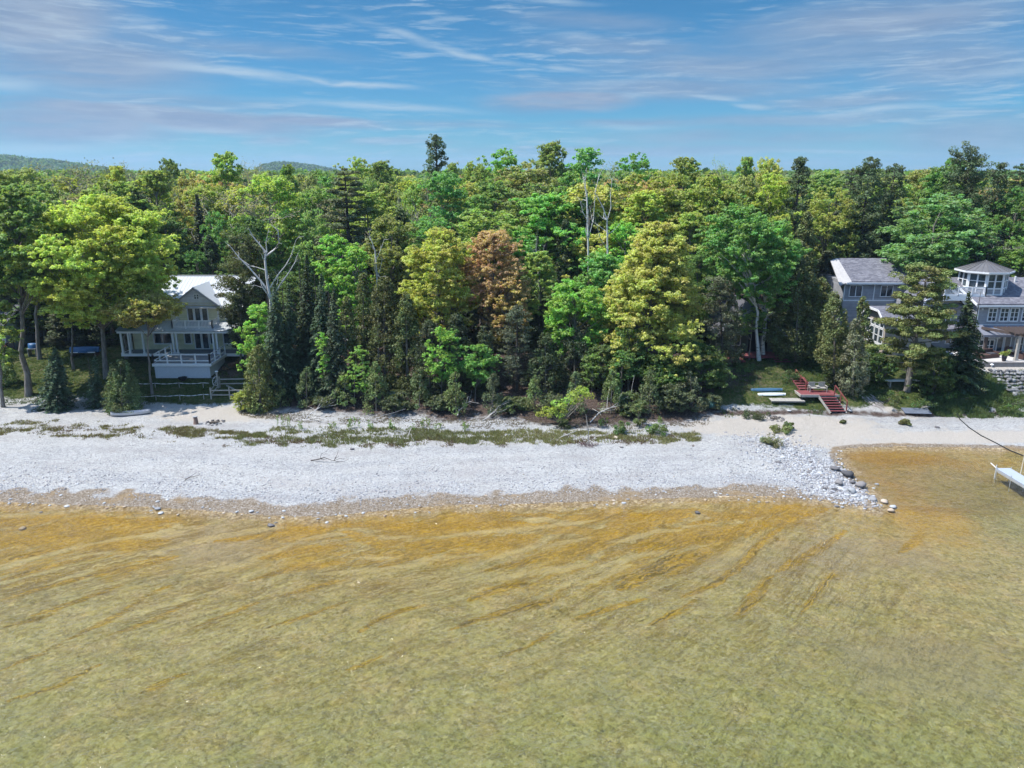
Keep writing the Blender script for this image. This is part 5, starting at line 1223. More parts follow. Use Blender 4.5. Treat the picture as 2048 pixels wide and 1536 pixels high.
# deck
m = MB(); m.box(-1.45, 4.75, -6.9, -2.3, -.14, 0); m.build('deck_floor', DECKG, h1)
m = MB(); m.box(-1.6, 4.9, -7.02, -6.9, -.30, .02); m.box(-1.6, -1.48, -6.9, -2.3, -.30, .02); m.box(4.78, 4.9, -6.9, -2.3, -.30, .02); m.build('deck_fascia', WHT2, h1)
m = MB(); m.box(-1.35, 4.65, -6.86, -6.78, -1.6, -.18); m.box(4.57, 4.65, -6.78, -2.4, -1.5, -.18); m.box(-1.35, -1.27, -6.78, -2.4, -1.5, -.18)
for k in range(5): m.box(-1.4 + k * 1.49 - .03, -1.4 + k * 1.49 + .07, -6.89, -6.865, -1.62, -.3)
m.box(-1.4, 4.7, -6.9, -6.87, -1.66, -1.58); m.build('lattice_skirt', LATT, h1)
railing('deck_railing', h1, [(-1.45, -2.3, .02), (-1.45, -6.92, .02), (4.75, -6.92, .02), (4.75, -2.3, .02)], 1.0, 1, WHT2, (.98, .3), 1.55, 0, .13)

# === grey shingled house on the right
gxo, gyo, gzo = 54.7, 87.0, 3.55
g1 = empty('grey_house', (gxo, gyo, gzo), 'large grey shingled house with white trim, glazed roof turret and stone-paved patio', 'house')
E1, R1, RY1 = 5.6, 7.9, 5.5
m = MB(); m.box(0, 22, 0, 11, -.3, 5.7); m.build('wall', GSID, g1)
m = MB(); m.box(-.12, .06, -.06, .1, -.1, 5.55); m.box(-.08, 22.05, -.05, .02, 3.05, 3.2); m.box(-.6, 22.5, -.62, -.5, E1 - .24, E1 - .02); m.build('trim', WHT2, g1)
m = MB()
m.prism([(-.6, -.55, E1), (22.6, -.55, E1), (22.6, RY1, R1), (-5, RY1, R1), (-5, 3.4, 6.95), (-.6, 3.4, 6.95)], (0, 0, .14))
m.prism([(-5, RY1 + .01, R1), (22.6, RY1 + .01, R1), (22.6, 11.5, E1), (-5, 11.5, E1)], (0, 0, .14)); m.build('roof', SHG, g1)
m = MB(); m.beam((-.64, -.6, E1 + .02), (-.64, 3.6, 7.08), .08, .26); m.build('bargeboard', WHT2, g1)
for a in (1.15, 2.55, 3.72, 5.12): window(g1, a, a + 1.08, 3.45 + .1, 5.2, -.02, 2, 3, .12)
for a in (.3, 6.6):
    m = MB(); m.box(a, a + .16, -.2, -.02, 4.95, 5.15); m.build('wall_lamp', WHT2, g1)
m = MB(); m.prism([(-.1, -1.9, 2.25), (22, -1.9, 2.25), (22, -.01, 3.05), (-.1, -.01, 3.05)], (0, 0, .1)); m.box(-.1, 22, -1.98, -1.88, 2.1, 2.36)
m.build('porch_roof', simple('slate_blue_shingle', (.17, .18, .22), .9, .25, 5), g1)
for a in (.2, 1.75): window(g1, a, a + 1.35, 1.55, 2.15, -.02, 2, 1, .1, name='transom_window')
for a in (.15, 1.4): window(g1, a, a + 1.15, -.05, 1.42, -.02, 2, 2, .11)
for a in (2.75, 3.65): window(g1, a, a + .85, -.15, 1.9, -.02, 1, 1, .12, name='patio_door')
for a in (4.9, 6.1, 7.6, 9.0): window(g1, a, a + 1.1, -.1, 1.8, -.02, 2, 2, .12)
m = MB(); m.box(3.0, 12, -.08, -.02, 1.95, 2.2); m.build('door_header', WHT2, g1)
# middle part, set back, with a cross gable and a roof terrace
m = MB(); m.box(-5.6, 0, 2.0, 11, -.3, 5.4); m.build('middle_wall', GSID, g1)
m = MB(); m.prism([(-5.6, 1.98, 5.4), (-.9, 1.98, 5.4), (-3.25, 1.98, 7.5)], (0, .3, 0)); m.build('gable_wall', banded('tan_siding', (.42, .37, .30), 2, .17, .8), g1)
m = MB(); m.prism([(-6.0, 1.5, 5.2), (-3.25, 1.5, 7.75), (-3.25, 7, 7.75), (-6.0, 7, 5.2)], (0, 0, .12)); m.prism([(-.5, 1.5, 5.2), (-3.24, 1.5, 7.75), (-3.24, 7, 7.75), (-.5, 7, 5.2)], (0, 0, .12)); m.build('gable_roof', SHG, g1)
m = MB(); m.beam((-6.0, 1.46, 5.2), (-3.25, 1.46, 7.75), .08, .3); m.beam((-.5, 1.46, 5.2), (-3.25, 1.46, 7.75), .08, .3); m.build('gable_bargeboard', WHT2, g1)
m = MB(); m.prism([(-3.0, 1.5, 5.0), (-.62, 1.5, 5.0), (-.62, 3.5, 6.0), (-3.0, 3.5, 6.0)], (0, 0, .12)); m.box(-3.0, -.62, 1.42, 1.52, 4.85, 5.1); m.build('middle_roof', SHG, g1)
window(g1, -5.0, -3.7, 3.1, 4.4, 1.98, 2, 2); window(g1, -3.2, -1.9, 3.1, 4.4, 1.98, 2, 2); window(g1, -4.2, -2.9, .6, 2.1, 1.98, 2, 2); window(g1, -2.2, -.8, .4, 2.2, 1.98, 2, 2)
m = MB(); m.prism([(-6.2, .3, 2.5), (-.3, .3, 2.5), (-.3, 1.99, 3.0), (-6.2, 1.99, 3.0)], (0, 0, .1)); m.box(-6.2, -.3, .22, .32, 2.35, 2.6); m.build('middle_porch_roof', SHG, g1)
m = MB(); m.box(-3.6, 1.2, 1.2, 4.9, 6.3, 6.44); m.box(-3.65, 1.25, 1.1, 1.2, 5.85, 6.5); m.box(1.2, 1.3, 1.2, 4.0, 5.85, 6.5); m.build('roof_terrace', WHT2, g1)
railing('terrace_railing', g1, [(-3.6, 1.16, 6.46), (1.25, 1.16, 6.46), (1.25, 2.4, 6.46)], .95, 1, WHT2, (1.0, .1), 1.6, .14)
# turret
tx, ty, tr_ = 2.35, 3.9, 2.6
tm, tg, tt, trf = MB(), MB(), MB(), MB()
def oc(r, k, z, off=.3927): a = off + k * math.pi / 4; return (tx + r * math.cos(a), ty + r * math.sin(a), z)
for k in range(8):
    a0, a1 = oc(tr_, k, 6.3), oc(tr_, k + 1, 6.3); tm.poly([a0, a1, oc(tr_, k + 1, 7.15), oc(tr_, k, 7.15)])
    A, B = Vector(oc(tr_, k, 0)), Vector(oc(tr_, k + 1, 0)); n = (A + B) / 2 - Vector((tx, ty, 0)); n.normalize(); ed = (B - A)
    tg.poly([A + Vector((0, 0, 7.15)) - n * .05, B + Vector((0, 0, 7.15)) - n * .05, B + Vector((0, 0, 9.05)) - n * .05, A + Vector((0, 0, 9.05)) - n * .05])
    for q in (.04, .5, .96):
        p = A + ed * q; tt.beam(p + Vector((0, 0, 6.5)), p + Vector((0, 0, 9.05)), .22 if q != .5 else .16, .1, up=n)
    for zz, hh in ((7.2, .14), (8.05, .07), (8.95, .24), (6.42, .2)): tt.beam(A + Vector((0, 0, zz)), B + Vector((0, 0, zz)), .12, hh)
    e0, e1 = oc(3.15, k, 9.08), oc(3.15, k + 1, 9.08); ap = (tx, ty, 10.15)
    trf.prism([e0, e1, ap], (0, 0, .1)); tt.beam(Vector(e0) + Vector((0, 0, .0)), Vector(e1) + Vector((0, 0, .0)), .1, .2)
    trf.beam(Vector(e0) + Vector((0, 0, .12)), Vector(ap) + Vector((0, 0, .12)), .07, .07)
    for q in (.33, .66):
        p = Vector(e0) + (Vector(e1) - Vector(e0)) * q; trf.beam(p + Vector((0, 0, .12)), Vector(ap) + Vector((0, 0, .12)), .03, .05)
tm.build('turret_wall', GSID, g1); tg.build('turret_glazing', GL, g1); tt.build('turret_frame', WHT2, g1); trf.build('turret_roof', simple('turret_metal', (.12, .115, .12), .5, .12, 1, spec=.5), g1)
m = MB(); m.tube([(6.6, 4.4, 7.3), (6.6, 4.4, 8.3)], .11, 8); m.build('vent_pipe', WHT2, g1)
# rear left wing
wx0, wx1, wy0 = X(1685, 96, 9) - gxo, X(1850, 96, 9) - gxo, 8.6
m = MB(); m.box(wx0, wx1, wy0, wy0 + 9, 0, 7.05); m.build('wing_wall', GSID, g1)
m = MB(); m.prism([(wx0 + .6, wy0 - .5, 7.0), (wx1 + .5, wy0 - .5, 7.0), (wx1 + .5, wy0 + 4.5, 9.4), (wx0 + .6, wy0 + 4.5, 9.4)], (0, 0, .14)); m.prism([(wx0 + .6, wy0 + 9.5, 7.0), (wx1 + .5, wy0 + 9.5, 7.0), (wx1 + .5, wy0 + 4.52, 9.4), (wx0 + .6, wy0 + 4.52, 9.4)], (0, 0, .14)); m.build('wing_roof', SHG, g1)
m = MB(); m.prism([(wx0 - .9, wy0 - .5, 6.6), (wx0 + .6, wy0 - .5, 7.0), (wx0 + .6, wy0 + 4.5, 9.4), (wx0 - .3, wy0 + 4.5, 9.1)], (0, 0, .14)); m.build('pale_roof_end', simple('sunlit_shingle', (.38, .37, .37), .8, .2, 3), g1)  # sunlight on the left-facing roof end, painted as a paler shingle colour
m = MB(); m.box(wx0 - .05, wx1 + .55, wy0 - .6, wy0 - .5, 6.78, 7.02); m.box(wx0, wx1, wy0 - .06, wy0 + .01, 4.55, 4.72)
for q in (0, .36, .84, 1): m.box(wx0 + (wx1 - wx0) * q - .06, wx0 + (wx1 - wx0) * q + .06, wy0 - .05, wy0 + .02, 4.7, 6.8)
m.build('wing_trim', WHT2, g1)
window(g1, wx0 + .6, wx0 + 2.3, 5.1, 6.6, wy0 - .02, 2, 1); window(g1, wx0 + 4.6, wx0 + 6.2, 5.1, 6.6, wy0 - .02, 2, 1); window(g1, wx0 + 2.6, wx0 + 4.2, 2.0, 3.8, wy0 - .02, 2, 1)
m = MB(); m.box(wx0 + 4.25, wx0 + 4.7, wy0 - .08, wy0 - .02, 1.95, 3.85); m.build('shutter', DARKIN, g1)
# glazed sunroom, its gable facing left
sx, s0, s1 = 42.9 - gxo, -2.4, 2.6
m = MB(); m.box(sx, sx + 5.5, s0, s1, .0, 4.1); m.prism([(sx, s0, 4.1), (sx, s1, 4.1), (sx, s1 - 1.4, 5.0), (sx, s0 + 1.4, 5.0)], (5.5, 0, 0)); m.build('sunroom_wall', simple('sunroom_tan', (.36, .31, .27), .8, .12, 2), g1)
m = MB()
prof = [(s0 - .4, 3.95), (s0 + 1.2, 5.05), (s1 - 1.2, 5.05), (s1 + .4, 3.95)]
for (ya, za), (yb_, zb) in zip(prof[:-1], prof[1:]): m.prism([(sx - .5, ya, za), (sx + 6, ya, za), (sx + 6, yb_, zb), (sx - .5, yb_, zb)], (0, 0, .13))
m.build('sunroom_roof', SHG, g1)
m = MB()
for (ya, za), (yb_, zb) in zip(prof[:-1], prof[1:]): m.beam((sx - .54, ya, za), (sx - .54, yb_, zb), .07, .26)
m.build('sunroom_bargeboard', WHT2, g1)
for k in range(4):
    a = s0 + .35 + k * 1.1; window(g1, a, a + 1.0, 1.2, 3.0, sx, 1, 2, .1, axis='x', name='sunroom_window'); window(g1, a, a + 1.0, 3.06, 3.7, sx, 1, 1, .1, axis='x', name='sunroom_window')
m = MB(); m.box(sx - .06, sx + .02, s0, s1, 1.0, 1.18); m.box(sx - .06, sx + .02, s0, s1, 0, .2); m.build('sunroom_trim', WHT2, g1)
# pergola
pg = empty('pergola', (gxo + 2.2, 82.3, gzo), 'dark brown timber pergola over the patio in front of the grey house', 'pergola')
for a, b in ((0, 0), (-1.4, 3.6), (6.5, 0)):
    m = MB(); m.box(a - .14, a + .14, b - .14, b + .14, -.02, 2.85); m.box(a - .2, a + .2, b - .2, b + .2, -.02, .25); m.build('post', WOODG if a == 0 else WOODD, pg)
m = MB(); m.beam((-.6, 0, 2.95), (9, 0, 2.95), .16, .3); m.beam((-1.9, 4.0, 2.95), (.3, -.6, 2.95), .16, .3); m.build('beam', WOODD, pg)
m = MB()
for k in range(22): m.beam((-.4 + k * .42, -.5, 3.18), (-.9 + k * .42, 3.4, 3.18), .07, .16)
m.build('rafter', WOODD, pg); pg.children[-1]['label'] = 'dark slatted rafters'
# patio surface, edging wall, furniture
m = MB(); m.box(gxo - 3.3, gxo + 20, 81.3, 86.9, 3.3, 3.56); o = m.build('patio', PAVER); o['kind'] = 'structure'
m = MB(); m.box(-.5, 23, 0, .38, 0, .52); 
for k in range(29): m.box(-.5 + k * .8, -.5 + k * .8 + .76, -.04, .42, .52, .63)
o = empty('garden_wall', (gxo - 3.2, 80.95, 3.05), 'low grey block wall edging the patio', 'garden wall'); m.build('blocks', CONC, o)
sofa = empty('wicker_sofa', (X(1975, 83.6, 3.6), 83.6, 3.56), 'dark brown wicker corner sofa on the patio', 'sofa', rz=.3)
m = MB(); m.box(-1.2, 1.2, -.4, .45, .05, .42); m.build('seat', WICK, sofa)
m = MB(); m.box(-1.2, 1.2, .45, .62, .05, .9); m.build('backrest', WICK, sofa)
for s in (-1.32, 1.2):
    m = MB(); m.box(s, s + .12, -.4, .62, .05, .65); m.build('armrest', WICK, sofa)
m = MB(); m.box(.1, 1.0, -.3, .4, .42, .52); m.build('cushion', simple('dark_cushion', (.06, .06, .07), .9, .2), sofa)
tb = empty('patio_table', (X(2026, 84.2, 3.6), 84.2, 3.56), 'round dark patio table beside the pergola post', 'table')
m = MB(); m.tube([(0, 0, .66), (0, 0, .72)], .75, 16); m.build('table_top', simple('smoked_glass', (.1, .11, .12), .2, .1, 1, spec=.6), tb)
for k in range(4):
    m = MB(); a = k * 1.57 + .5; m.beam((.25 * math.cos(a), .25 * math.sin(a), .66), (.5 * math.cos(a), .5 * math.sin(a), 0), .05); m.build('leg', WOODD, tb)
def armchair(px, Y, rz, label):
    c = empty('wicker_armchair', (X(px, Y, 3.6), Y, 3.56), label, 'armchair', rz=rz)
    m = MB(); m.box(-.38, .38, -.38, .3, .05, .42); m.build('seat', WICK, c); m = MB(); m.box(-.38, .38, .3, .42, .05, .85); m.build('backrest', WICK, c)
    for s in (-.46, .38):
        m = MB(); m.box(s, s + .08, -.38, .42, .05, .62); m.build('armrest', WICK, c)
armchair(2044, 83.0, .6, 'brown wicker armchair at the right edge of the patio'); armchair(2020, 85.2, 0, 'brown wicker armchair behind the round patio table')
pot = empty('potted_plant', (X(2008, 81.9, 3.6), 81.95, 3.56), 'potted yellow-green shrub on the patio edge beside the pergola post', 'planter')
m = MB(); m.tube([(0, 0, 0), (0, 0, .3), (0, 0, .62)], [.17, .24, .29], 12); m.build('pot', simple('dark_pot', (.04, .035, .045), .5, .1), pot, True)
rs = np.random.RandomState(4); P, N, V = clumps_to_leaves(rs.normal(size=(12, 3)) * [.2, .2, .12] + [0, 0, .9], rs.uniform(.18, .3, 12), .8, 50, rs, .1, .1)
o = bpy.data.objects.new('foliage', leaves_mesh('foliage', P, N, .14, .07, V, rs, LEAF)); C.collection.objects.link(o); o.parent = pot; o.color = (.33, .38, .06, 1)
gb = empty('globe_lamp', (X(1983, 80.9, 3.3), 80.85, 3.1), 'small white mushroom lantern in front of the block wall', 'lantern')
m = MB(); m.tube([(0, 0, 0), (0, 0, .3)], .07, 8); m.build('base', WHT2, gb); m = MB(); m.tube([(0, 0, .3), (0, 0, .36), (0, 0, .46)], [.2, .2, .04], 10); m.build('cap', WHT2, gb)

# === dark cabin behind the birches
cx, cy = X(1500, 85, 4), 85.0
cz = H(cx, cy) + .35
c1_ = empty('cabin', (cx, cy, cz), 'dark grey gabled cabin half hidden by trees behind the white birches', 'cabin')
m = MB(); m.box(-3.4, 3.0, 0, 8, -.6, 2.5); m.prism([(-3.4, 0, 2.5), (3.0, 0, 2.5), (-.2, 0, 5.2)], (0, .15, 0)); m.build('wall', CAB, c1_)
m = MB(); m.prism([(-4.2, -1.0, 1.95), (-.2, -1.0, 5.35), (-.2, 8.4, 5.35), (-4.2, 8.4, 1.95)], (0, 0, .16)); m.prism([(3.8, -1.0, 1.95), (-.19, -1.0, 5.35), (-.19, 8.4, 5.35), (3.8, 8.4, 1.95)], (0, 0, .16)); m.build('roof', CABR, c1_)
m = MB(); m.beam((-4.2, -1.05, 2.0), (-.2, -1.05, 5.4), .08, .28); m.beam((3.8, -1.05, 2.0), (-.2, -1.05, 5.4), .08, .28); m.build('bargeboard', simple('pale_fascia', (.28, .30, .32), .6, .1), c1_)
m = MB(); m.box(-.3, 1.9, -.03, .01, 0, 2.3); m.build('porch_opening', DARKIN, c1_)
m = MB(); m.box(1.0, 1.35, -.08, -.03, .4, 2.0); m.build('curtain', simple('grey_curtain', (.25, .27, .30), .9, .1), c1_)
window(c1_, -2.6, -1.2, .7, 2.0, -.02, 2, 1)
m = MB(); m.box(-1.4, 3.1, -2.4, -.06, -.22, 0); m.build('red_deck', REDW, c1_); m = MB(); m.box(-3.2, -1.42, -3.2, -1.3, -.55, -.4); m.build('lower_deck', REDW, c1_)
m = MB()
for k in range(3): m.box(1.9, 3.5 + .2 * k, -2.75 - .35 * k, -2.42 - .35 * k, -.36 - .17 * k, -.28 - .17 * k)
m.build('deck_steps', REDW, c1_)
m = MB(); m.tube([(1.25, -1.1, 3.0), (1.25, -1.1, 2.4)], .05, 6); m.build('porch_light', WHT2, c1_)

# === cabin and covered boats at the left edge
lx = X(-8, 88, 4); lc = empty('blue_cabin', (lx, 88, 3.6), 'pale blue cabin with a dark railed deck, cut by the left edge', 'cabin')
m = MB(); m.box(-7, 1.3, 0, 7, -.6, 3.0); m.build('wall', simple('pale_blue_boards', (.33, .40, .45), .8, .12, 1.5, stretch=(5, 1, 1)), lc)
m = MB(); m.prism([(-7.4, -.6, 2.8), (1.8, -.6, 2.8), (1.8, 3.5, 4.6), (-7.4, 3.5, 4.6)], (0, 0, .15)); m.prism([(-7.4, 7.6, 2.8), (1.8, 7.6, 2.8), (1.8, 3.52, 4.6), (-7.4, 3.52, 4.6)], (0, 0, .15)); m.build('roof', CABR, lc)
for a in (-2.6, -1.2, .1): window(lc, a, a + 1.0, .2, 2.3, -.02, 1, 1, .12)
m = MB(); m.box(-7, 2.2, -2.4, 0, -.3, -.12); m.build('deck_floor', WOODG, lc)
railing('deck_railing', lc, [(-7, -2.4, -.1), (2.1, -2.4, -.1), (2.1, 0, -.1)], 1.0, 1, WOODD, (1.0, .1), 1.3, .16)
m = MB(); m.box(1.0, 2.0, -1.9, -1.0, -.1, .6); m.build('deck_box', simple('red_box', (.36, .04, .05), .6, .1), lc)
def hull(name, L, B, D, mat, parent, n=14, flip=False, rocker=.12, blunt=.5):
    """boat shell with pointed bow; open side up unless flip"""
    mb = MB(); secs = []
    for i in range(n + 1):
        q = i / n; x = (q - .5) * L; wd = B / 2 * (max(0.0, math.sin(math.pi * (.04 + .92 * q))) ** blunt); lift = rocker * (abs(q - .5) * 2) ** 2.5
        ring = []
        for k in range(9):
            a = math.pi * k / 8; ring.append((x, math.cos(a) * wd, (lift + D * (1 - math.sin(a) ** .7)) if not flip else (D * math.sin(a) ** .8 - lift * .3 + .02)))
        secs.append(ring)
    for r in secs: mb.v += r
    for i in range(n):
        for k in range(8): mb.f.append((i * 9 + k, (i + 1) * 9 + k, (i + 1) * 9 + k + 1, i * 9 + k + 1)); mb.mi.append(0)
    for e, rev in ((0, 0), (n, 1)): mb.f.append(tuple(e * 9 + k for k in range(9))); mb.mi.append(0)
    return mb.build(name, mat, parent, True)
def boat_at(px, Y, L, rz, label, mat, cat='boat', name='boat', flip=True, B=.8, D=.35, dz=0.0):
    x = X(px, Y, 2); z = H(x, Y); x = X(px, Y, z); z = H(x, Y) + dz; e = empty(name, (x, Y, z), label, cat, rz=rz)
    o = hull('hull', L, B, D, mat, e, flip=flip); return e
KWH = simple('white_hull', (.62, .66, .68), .4, .06); KBL = simple('blue_hull', (.05, .12, .20), .4, .1)
b_ = boat_at(172, 87, 3.4, .06, 'covered boat under a blue tarpaulin with a pale rim, behind the maple trunk', BLUE, B=1.4, D=.6, dz=.45)
m = MB(); m.beam((-1.4, -.62, .05), (1.4, -.62, .05), .06, .1); m.build('rim', WHT2, b_)
m = MB(); m.box(-1.4, -1.2, -.6, .6, -.5, .1); m.box(1.2, 1.4, -.6, .6, -.5, .1); m.build('cradle', WOODD, b_)
b_ = boat_at(68, 87, .9, .1, 'small blue tarpaulin bundle on a pale board between two trunks at the left', BLUE, cat='tarpaulin', name='covered_bundle', B=.8, D=.6, dz=.9)
m = MB(); m.box(-.5, .5, -.45, .45, -.06, 0); m.box(-.45, -.38, -.4, .4, -.95, -.06); m.box(.38, .45, -.4, .4, -.95, -.06); m.build('stand', WOODG, b_)
boat_at(1533, 75.4, 3.3, .03, 'dark blue upturned kayak on the grass beside the white one', KBL, 'kayak', 'kayak', B=.62, D=.26)
boat_at(1543, 74.7, 2.9, .03, 'white upturned kayak on the grass in front of the blue one', KWH, 'kayak', 'kayak', B=.58, D=.22)
boat_at(1427, 72.6, 1.3, .5, 'teal upturned dinghy at the edge of the wood, left of the kayaks', TEAL, 'dinghy', 'dinghy', B=1.2, D=.7)
b_ = boat_at(262, 70.9, 3.6, .22, 'slim white rowing boat lying below the round bushy pine', simple('weathered_white_hull', (.50, .50, .52), .7, .15), 'boat', 'rowing_boat', flip=False, B=.85, D=.36)
b_ = boat_at(1802, 76.0, 3.9, .02, 'white paddleboard stored on short stakes under the leaning pine', KWH, 'paddleboard', 'paddleboard', B=.8, D=.14, dz=.55)
for k in (-1.3, 1.2):
    m = MB(); m.box(k - .05, k + .05, -.3, .3, -.7, .02); m.build('stake', WOODG, b_)
# ------------------------------------------------------------------ things on the shore
# red stairs with landing
def at(px, py, z0=1.0):
    """ground point seen at picture point (px,py)"""
    z = z0
    for _ in range(12):
        Y = YG(py, z); x = X(px, Y, z); z = .5 * z + .5 * H(x, Y)
    return x, Y, z
sx_, sY, sz = X(1680, 71.2, .9), 71.2, .0
b0 = at(1676, 826, .8)
st = empty('red_stairs', (b0[0], b0[1], H(b0[0], b0[1])), 'red wooden staircase with a square landing leading down to the beach', 'stairs')
O = Vector(st.location)
def rel(px, Y, z): return Vector((X(px, Y, z), Y, z)) - O
Lz = 2.1
lower0, lower1 = Vector((0, 0, 0)), rel(1652, 73.6, Lz)
m = MB(); n = 7
dr = lower1 - lower0
for i in range(n):
    q = i / n; c = lower0 + dr * (q + .5 / n); zz = dr.z * (i + 1) / n + .02
    m.box(c.x - .78, c.x + .78, c.y - .19, c.y + .17, zz - .05, zz)
m.build('lower_tread', REDW, st)
m = MB()
for s in (-.8, .8): m.beam(lower0 + Vector((s, -.1, .0)), lower1 + Vector((s, 0, -.1)), .06, .24)
m.build('stringer', WOODG, st)
Lc = rel(1634, 74.4, Lz)
m = MB(); m.box(Lc.x - 1.95, Lc.x + 1.9, Lc.y - .85, Lc.y + .85, Lz - O.z - .1, Lz - O.z); m.build('landing', REDW, st)
m = MB(); m.box(Lc.x - 2.0, Lc.x + 1.95, Lc.y - .95, Lc.y - .85, Lz - O.z - .22, Lz - O.z + .02); m.box(Lc.x - 2.05, Lc.x - 1.95, Lc.y - .95, Lc.y + .85, Lz - O.z - .22, Lz - O.z + .02); m.build('landing_edge', WOODG, st)
up0, up1 = rel(1613, 75.3, Lz), rel(1594, 77.6, 2.85)
m = MB(); n = 5; dr = up1 - up0
for i in range(n):
    c = up0 + dr * ((i + .5) / n); zz = up0.z + dr.z * (i + 1) / n; m.box(c.x - .7, c.x + .7, c.y - .2, c.y + .2, zz - .05, zz)
m.build('upper_tread', REDW, st)
m = MB()
for s in (-.72, .72): m.beam(up0 + Vector((s, 0, -.05)), up1 + Vector((s, 0, -.05)), .06, .24)
m.build('upper_stringer', REDW, st)
def handrail(a, b, h=.85):
    m = MB(); m.beam(a + Vector((0, 0, h)), b + Vector((0, 0, h)), .07, .09)
    for q in (0, .5, 1):
        p = a + (b - a) * q; m.box(p.x - .05, p.x + .05, p.y - .05, p.y + .05, p.z - .1, p.z + h)
    m.build('handrail', REDR, st)
handrail(up0 + Vector((-.1, 0, 0)), up1 + Vector((-.2, 0, 0))); handrail(lower0 + Vector((.85, .1, .2)), lower1 + Vector((.85, 0, 0)), 1.0)
# bench on the landing
bp = Lc + O + Vector((.15, .35, 0)); bn = empty('garden_bench', (bp.x, bp.y, Lz), 'weathered grey double wooden bench on the red landing', 'bench')
m = MB()
for k in range(4): m.box(-.85, .85, -.28 + k * .14, -.17 + k * .14, .40, .44)
m.build('seat', WOODG, bn)
m = MB()
for k in range(10):
    if k in (4, 5): continue
    m.box(-.85 + k * .17, -.71 + k * .17, .27, .31, .42, .98)
m.box(-.88, .88, .31, .35, .85, .93); m.box(-.88, .88, .31, .35, .5, .58); m.build('backrest', WOODG, bn)
m = MB(); m.box(-.16, .16, -.2, .25, .56, .6); m.build('centre_table', WOODG, bn)
for a in (-.9, .84):
    m = MB(); m.box(a, a + .07, -.32, -.25, 0, .64); m.box(a, a + .07, .27, .34, 0, .64); m.box(a - .02, a + .09, -.34, .34, .6, .64); m.build('leg', WOODG, bn)
# platform of pale boards
x, Y, z = at(1572, 801, 1.6); e = empty('wooden_platform', (x, Y, z + .12), 'pale plank platform lying on the grass in front of the kayaks', 'platform', rz=-.03)
for k in range(9):
    m = MB(); m.box(-1.7 + k * .38, -1.7 + k * .38 + .35, -.75, .75, 0, .05); m.build('plank', WOODG, e)
m = MB(); m.box(-1.68, 1.7, -.6, -.5, -.14, 0); m.box(-1.68, 1.7, .5, .6, -.14, 0); m.build('bearer', WOODG, e)
# boulders, loose stones
def rock_mesh(seed, n=2, rough=.22, flat=.65):
    rs = np.random.RandomState(seed); bm = bmesh.new(); bmesh.ops.create_icosphere(bm, subdivisions=n, radius=1)
    d = nrm(rs.normal(size=(7, 3)))
    for v in bm.verts:
        p = np.array(v.co); k = 1.0
        for q in d: 
            s = p @ q
            if s > .62: k *= 1 - (s - .62) * .9
        k *= 1 + rs.normal() * rough * .22; v.co = Vector(p * k); v.co.z *= flat
    me = bpy.data.meshes.new('boulder'); bm.to_mesh(me); bm.free()
    me.polygons.foreach_set('use_smooth', [True] * len(me.polygons)); return me
def stone_mat(name, c0, c1, c2):
    m, t, bs = mat_base(name, .9, .2); oi = t.add('ShaderNodeObjectInfo'); o = OBJ(t)
    n = t.noise(t.vmath('ADD', o, t.vmath('MULTIPLY', oi.outputs['Location'], (3, 3, 3))), 2.2, 5, .65)
    k = t.math('ADD', t.math('MULTIPLY', oi.outputs['Random'], .6), t.math('MULTIPLY', n, .4))
    t.set(bs.inputs['Base Color'], t.ramp(k, [(.15, c0), (.5, c1), (.85, c2)]))
    b = t.add('ShaderNodeBump'); b.inputs['Strength'].default_value = .5; b.inputs['Distance'].default_value = .05; t.set(b.inputs['Height'], n); t.set(bs.inputs['Normal'], b.outputs[0])
    return m
SM_D = stone_mat('dark_stone', (.07, .07, .075), (.13, .125, .13), (.24, .225, .22)); SM_L = stone_mat('pale_stone', (.21, .21, .22), (.33, .34, .35), (.48, .49, .50)); SM_M = stone_mat('wall_stone', (.09, .09, .095), (.17, .17, .18), (.29, .295, .30)); SM_T = stone_mat('tan_stone', (.26, .19, .13), (.38, .30, .22), (.52, .45, .38))
ROCK = [rock_mesh(40 + i) for i in range(8)]
RM = {}
def rock(px, py, wpx, mt, label, ar=1.0, hh=.8, name='boulder', group=None, z0=.2, cat='boulder', rz=None, seed=[0]):
    seed[0] += 1; i = seed[0] % 8; x, Y, z = at(px, py, z0); s = wpx * mpp(Y, z) / 2
    k = (i, mt.name)
    if k not in RM: me = ROCK[i].copy(); me.materials.append(mt); RM[k] = me
    o = bpy.data.objects.new(name, RM[k]); C.collection.objects.link(o); o.location = (x, Y, z + s * hh * .42); o.scale = (s, s * ar, s * hh); o.rotation_euler = (0, 0, rz if rz is not None else (seed[0] * 1.7) % 6.28)
    return tag(o, label, cat, group)
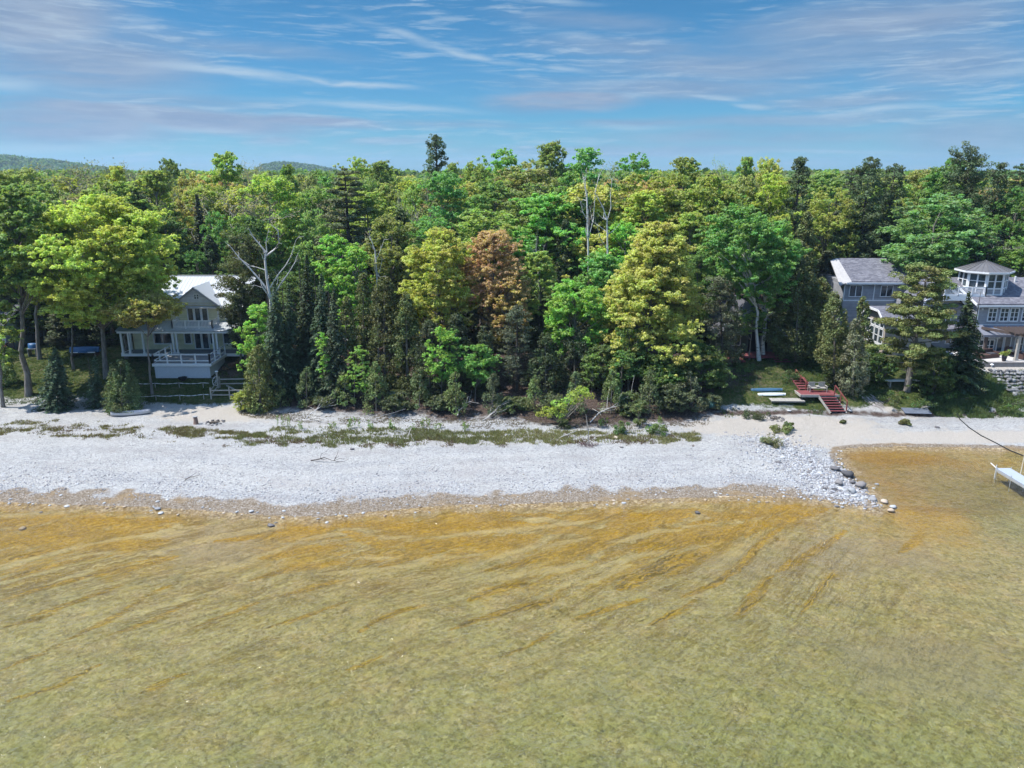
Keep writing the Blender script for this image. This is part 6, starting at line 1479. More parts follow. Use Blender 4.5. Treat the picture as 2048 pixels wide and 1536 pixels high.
BL = [(1670, 940, 20, SM_D, 'grey boulder at the landward end of the dark boulder line on the spit'), (1692, 952, 30, SM_D, 'long brown-grey boulder on the spit, just above the largest dark one'), (1676, 968, 22, SM_D, 'flat grey boulder beside the long brown-grey boulder on the spit'),
      (1721, 974, 27, SM_D, 'largest dark round boulder on the cove side of the stone spit'), (1704, 966, 14, SM_D, 'small dark boulder touching the largest round one on the spit'), (1702, 985, 22, SM_L, 'flat white boulder just below the largest dark boulder'),
      (1745, 1000, 19, SM_L, 'pale round boulder in the shallows at the tip of the spit'), (1770, 1006, 18, SM_T, 'flat tan boulder in the water beyond the pale round boulder'), (1786, 1016, 15, SM_L, 'outermost pale boulder in the water off the spit'), (1780, 1024, 18, SM_T, 'pinkish flat stone awash at the end of the spit'),
      (541, 1052, 17, SM_D, 'lone dark boulder in the shallows below the middle of the beach'), (45, 1058, 17, SM_T, 'pinkish boulder awash near the left edge'), (82, 1025, 8, SM_D, 'small black stone on the waterline near the left edge'), (1395, 1027, 15, SM_D, 'grey flat boulder in the shallows left of the spit'),
      (133, 1013, 12, SM_L, 'white stone on the wet shore, leftmost of the white ones'), (317, 1018, 15, SM_L, 'white stone heap top on the wet shore left of centre'), (322, 1027, 12, SM_L, 'pale blue-grey stone below the white stone heap'), (502, 1024, 13, SM_L, 'white angular stone on the wet shore above the lone dark boulder'),
      (227, 1014, 8, SM_T, 'small orange stone on the wet shore, right one of two'), (213, 1017, 9, SM_T, 'small orange stone on the wet shore, left one of two'), (1230, 876, 14, SM_T, 'rounded tan boulder on the upper beach below the fallen grey branch'), (705, 899, 12, SM_D, 'dark stone on the upper beach below the weeds'),
      (1699, 823, 13, SM_L, 'pale boulder beside the foot of the red stairs'), (1577, 822, 11, SM_L, 'white stone at the foot of the grassy slope'), (1243, 895, 8, SM_D, 'small dark stone on the beach below the tan boulder')]
for q in BL: rock(*q, hh=.85 if q[0] > 1600 else .5)
# the rest of the spit: three hundred stones that stand out, then uncountable cobbles
rs = np.random.RandomState(31); n = 0
spit = px_world([(1530, 880), (1590, 915), (1640, 945), (1680, 975), (1715, 1000)], .2)
while n < 110:
    i = rs.randint(0, 4); q = rs.rand(); c = spit[i] * (1 - q) + spit[i + 1] * q; p = c + rs.normal(size=2) * [.7 + .25 * (4 - i), .8]
    s = rs.uniform(.11, .27) * (1 + .2 * i / 4); z = H(p[0], p[1])
    if z < -.25: continue
    dark = rs.rand() < .3 and (i > 0); mt = SM_D if dark else SM_L; k_ = rs.randint(8)
    k = (k_, mt.name)
    if k not in RM: me = ROCK[k_].copy(); me.materials.append(mt); RM[k] = me
    o = bpy.data.objects.new('stone', RM[k]); C.collection.objects.link(o); o.location = (p[0], p[1], z + s * .1); o.scale = (s, s * rs.uniform(.7, 1.2), s * .6); o.rotation_euler = (0, 0, rs.uniform(0, 6.28))
    tag(o, 'rounded grey stone among many along the stone spit' if dark else 'white stone among many along the stone spit', 'stone', 'grey stones of the spit' if dark else 'white stones of the spit'); n += 1
n = 0
while n < 110:
    px = rs.uniform(0, 1560); x, Y = X(px, 52, .1), 0
    sy = np.interp(px, [q[0] for q in SHORE_PX[1:16]], [q[1] for q in SHORE_PX[1:16]]); py = sy - abs(rs.normal()) * 10 + rs.uniform(-4, 12)
    Y = YG(py, .15); x = X(px, Y, .15); s = rs.uniform(.07, .19); k_ = rs.randint(8); mt = SM_L if rs.rand() < .7 else SM_T; k = (k_, mt.name)
    if k not in RM: me = ROCK[k_].copy(); me.materials.append(mt); RM[k] = me
    o = bpy.data.objects.new('stone', RM[k]); C.collection.objects.link(o); o.location = (x, Y, H(x, Y) + s * .12); o.scale = (s, s * rs.uniform(.6, 1.1), s * .5); o.rotation_euler = (0, 0, rs.uniform(0, 6.28))
    tag(o, 'white stone lying on the wet strip along the waterline' if mt is SM_L else 'tan stone lying on the wet strip along the waterline', 'stone', 'white stones on the wet strip' if mt is SM_L else 'tan stones on the wet strip'); n += 1
def cobble_field(name, pts, size, mt, label, seed, zs=None):
    """many small stones in one mesh: nobody could count them"""
    rs = np.random.RandomState(seed); bm = bmesh.new(); bmesh.ops.create_icosphere(bm, subdivisions=1, radius=1); base = np.array([v.co[:] for v in bm.verts]); fc = np.array([[v.index for v in f.verts] for f in bm.faces]); bm.free()
    n = len(pts); z = hgt(pts[:, 0], pts[:, 1]) if zs is None else zs; s = size[0] + (size[1] - size[0]) * rs.rand(n) ** 2.2
    a = rs.uniform(0, 6.28, n); ca, sa = np.cos(a)[:, None], np.sin(a)[:, None]
    b = base[None] * (1 + rs.normal(size=(n, len(base), 1)) * .13) * np.stack([s * rs.uniform(.8, 1.3, n), s * rs.uniform(.6, 1.0, n), s * rs.uniform(.35, .6, n)], 1)[:, None]
    v = np.stack([b[..., 0] * ca - b[..., 1] * sa, b[..., 0] * sa + b[..., 1] * ca, b[..., 2]], -1) + np.stack([pts[:, 0], pts[:, 1], z + s * .12], 1)[:, None]
    f = (fc[None] + (np.arange(n) * len(base))[:, None, None]).reshape(-1, 3)
    me = bpy.data.meshes.new(name); me.vertices.add(v.size // 3); me.vertices.foreach_set('co', v.astype(np.float32).ravel()); me.loops.add(f.size); me.loops.foreach_set('vertex_index', f.astype(np.int32).ravel())
    me.polygons.add(len(f)); me.polygons.foreach_set('loop_start', np.arange(0, f.size, 3, dtype=np.int32)); me.polygons.foreach_set('loop_total', np.full(len(f), 3, dtype=np.int32)); me.update()
    at_ = me.attributes.new('sv', 'FLOAT', 'FACE'); at_.data.foreach_set('value', np.repeat(rs.rand(n), len(fc)).astype(np.float32)); me.materials.append(mt)
    o = bpy.data.objects.new(name, me); C.collection.objects.link(o); o['kind'] = 'stuff'; return tag(o, label, 'stones')
m_, t_, b_s = mat_base('loose_cobbles', .9, .2); at_ = t_.add('ShaderNodeAttribute'); at_.attribute_name = 'sv'
t_.set(b_s.inputs['Base Color'], t_.ramp(at_.outputs['Fac'], [(0, (.16, .16, .175)), (.3, (.28, .28, .30)), (.6, (.39, .40, .42)), (.9, (.50, .51, .53)), (1, (.32, .26, .20))]))
COB = m_
rs = np.random.RandomState(12); n = 4200; q = rs.rand(n); i = rs.randint(0, 4, n); pp = spit[i] * (1 - q[:, None]) + spit[i + 1] * q[:, None] + rs.normal(size=(n, 2)) * [2.0, 1.0]
pp = pp[(sdist(pp) > -.3)]
cobble_field('spit_cobbles', pp, (.05, .14), COB, 'pale loose cobbles covering the stone spit', 1)
n = 9000; P = np.stack([rs.uniform(-42, 34, n), 0 * rs.rand(n)], 1); ysh = np.interp(P[:, 0], SH[1:16, 0], SH[1:16, 1]); P[:, 1] = ysh + 2.6 + rs.normal(size=n) * .9 + np.abs(rs.normal(size=n)) * 3 * (rs.rand(n) < .5); s_ = sdist(P); P = P[(s_ > .5) & (vnoise(P[:, 0], P[:, 1], 2.0, 8) > .35)]
cobble_field('beach_cobbles', P, (.03, .09), COB, 'pale loose cobbles scattered over the lower beach', 2)
# boulder bank below the patio
e = empty('boulder_wall', (X(2010, 77, 2), 77, 1.8), 'two-tiered dry stone wall of pale boulders below the patio', 'stone wall')
rs = np.random.RandomState(9)
for row, (Y, z, s) in enumerate([(74.7, 1.8, .36), (75.0, 2.12, .34), (75.6, 2.3, .3), (76.6, 2.4, .34), (77.0, 2.68, .34), (77.5, 2.9, .34), (78.0, 3.15, .32), (78.4, 3.38, .28)]):
    x = 51.6 + rs.rand() * .3
    while x < 61.5:
        r = s * rs.uniform(.7, 1.2); k_ = rs.randint(8); k = (k_, SM_M.name)
        if k not in RM: me = ROCK[k_].copy(); me.materials.append(SM_M); RM[k] = me
        o = bpy.data.objects.new('boulder', RM[k]); C.collection.objects.link(o); o.parent = e; o.location = Vector((x, Y + rs.normal() * .08, z + rs.normal() * .05)) - Vector(e.location)
        o.scale = (r, r * .8, r * 1.0); o.rotation_euler = (0, rs.normal() * .2, rs.uniform(0, 6.28)); x += r * 1.3
# slate steps beside the bank
x, Y, z = at(1968, 820, 1.0); e = empty('stone_steps', (x, Y, H(x, Y)), 'flight of dark slate steps climbing left of the boulder wall', 'steps')
for k in range(9):
    m = MB(); yy_ = k * .42; zz_ = k * .2 + .1; m.box(-.75 + k * .02, .65 + k * .02, yy_, yy_ + .5, zz_ - .16, zz_); m.build('step', simple('slate_step', (.12, .14, .18), .8, .25, 2), e)
# dark mats / boards at the foot of the leaning pine
x, Y, z = at(1832, 826, .8); e = empty('landing_boards', (x, Y, z + .2), 'dark grey weathered boards at the foot of the leaning pine', 'boards', rz=-.08); e.rotation_euler[0] = R_(12)
for k in range(6):
    m = MB(); m.box(-1.3, 1.3, -.55 + k * .19, -.38 + k * .19, 0, .05); m.build('plank', simple('slate_step', (.12, .14, .18), .8, .25, 2), e)
x, Y, z = at(1862, 816, .9); e = empty('driftwood_plank', (x, Y, z + .16), 'pale loose plank leaning beside the dark grey boards', 'plank', rz=.35); m = MB(); m.box(-1.2, 1.2, -.12, .12, 0, .06); m.build('board', WOODG, e)
# bank of pale roots beside the stairs
# dock with pole
dk = empty('dock', (X(1996, YG(945, .8), .8), YG(945, .8), 0), 'white floating dock section on legs standing in the water at the right edge', 'dock')
a = Vector((X(1992, YG(946, .4), .75), YG(946, .4), .75)); b = Vector((X(2100, YG(1008, .55), .75), YG(1008, .55), .75)); a -= Vector(dk.location); b -= Vector(dk.location)
d = (b - a).normalized(); sd_ = Vector((-d.y, d.x, 0)) * 1.15
m = MB(); m.prism([a, b, b + sd_, a + sd_], (0, 0, .08)); m.build('deck', simple('dock_deck', (.34, .38, .45), .6, .06), dk)
m = MB()
for s in (Vector((0, 0, 0)), sd_): m.beam(a + s + Vector((0, 0, -.1)), b + s + Vector((0, 0, -.1)), .06, .16)
m.build('frame', simple('aluminium', (.5, .52, .55), .4, .1, metal=.5), dk)
for q in (.02, .3, .6):
    for s in (Vector((0, 0, 0)), sd_):
        m = MB(); p = a + (b - a) * q + s; m.tube([p + Vector((0, 0, .22)), p + Vector((0, 0, -1.6))], .028, 6); m.build('leg', MATS['aluminium'], dk)
m = MB(); m.beam(a - d * .9 + sd_ * .1 + Vector((0, 0, .16)), a + sd_ * .1, .05, .05); m.beam(a + Vector((0, 0, -.9)), a + Vector((0, 0, .35)), .045); m.build('bracket', WHT2, dk)
m = MB(); p = a + sd_ * 1.02 + d * 1.2; m.tube([p + Vector((0, 0, -1)), p + Vector((.15, .1, 2.6))], .035, 6); m.build('mooring_pole', simple('pale_pole', (.6, .52, .4), .6, .1), dk)
# black hose across the sand into the water
pts = []
for px, py in ((1912, 826), (1920, 840), (1938, 856), (1962, 872), (1990, 886), (2020, 902), (2048, 914), (2090, 930)):
    x, Y, z = at(px, py, .3); pts.append(Vector((x, Y, max(z, -.05) + .06)))
m = MB(); m.tube(pts, .045, 6); tag(m.build('water_hose', simple('black_hose', (.02, .02, .022), .5, .1), None, True), 'black hose snaking over the sand into the water at the right', 'hose')
m = MB(); x, Y, z = at(1875, 855, .5); m.v = [tuple(Vector(v.co) * .001) for v in []]; 
k = (3, SM_D.name); rock(1875, 855, 12, SM_D, 'dark lump of weed on the sand below the grey house', hh=.4)
# wooden garden fence, rope fence and wheel on the left yard
def post(name, px, Y, h, label, cat, mat=WOODG, w_=.1, cap=False):
    x = X(px, Y, 2); z = H(x, Y); e = empty(name, (x, Y, z), label, cat); m = MB(); m.box(-w_ / 2, w_ / 2, -w_ / 2, w_ / 2, -.3, h); m.build('shaft', mat, e)
    if cap: m = MB(); m.box(-w_ * .8, w_ * .8, -w_ * .8, w_ * .8, h, h + .06); m.build('cap', WHT2, e)
    return e
x0, Yf = X(421, 75.2, 2), 75.2; zf = H(x0, Yf); fe = empty('garden_fence', (x0, Yf, zf), 'silver-grey post and rail fence around the small garden patch', 'fence')
x1f = X(496, 75.2, 2) - x0
def zr(x, y): return H(x0 + x, Yf + y) - zf
for px_, py_ in ((0, 0), (x1f, 0), (0, 2.6), (x1f, 2.6), (x1f / 2, 0)):
    m = MB(); zz_ = zr(px_, py_); m.box(px_ - .06, px_ + .06, py_ - .06, py_ + .06, zz_ - .3, zz_ + 1.25); m.build('post', WOODG, fe)
for a, b in (((0, 0), (x1f, 0)), ((0, 2.6), (x1f, 2.6)), ((0, 0), (0, 2.6)), ((x1f, 0), (x1f, 2.6))):
    for h in (.45, .95):
        m = MB(); m.beam((a[0], a[1], zr(*a) + h), (b[0], b[1], zr(*b) + h), .05, .12); m.build('rail', WOODG, fe)
m = MB(); m.beam((.6, 2.9, zr(.6, 2.9) + .1), (2.6, 1.2, zr(2.6, 1.2) + .1), .12, .12); m.build('loose_rail', WOODG, fe)
post('gate_post', 436, 77.6, 1.9, 'tall grey post with a white cap behind the garden fence', 'post', w_=.17, cap=True)
x = X(430, 78.3, 3); z = H(x, 78.3); e = empty('wagon_wheel', (x, 78.3, z + .55), 'thin pale wheel leaning beside the tall capped post', 'wheel', rz=R_(70)); m = MB(); m.tube([(math.cos(k * .4488) * .5, 0, math.sin(k * .4488) * .5) for k in range(15)], .03, 5, cap=False); m.build('rim', WHT2, e)
m = MB()
for k in range(7): m.beam((0, 0, 0), (math.cos(k * .8976) * .5, 0, math.sin(k * .8976) * .5), .02)
m.build('spokes', WHT2, e)
rf_ = empty('rope_fence', (X(281, 75, 2), 75, H(X(281, 75, 2), 75)), 'white dashed rope strung low across the left yard', 'rope fence'); O2 = Vector(rf_.location)
for Yr in (75.2, 78.0):
    pts = [Vector((X(p, Yr, 2), Yr, H(X(p, Yr, 2), Yr) + .55 - .1 * math.sin(math.pi * (i % 4) / 4))) - O2 for i, p in enumerate(range(262, 424, 12))]
    m = MB(); m.tube(pts, .018, 4); m.build('rope', WHT, rf_)
    m = MB()
    for a, b in zip(pts[:-1], pts[1:]): m.beam(a + (b - a) * .2, a + (b - a) * .75, .05, .05)
    m.build('floats', WHT2, rf_)
    for p in pts[::4]:
        m = MB(); m.box(p.x - .03, p.x + .03, p.y - .03, p.y + .03, p.z - .7, p.z + .05); m.build('stake', WOODG, rf_)
x, Y, z = at(366, 762, 2.2); e = empty('fire_bowl', (x, Y, z), 'small dark fire bowl on the grass below the deck', 'fire bowl'); m = MB(); m.tube([(0, 0, .1), (0, 0, .3), (0, 0, .42)], [.25, .42, .48], 12); m.build('bowl', DARKIN, e, True); m = MB(); m.tube([(0, 0, 0), (0, 0, .12)], .16, 8); m.build('foot', DARKIN, e)
x, Y, z = at(392, 848, .8); e = empty('wooden_stump_post', (x, Y, z), 'short pinkish-brown tree stump standing on the upper beach', 'stump'); m = MB(); m.tube([(0, 0, -.1), (.02, 0, .35), (0, .02, .72)], [.26, .2, .19], 9); m.build('trunk', simple('stump_wood', (.26, .17, .13), .9, .3, 4, bump=.5), e)
m = MB(); m.tube([(0, 0, .72), (0, 0, .78)], .23, 9); m.build('top_slab', SM_L, e)
def fire_ring(px, py, r, label, seed):
    rs = np.random.RandomState(seed); x, Y, z = at(px, py, .8); e = empty('fire_ring', (x, Y, z), label, 'fire ring')
    for k in range(12):
        a = k * .5236 + rs.normal() * .1; kk = (rs.randint(8), SM_D.name)
        if kk not in RM: me = ROCK[kk[0]].copy(); me.materials.append(SM_D); RM[kk] = me
        o = bpy.data.objects.new('stone', RM[kk]); C.collection.objects.link(o); o.parent = e; s = rs.uniform(.12, .2); o.location = (math.cos(a) * r, math.sin(a) * r, .05); o.scale = (s, s, s * .8)
    m = MB()
    for k in range(7): a = rs.uniform(0, 6.28); m.tube([(math.cos(a) * r * .7, math.sin(a) * r * .7, .06), (-math.cos(a) * r * .6, -math.sin(a) * r * .6, .16)], .045, 5)
    m.build('charred_sticks', DARKB, e)
fire_ring(430, 846, .8, 'ring of stones with charred sticks beside the short stump', 3); fire_ring(1550, 838, .75, 'ring of stones on the pale sand below the grassy slope', 4)
# driftwood and fallen branches
def branch(px, py, px2, py2, label, seed, r=.07, h=.35, twigs=9, name='driftwood', mat=DEAD):
    x, Y, z = at(px, py, .8); x2, Y2, z2 = at(px2, py2, .8); e = empty(name, (x, Y, z + .05), label, 'driftwood'); rs = np.random.RandomState(seed); m = MB()
    b = np.array([x2 - x, Y2 - Y, z2 - z + h]); pts = limb(m, (0, 0, 0), b, r, r * .3, rs, sag=-.08, n=6, wob=.08); L = np.linalg.norm(b)
    for k in range(twigs):
        p = pts[rs.randint(1, 6)]; dd = b / L + rs.normal(size=3) * .8; dd[2] = abs(dd[2]) * .7; limb(m, p, p + dd * L * rs.uniform(.15, .38), r * .4, .01, rs, n=4, wob=.12)
    m.build('branches', mat, e, True)
branch(1180, 846, 1272, 818, 'pale grey fallen branch with many twigs at the wood edge right of the light-green bush', 5, .06, .9, 26)
branch(612, 838, 660, 820, 'twisted pale driftwood below the spruce row', 6, .06, .4, 12); branch(618, 838, 668, 848, 'low straight driftwood stick below the spruce row', 7, .06, .05, 2)
branch(915, 832, 940, 812, 'arched pale driftwood below the aspen sapling with a crooked stem', 8, .07, .5, 10); branch(965, 842, 1010, 828, 'thin dark fallen branch on the leaf litter in the middle', 9, .05, .3, 10)
branch(622, 922, 668, 926, 'dark twiggy driftwood on the open white beach left of centre', 10, .05, .15, 9, mat=DARKB); branch(370, 962, 398, 954, 'small bent stick on the white beach at the left', 11, .04, .1, 4, mat=DARKB)
branch(1118, 878, 1146, 872, 'small bleached driftwood branch on the beach below the light-green bush', 12, .05, .3, 8); branch(815, 862, 824, 888, 'thin bare upright twig on the weedy strip', 13, .03, .5, 4)
branch(690, 838, 760, 846, 'long thin stick lying along the shade line in the middle', 14, .05, .0, 3)
x, Y, z = at(1176, 892, .7); e = empty('leaning_stake', (x, Y, z), 'thin grey stake with a dark twig heap at its foot on the upper beach', 'stake'); m = MB(); m.tube([(.05, 0, -.1), (0, 0, 1.4), (-.25, .2, 2.9)], [.05, .045, .03], 6); m.build('shaft', BARKP, e)
m = MB(); rs = np.random.RandomState(2)
for k in range(90): a = rs.uniform(0, 6.28); q = rs.uniform(.1, .9); m.tube([(math.cos(a) * q, math.sin(a) * q * .6, .05), (math.cos(a) * q + rs.normal() * .3, math.sin(a) * q * .6 + rs.normal() * .2, rs.uniform(.08, .35))], .012, 3)
m.build('twig_heap', simple('purple_twigs', (.14, .09, .09), .9, .2), e)
# leaning light-green bush over the beach
x, Y, z = at(1122, 846, .9); e = empty('leaning_bush', (x, Y, z), 'leaning light-green bush reaching over the beach right of centre', 'bush'); rs = np.random.RandomState(21); m = MB(); cc, rad = [], []
for px_, py_ in ((1080, 828), (1092, 818), (1104, 822), (1112, 806), (1124, 812), (1132, 800), (1142, 792), (1150, 786), (1162, 778), (1172, 788), (1180, 792), (1120, 830), (1130, 842), (1128, 822), (1146, 804), (1098, 830), (1158, 798), (1110, 818), (1168, 782)):
    Yb = Y - .6 + rs.normal() * .5; zz_ = Z(py_, Yb); p = np.array([X(px_, Yb, zz_) - x, Yb - Y, zz_ - z]); cc.append(p); rad.append(rs.uniform(.32, .6)); limb(m, (0, 0, 0), p, .04, .012, rs, n=4, wob=.05)
P, N, V = clumps_to_leaves(np.array(cc), rad, .6, 85, rs, .2, .2)
o = bpy.data.objects.new('foliage', leaves_mesh('foliage', P, N, .2, .12, V, rs, LEAF)); C.collection.objects.link(o); o.parent = e; o.color = (.38, .52, .05, 1); m.build('stem', BARKP, e, True)
# bleached earth bank beside the stairs
x, Y, z = at(1758, 815, 1.2); rs = np.random.RandomState(6); e = empty('root_bank', (x, Y, z - .2), 'bleached bank of roots and sand between the red stairs and the leaning pine', 'root bank'); m = MB()
for k in range(130): a = rs.uniform(-1.4, 2.2); q = rs.uniform(0, 1); m.tube([(a * .9 - .3, q * 1.6, q * .9 - abs(a) * .25 + .25), (a * 1.05 + .15 + rs.normal() * .1, q * 1.6 - .8, q * .9 - .35 - abs(a) * .25 + .25)], rs.uniform(.015, .04), 4)
m.build('roots', simple('bleached_roots', (.34, .31, .30), .9, .3), e)
# vegetation on the shore
def tuft_field(name, pts, hgt_r, per, col, label, seed, wd=.035, spread=.12, cat='grass'):
    rs = np.random.RandomState(seed); n = len(pts) * per; base = np.repeat(np.column_stack([pts, hgt(pts[:, 0], pts[:, 1])]), per, 0) + rs.normal(size=(n, 3)) * [spread, spread, 0]
    h = rs.uniform(*hgt_r, n); d = rs.normal(size=(n, 2)) * .45 * h[:, None]; a = rs.uniform(0, 6.28, n); o_ = np.stack([np.cos(a), np.sin(a), 0 * a], 1) * wd
    tip = base + np.column_stack([d, h]); v = np.stack([base - o_, base + o_, tip], 1).reshape(-1, 3)
    me = bpy.data.meshes.new(name); me.vertices.add(3 * n); me.vertices.foreach_set('co', v.astype(np.float32).ravel()); me.loops.add(3 * n); me.loops.foreach_set('vertex_index', np.arange(3 * n, dtype=np.int32))
    me.polygons.add(n); me.polygons.foreach_set('loop_start', np.arange(0, 3 * n, 3, dtype=np.int32)); me.polygons.foreach_set('loop_total', np.full(n, 3, dtype=np.int32)); me.update()
    for an in ('lv', 'cv'):
        q = me.attributes.new(an, 'FLOAT', 'FACE'); q.data.foreach_set('value', (rs.rand(n) if an == 'lv' else np.repeat(rs.rand(len(pts)), per)).astype(np.float32))
    me.materials.append(LEAF); o = bpy.data.objects.new(name, me); C.collection.objects.link(o); o.color = (*col, 1); o['kind'] = 'stuff'; return tag(o, label, cat)
def strip(px0, px1, pts, n, seed, thr=.45, sc=1.5):
    rs = np.random.RandomState(seed); a = np.array(pts, float); px = rs.uniform(px0, px1, n); lo, hi = np.interp(px, a[:, 0], a[:, 1]), np.interp(px, a[:, 0], a[:, 2]); fq = rs.rand(n); py = lo + (hi - lo) * (fq * 1.3 - .15)
    th_ = (CAM_H - .85) / np.tan(PITCH + np.arctan((py - 768) / F_PX)); x = (px - 1024) * (th_ * cP + (CAM_H - .85) * sP) / F_PX
    k = (.6 * vnoise(x + 100, th_ * 1.8, sc, seed) + .4 * vnoise(x + 60, th_ * 1.8, sc * .35, seed + 9)) > thr + .12 + rs.normal(size=n) * .07 + .22 * np.abs(2 * fq - 1) ** 2; return np.stack([x, th_], 1)[k]
tuft_field('beach_grass', strip(-20, 500, [(-20, 846, 866), (120, 842, 872), (250, 848, 870), (400, 856, 872), (500, 862, 876)], 6500, 3, .44), (.05, .22), 5, (.20, .17, .08), 'patchy brown-green beach grass on the upper shingle at the left', 3)
tuft_field('weedy_strip', strip(470, 1000, [(470, 872, 884), (560, 856, 886), (700, 856, 890), (860, 858, 882), (1000, 862, 884)], 8000, 4, .36), (.06, .28), 5, (.21, .21, .09), 'green-brown weedy strip along the middle of the upper beach', 4)
tuft_field('dry_grass', strip(980, 1400, [(980, 860, 884), (1100, 858, 884), (1200, 862, 880), (1330, 858, 880), (1400, 866, 876)], 5000, 5, .36), (.06, .3), 5, (.27, .25, .11), 'dry yellowish grass along the upper beach right of centre', 5)
tuft_field('brown_weeds', strip(-20, 1400, [(-20, 850, 868), (250, 852, 874), (480, 868, 888), (800, 874, 890), (1000, 868, 888), (1400, 862, 884)], 9000, 14, .50), (.05, .2), 5, (.17, .11, .07), 'reddish-brown dry weeds along the lower edge of the weedy strip', 24)
tuft_field('slope_grass', strip(1440, 1760, [(1440, 740, 820), (1600, 742, 816), (1700, 760, 812), (1760, 790, 812)], 9000, 6, .35), (.05, .2), 6, (.10, .16, .04), 'green grass and herbs on the slope around the kayaks', 6)
tuft_field('bank_grass', strip(1870, 2048, [(1870, 800, 822), (1960, 792, 824), (2048, 788, 824)], 4500, 7, .1), (.12, .45), 7, (.13, .185, .055), 'tall bright grass below the boulder wall', 7)
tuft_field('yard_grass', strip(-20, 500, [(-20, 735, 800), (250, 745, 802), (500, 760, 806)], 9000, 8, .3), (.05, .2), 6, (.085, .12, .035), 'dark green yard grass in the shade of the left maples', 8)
tuft_field('leaf_litter', strip(480, 1420, [(480, 822, 832), (700, 828, 846), (1000, 832, 852), (1250, 836, 856), (1420, 828, 846)], 5000, 9, .3), (.02, .10), 5, (.20, .15, .12), 'brown leaf litter and twigs at the foot of the wood', 9, wd=.05)
def weed(px, py, h, wpx, col, label, seed):  # one plant clump, its stems joined at the root
    x, Y, z = at(px, py, .8); rs = np.random.RandomState(seed); e = empty('shore_weed', (x, Y, z), label, 'plant', 'leafy weeds on the upper beach'); m = MB(); P, N, V = [], [], []
    R = wpx * mpp(Y, z) / 2
    for k in range(max(3, int(wpx / 4))):
        b = rs.normal(size=2) * R * .6; hh = h * rs.uniform(.5, 1); t = b + rs.normal(size=2) * .06; m.tube([(0, 0, 0), (b[0], b[1], .04), (t[0], t[1], hh)], .01, 3)
        n = int(14 + hh * 14); q = rs.uniform(.15, 1, n); P.append(np.stack([b[0] + (t[0] - b[0]) * q + rs.normal(size=n) * .07, b[1] + (t[1] - b[1]) * q + rs.normal(size=n) * .07, hh * q], 1)); N.append(rs.normal(size=(n, 3)) + [0, 0, .5]); V.append(np.full(n, rs.rand()))
    o = bpy.data.objects.new('leaves', leaves_mesh('leaves', np.vstack(P), np.vstack(N), .17, .07, np.concatenate(V), rs, LEAF)); C.collection.objects.link(o); o.parent = e; o.color = (*col, 1); m.build('stem', simple('weed_stem', (.16, .2, .06), .8, .2), e)
WG = (.22, .34, .08)
for i, (px_, py_, h_, w_, lb) in enumerate([(574, 852, 1.3, 22, 'tall upright weed clump at the left end of the weedy strip'), (600, 858, .9, 14, 'small weed beside the tallest clump under the spruce row'), (700, 856, 1.1, 28, 'broad weed clump in front of the straight aspen sapling'), (668, 856, .7, 12, 'low weed left of the broad clump'),
     (740, 855, .8, 16, 'weed right of the broad clump, below the cedars'), (785, 856, .9, 20, 'weed clump below the widest cedar'), (822, 860, .6, 12, 'small weed beside the thin bare upright twig'), (852, 854, 1.0, 20, 'upright weed clump below the tallest aspen sapling'),
     (878, 858, .7, 18, 'low weed just right of the clump below the tallest aspen sapling'), (930, 858, .9, 22, 'weed clump below the arched driftwood'), (1318, 846, 1.0, 18, 'weed clump under the golden maple at the wood edge'), (1205, 850, .9, 26, 'dark weed clump left of the pale fallen branch')]):
    weed(px_, py_, h_, w_, WG, lb, 60 + i)
def low_bush(px, py, h, wpx, col, label, seed, name='low_bush'):
    x, Y, z = at(px, py, .8); rs = np.random.RandomState(seed); R = wpx * mpp(Y, z) / 2; e = empty(name, (x, Y, z), label, 'bush'); m = MB()
    cc = np.column_stack([rs.normal(size=(16, 2)) * R * .5, rs.uniform(.15, .85, 16) * h]); P, N, V = clumps_to_leaves(cc, rs.uniform(.25, .45, 16) * min(1.0, R), .8, 60, rs, .18, .18)
    P[:, 2] = np.maximum(P[:, 2], .03)
    for c in cc[:7]: m.tube([(0, 0, 0), tuple(c)], .015, 4)
    o = bpy.data.objects.new('foliage', leaves_mesh('foliage', P, N, .17, .09, V, rs, LEAF)); C.collection.objects.link(o); o.parent = e; o.color = (*col, 1); m.build('stem', BARK, e)
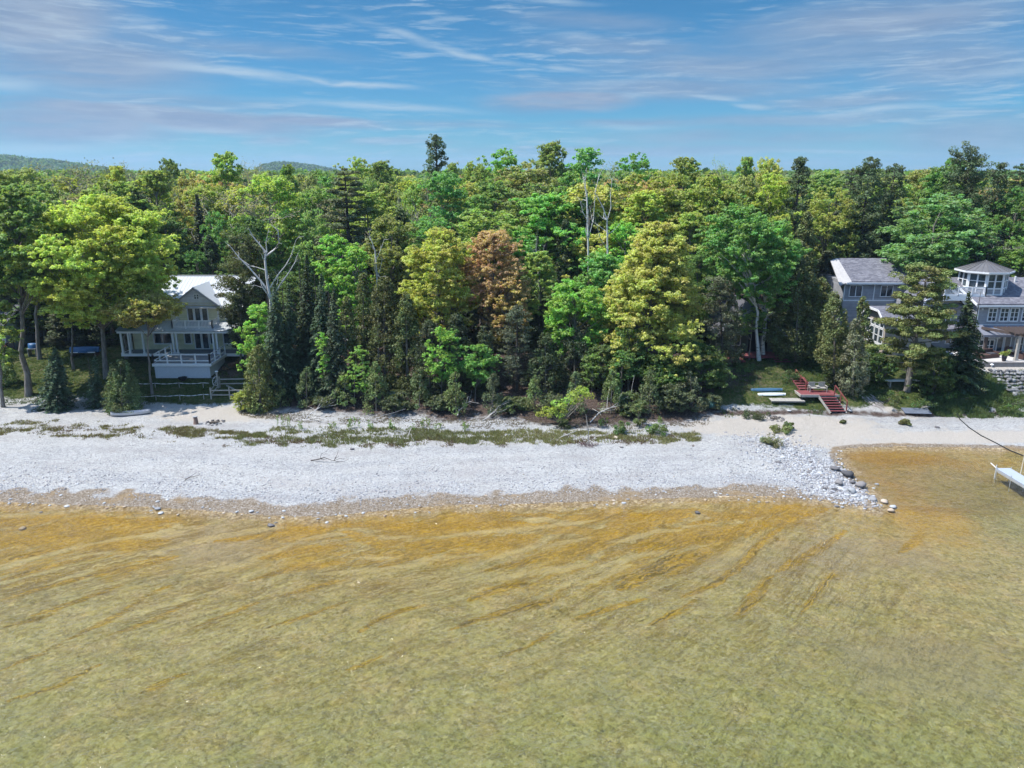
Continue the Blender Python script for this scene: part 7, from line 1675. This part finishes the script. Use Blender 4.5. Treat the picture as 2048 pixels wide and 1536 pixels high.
for i, q in enumerate([(1275, 852, 2.6, 28, (.20, .24, .07), 'tall olive bush at the root end of the pale fallen branch'), (1240, 866, 1.1, 34, (.15, .22, .06), 'low green bush below the pale fallen branch'), (1310, 866, .8, 60, (.15, .24, .06), 'spreading low green bush under the golden maple'),
     (1560, 862, .5, 46, (.22, .26, .08), 'low green patch of herbs on the sand left of the spit, upper one'), (1545, 888, .7, 46, (.26, .27, .12), 'dry grey-green bush among the white stones at the root of the spit'), (1574, 858, .7, 20, (.15, .2, .05), 'small dark herb tuft at the right end of the upper green patch'),
     (1500, 834, .5, 60, (.10, .13, .05), 'dark low herbs along the foot of the grassy slope'), (1128, 856, 1.0, 26, (.10, .12, .04), 'dark low bush under the leaning light-green bush'), (1686, 846, .3, 14, (.14, .15, .05), 'tiny tuft on the open sand below the red stairs'), (1810, 848, .5, 24, (.2, .2, .06), 'small yellowish tuft on the sand below the dark boards'),
     (1842, 812, .9, 60, (.13, .22, .05), 'bright green low bush right of the leaning pine trunk'), (1905, 800, 1.0, 70, (.14, .24, .05), 'wide green low bush left of the slate steps'), (1776, 800, .9, 50, (.14, .2, .05), 'green low bush above the bleached root bank'), (2010, 812, .8, 90, (.14, .25, .05), 'wide leafy bush below the boulder wall at the right edge'),
     (1590, 762, 1.2, 40, (.10, .16, .04), 'leafy bush behind the upper red stairs'), (1660, 770, 1.6, 44, (.07, .10, .03), 'dark bush behind the wooden bench'), (1490, 740, .5, 60, (.13, .22, .05), 'grassy bush in front of the cabin deck'), (20, 720, 1.5, 60, (.07, .11, .03), 'dark bush below the blue cabin deck'), (470, 735, .8, 40, (.24, .14, .08), 'reddish-brown low bush right of the deck')]):
    low_bush(*q, seed=80 + i)

# ------------------------------------------------------------------ air: far things fade to blue
m = MB(); m.box(-5200, 5200, -1700, 6200, -3.5, 130); hz_ = m.build('haze', []); hz_['kind'] = 'stuff'; tag(hz_, 'thin blue summer haze over the whole shore', 'haze')
hm = bpy.data.materials.new('haze_air'); hm.use_nodes = True; t = NT(hm.node_tree); t.n.clear()
pv = t.add('ShaderNodeVolumePrincipled'); pv.inputs['Color'].default_value = (.55, .75, 1.0, 1); pv.inputs['Density'].default_value = 0.00015; pv.inputs['Anisotropy'].default_value = .2
t.l.new(pv.outputs[0], t.add('ShaderNodeOutputMaterial').inputs['Volume']); hz_.data.materials.append(hm)
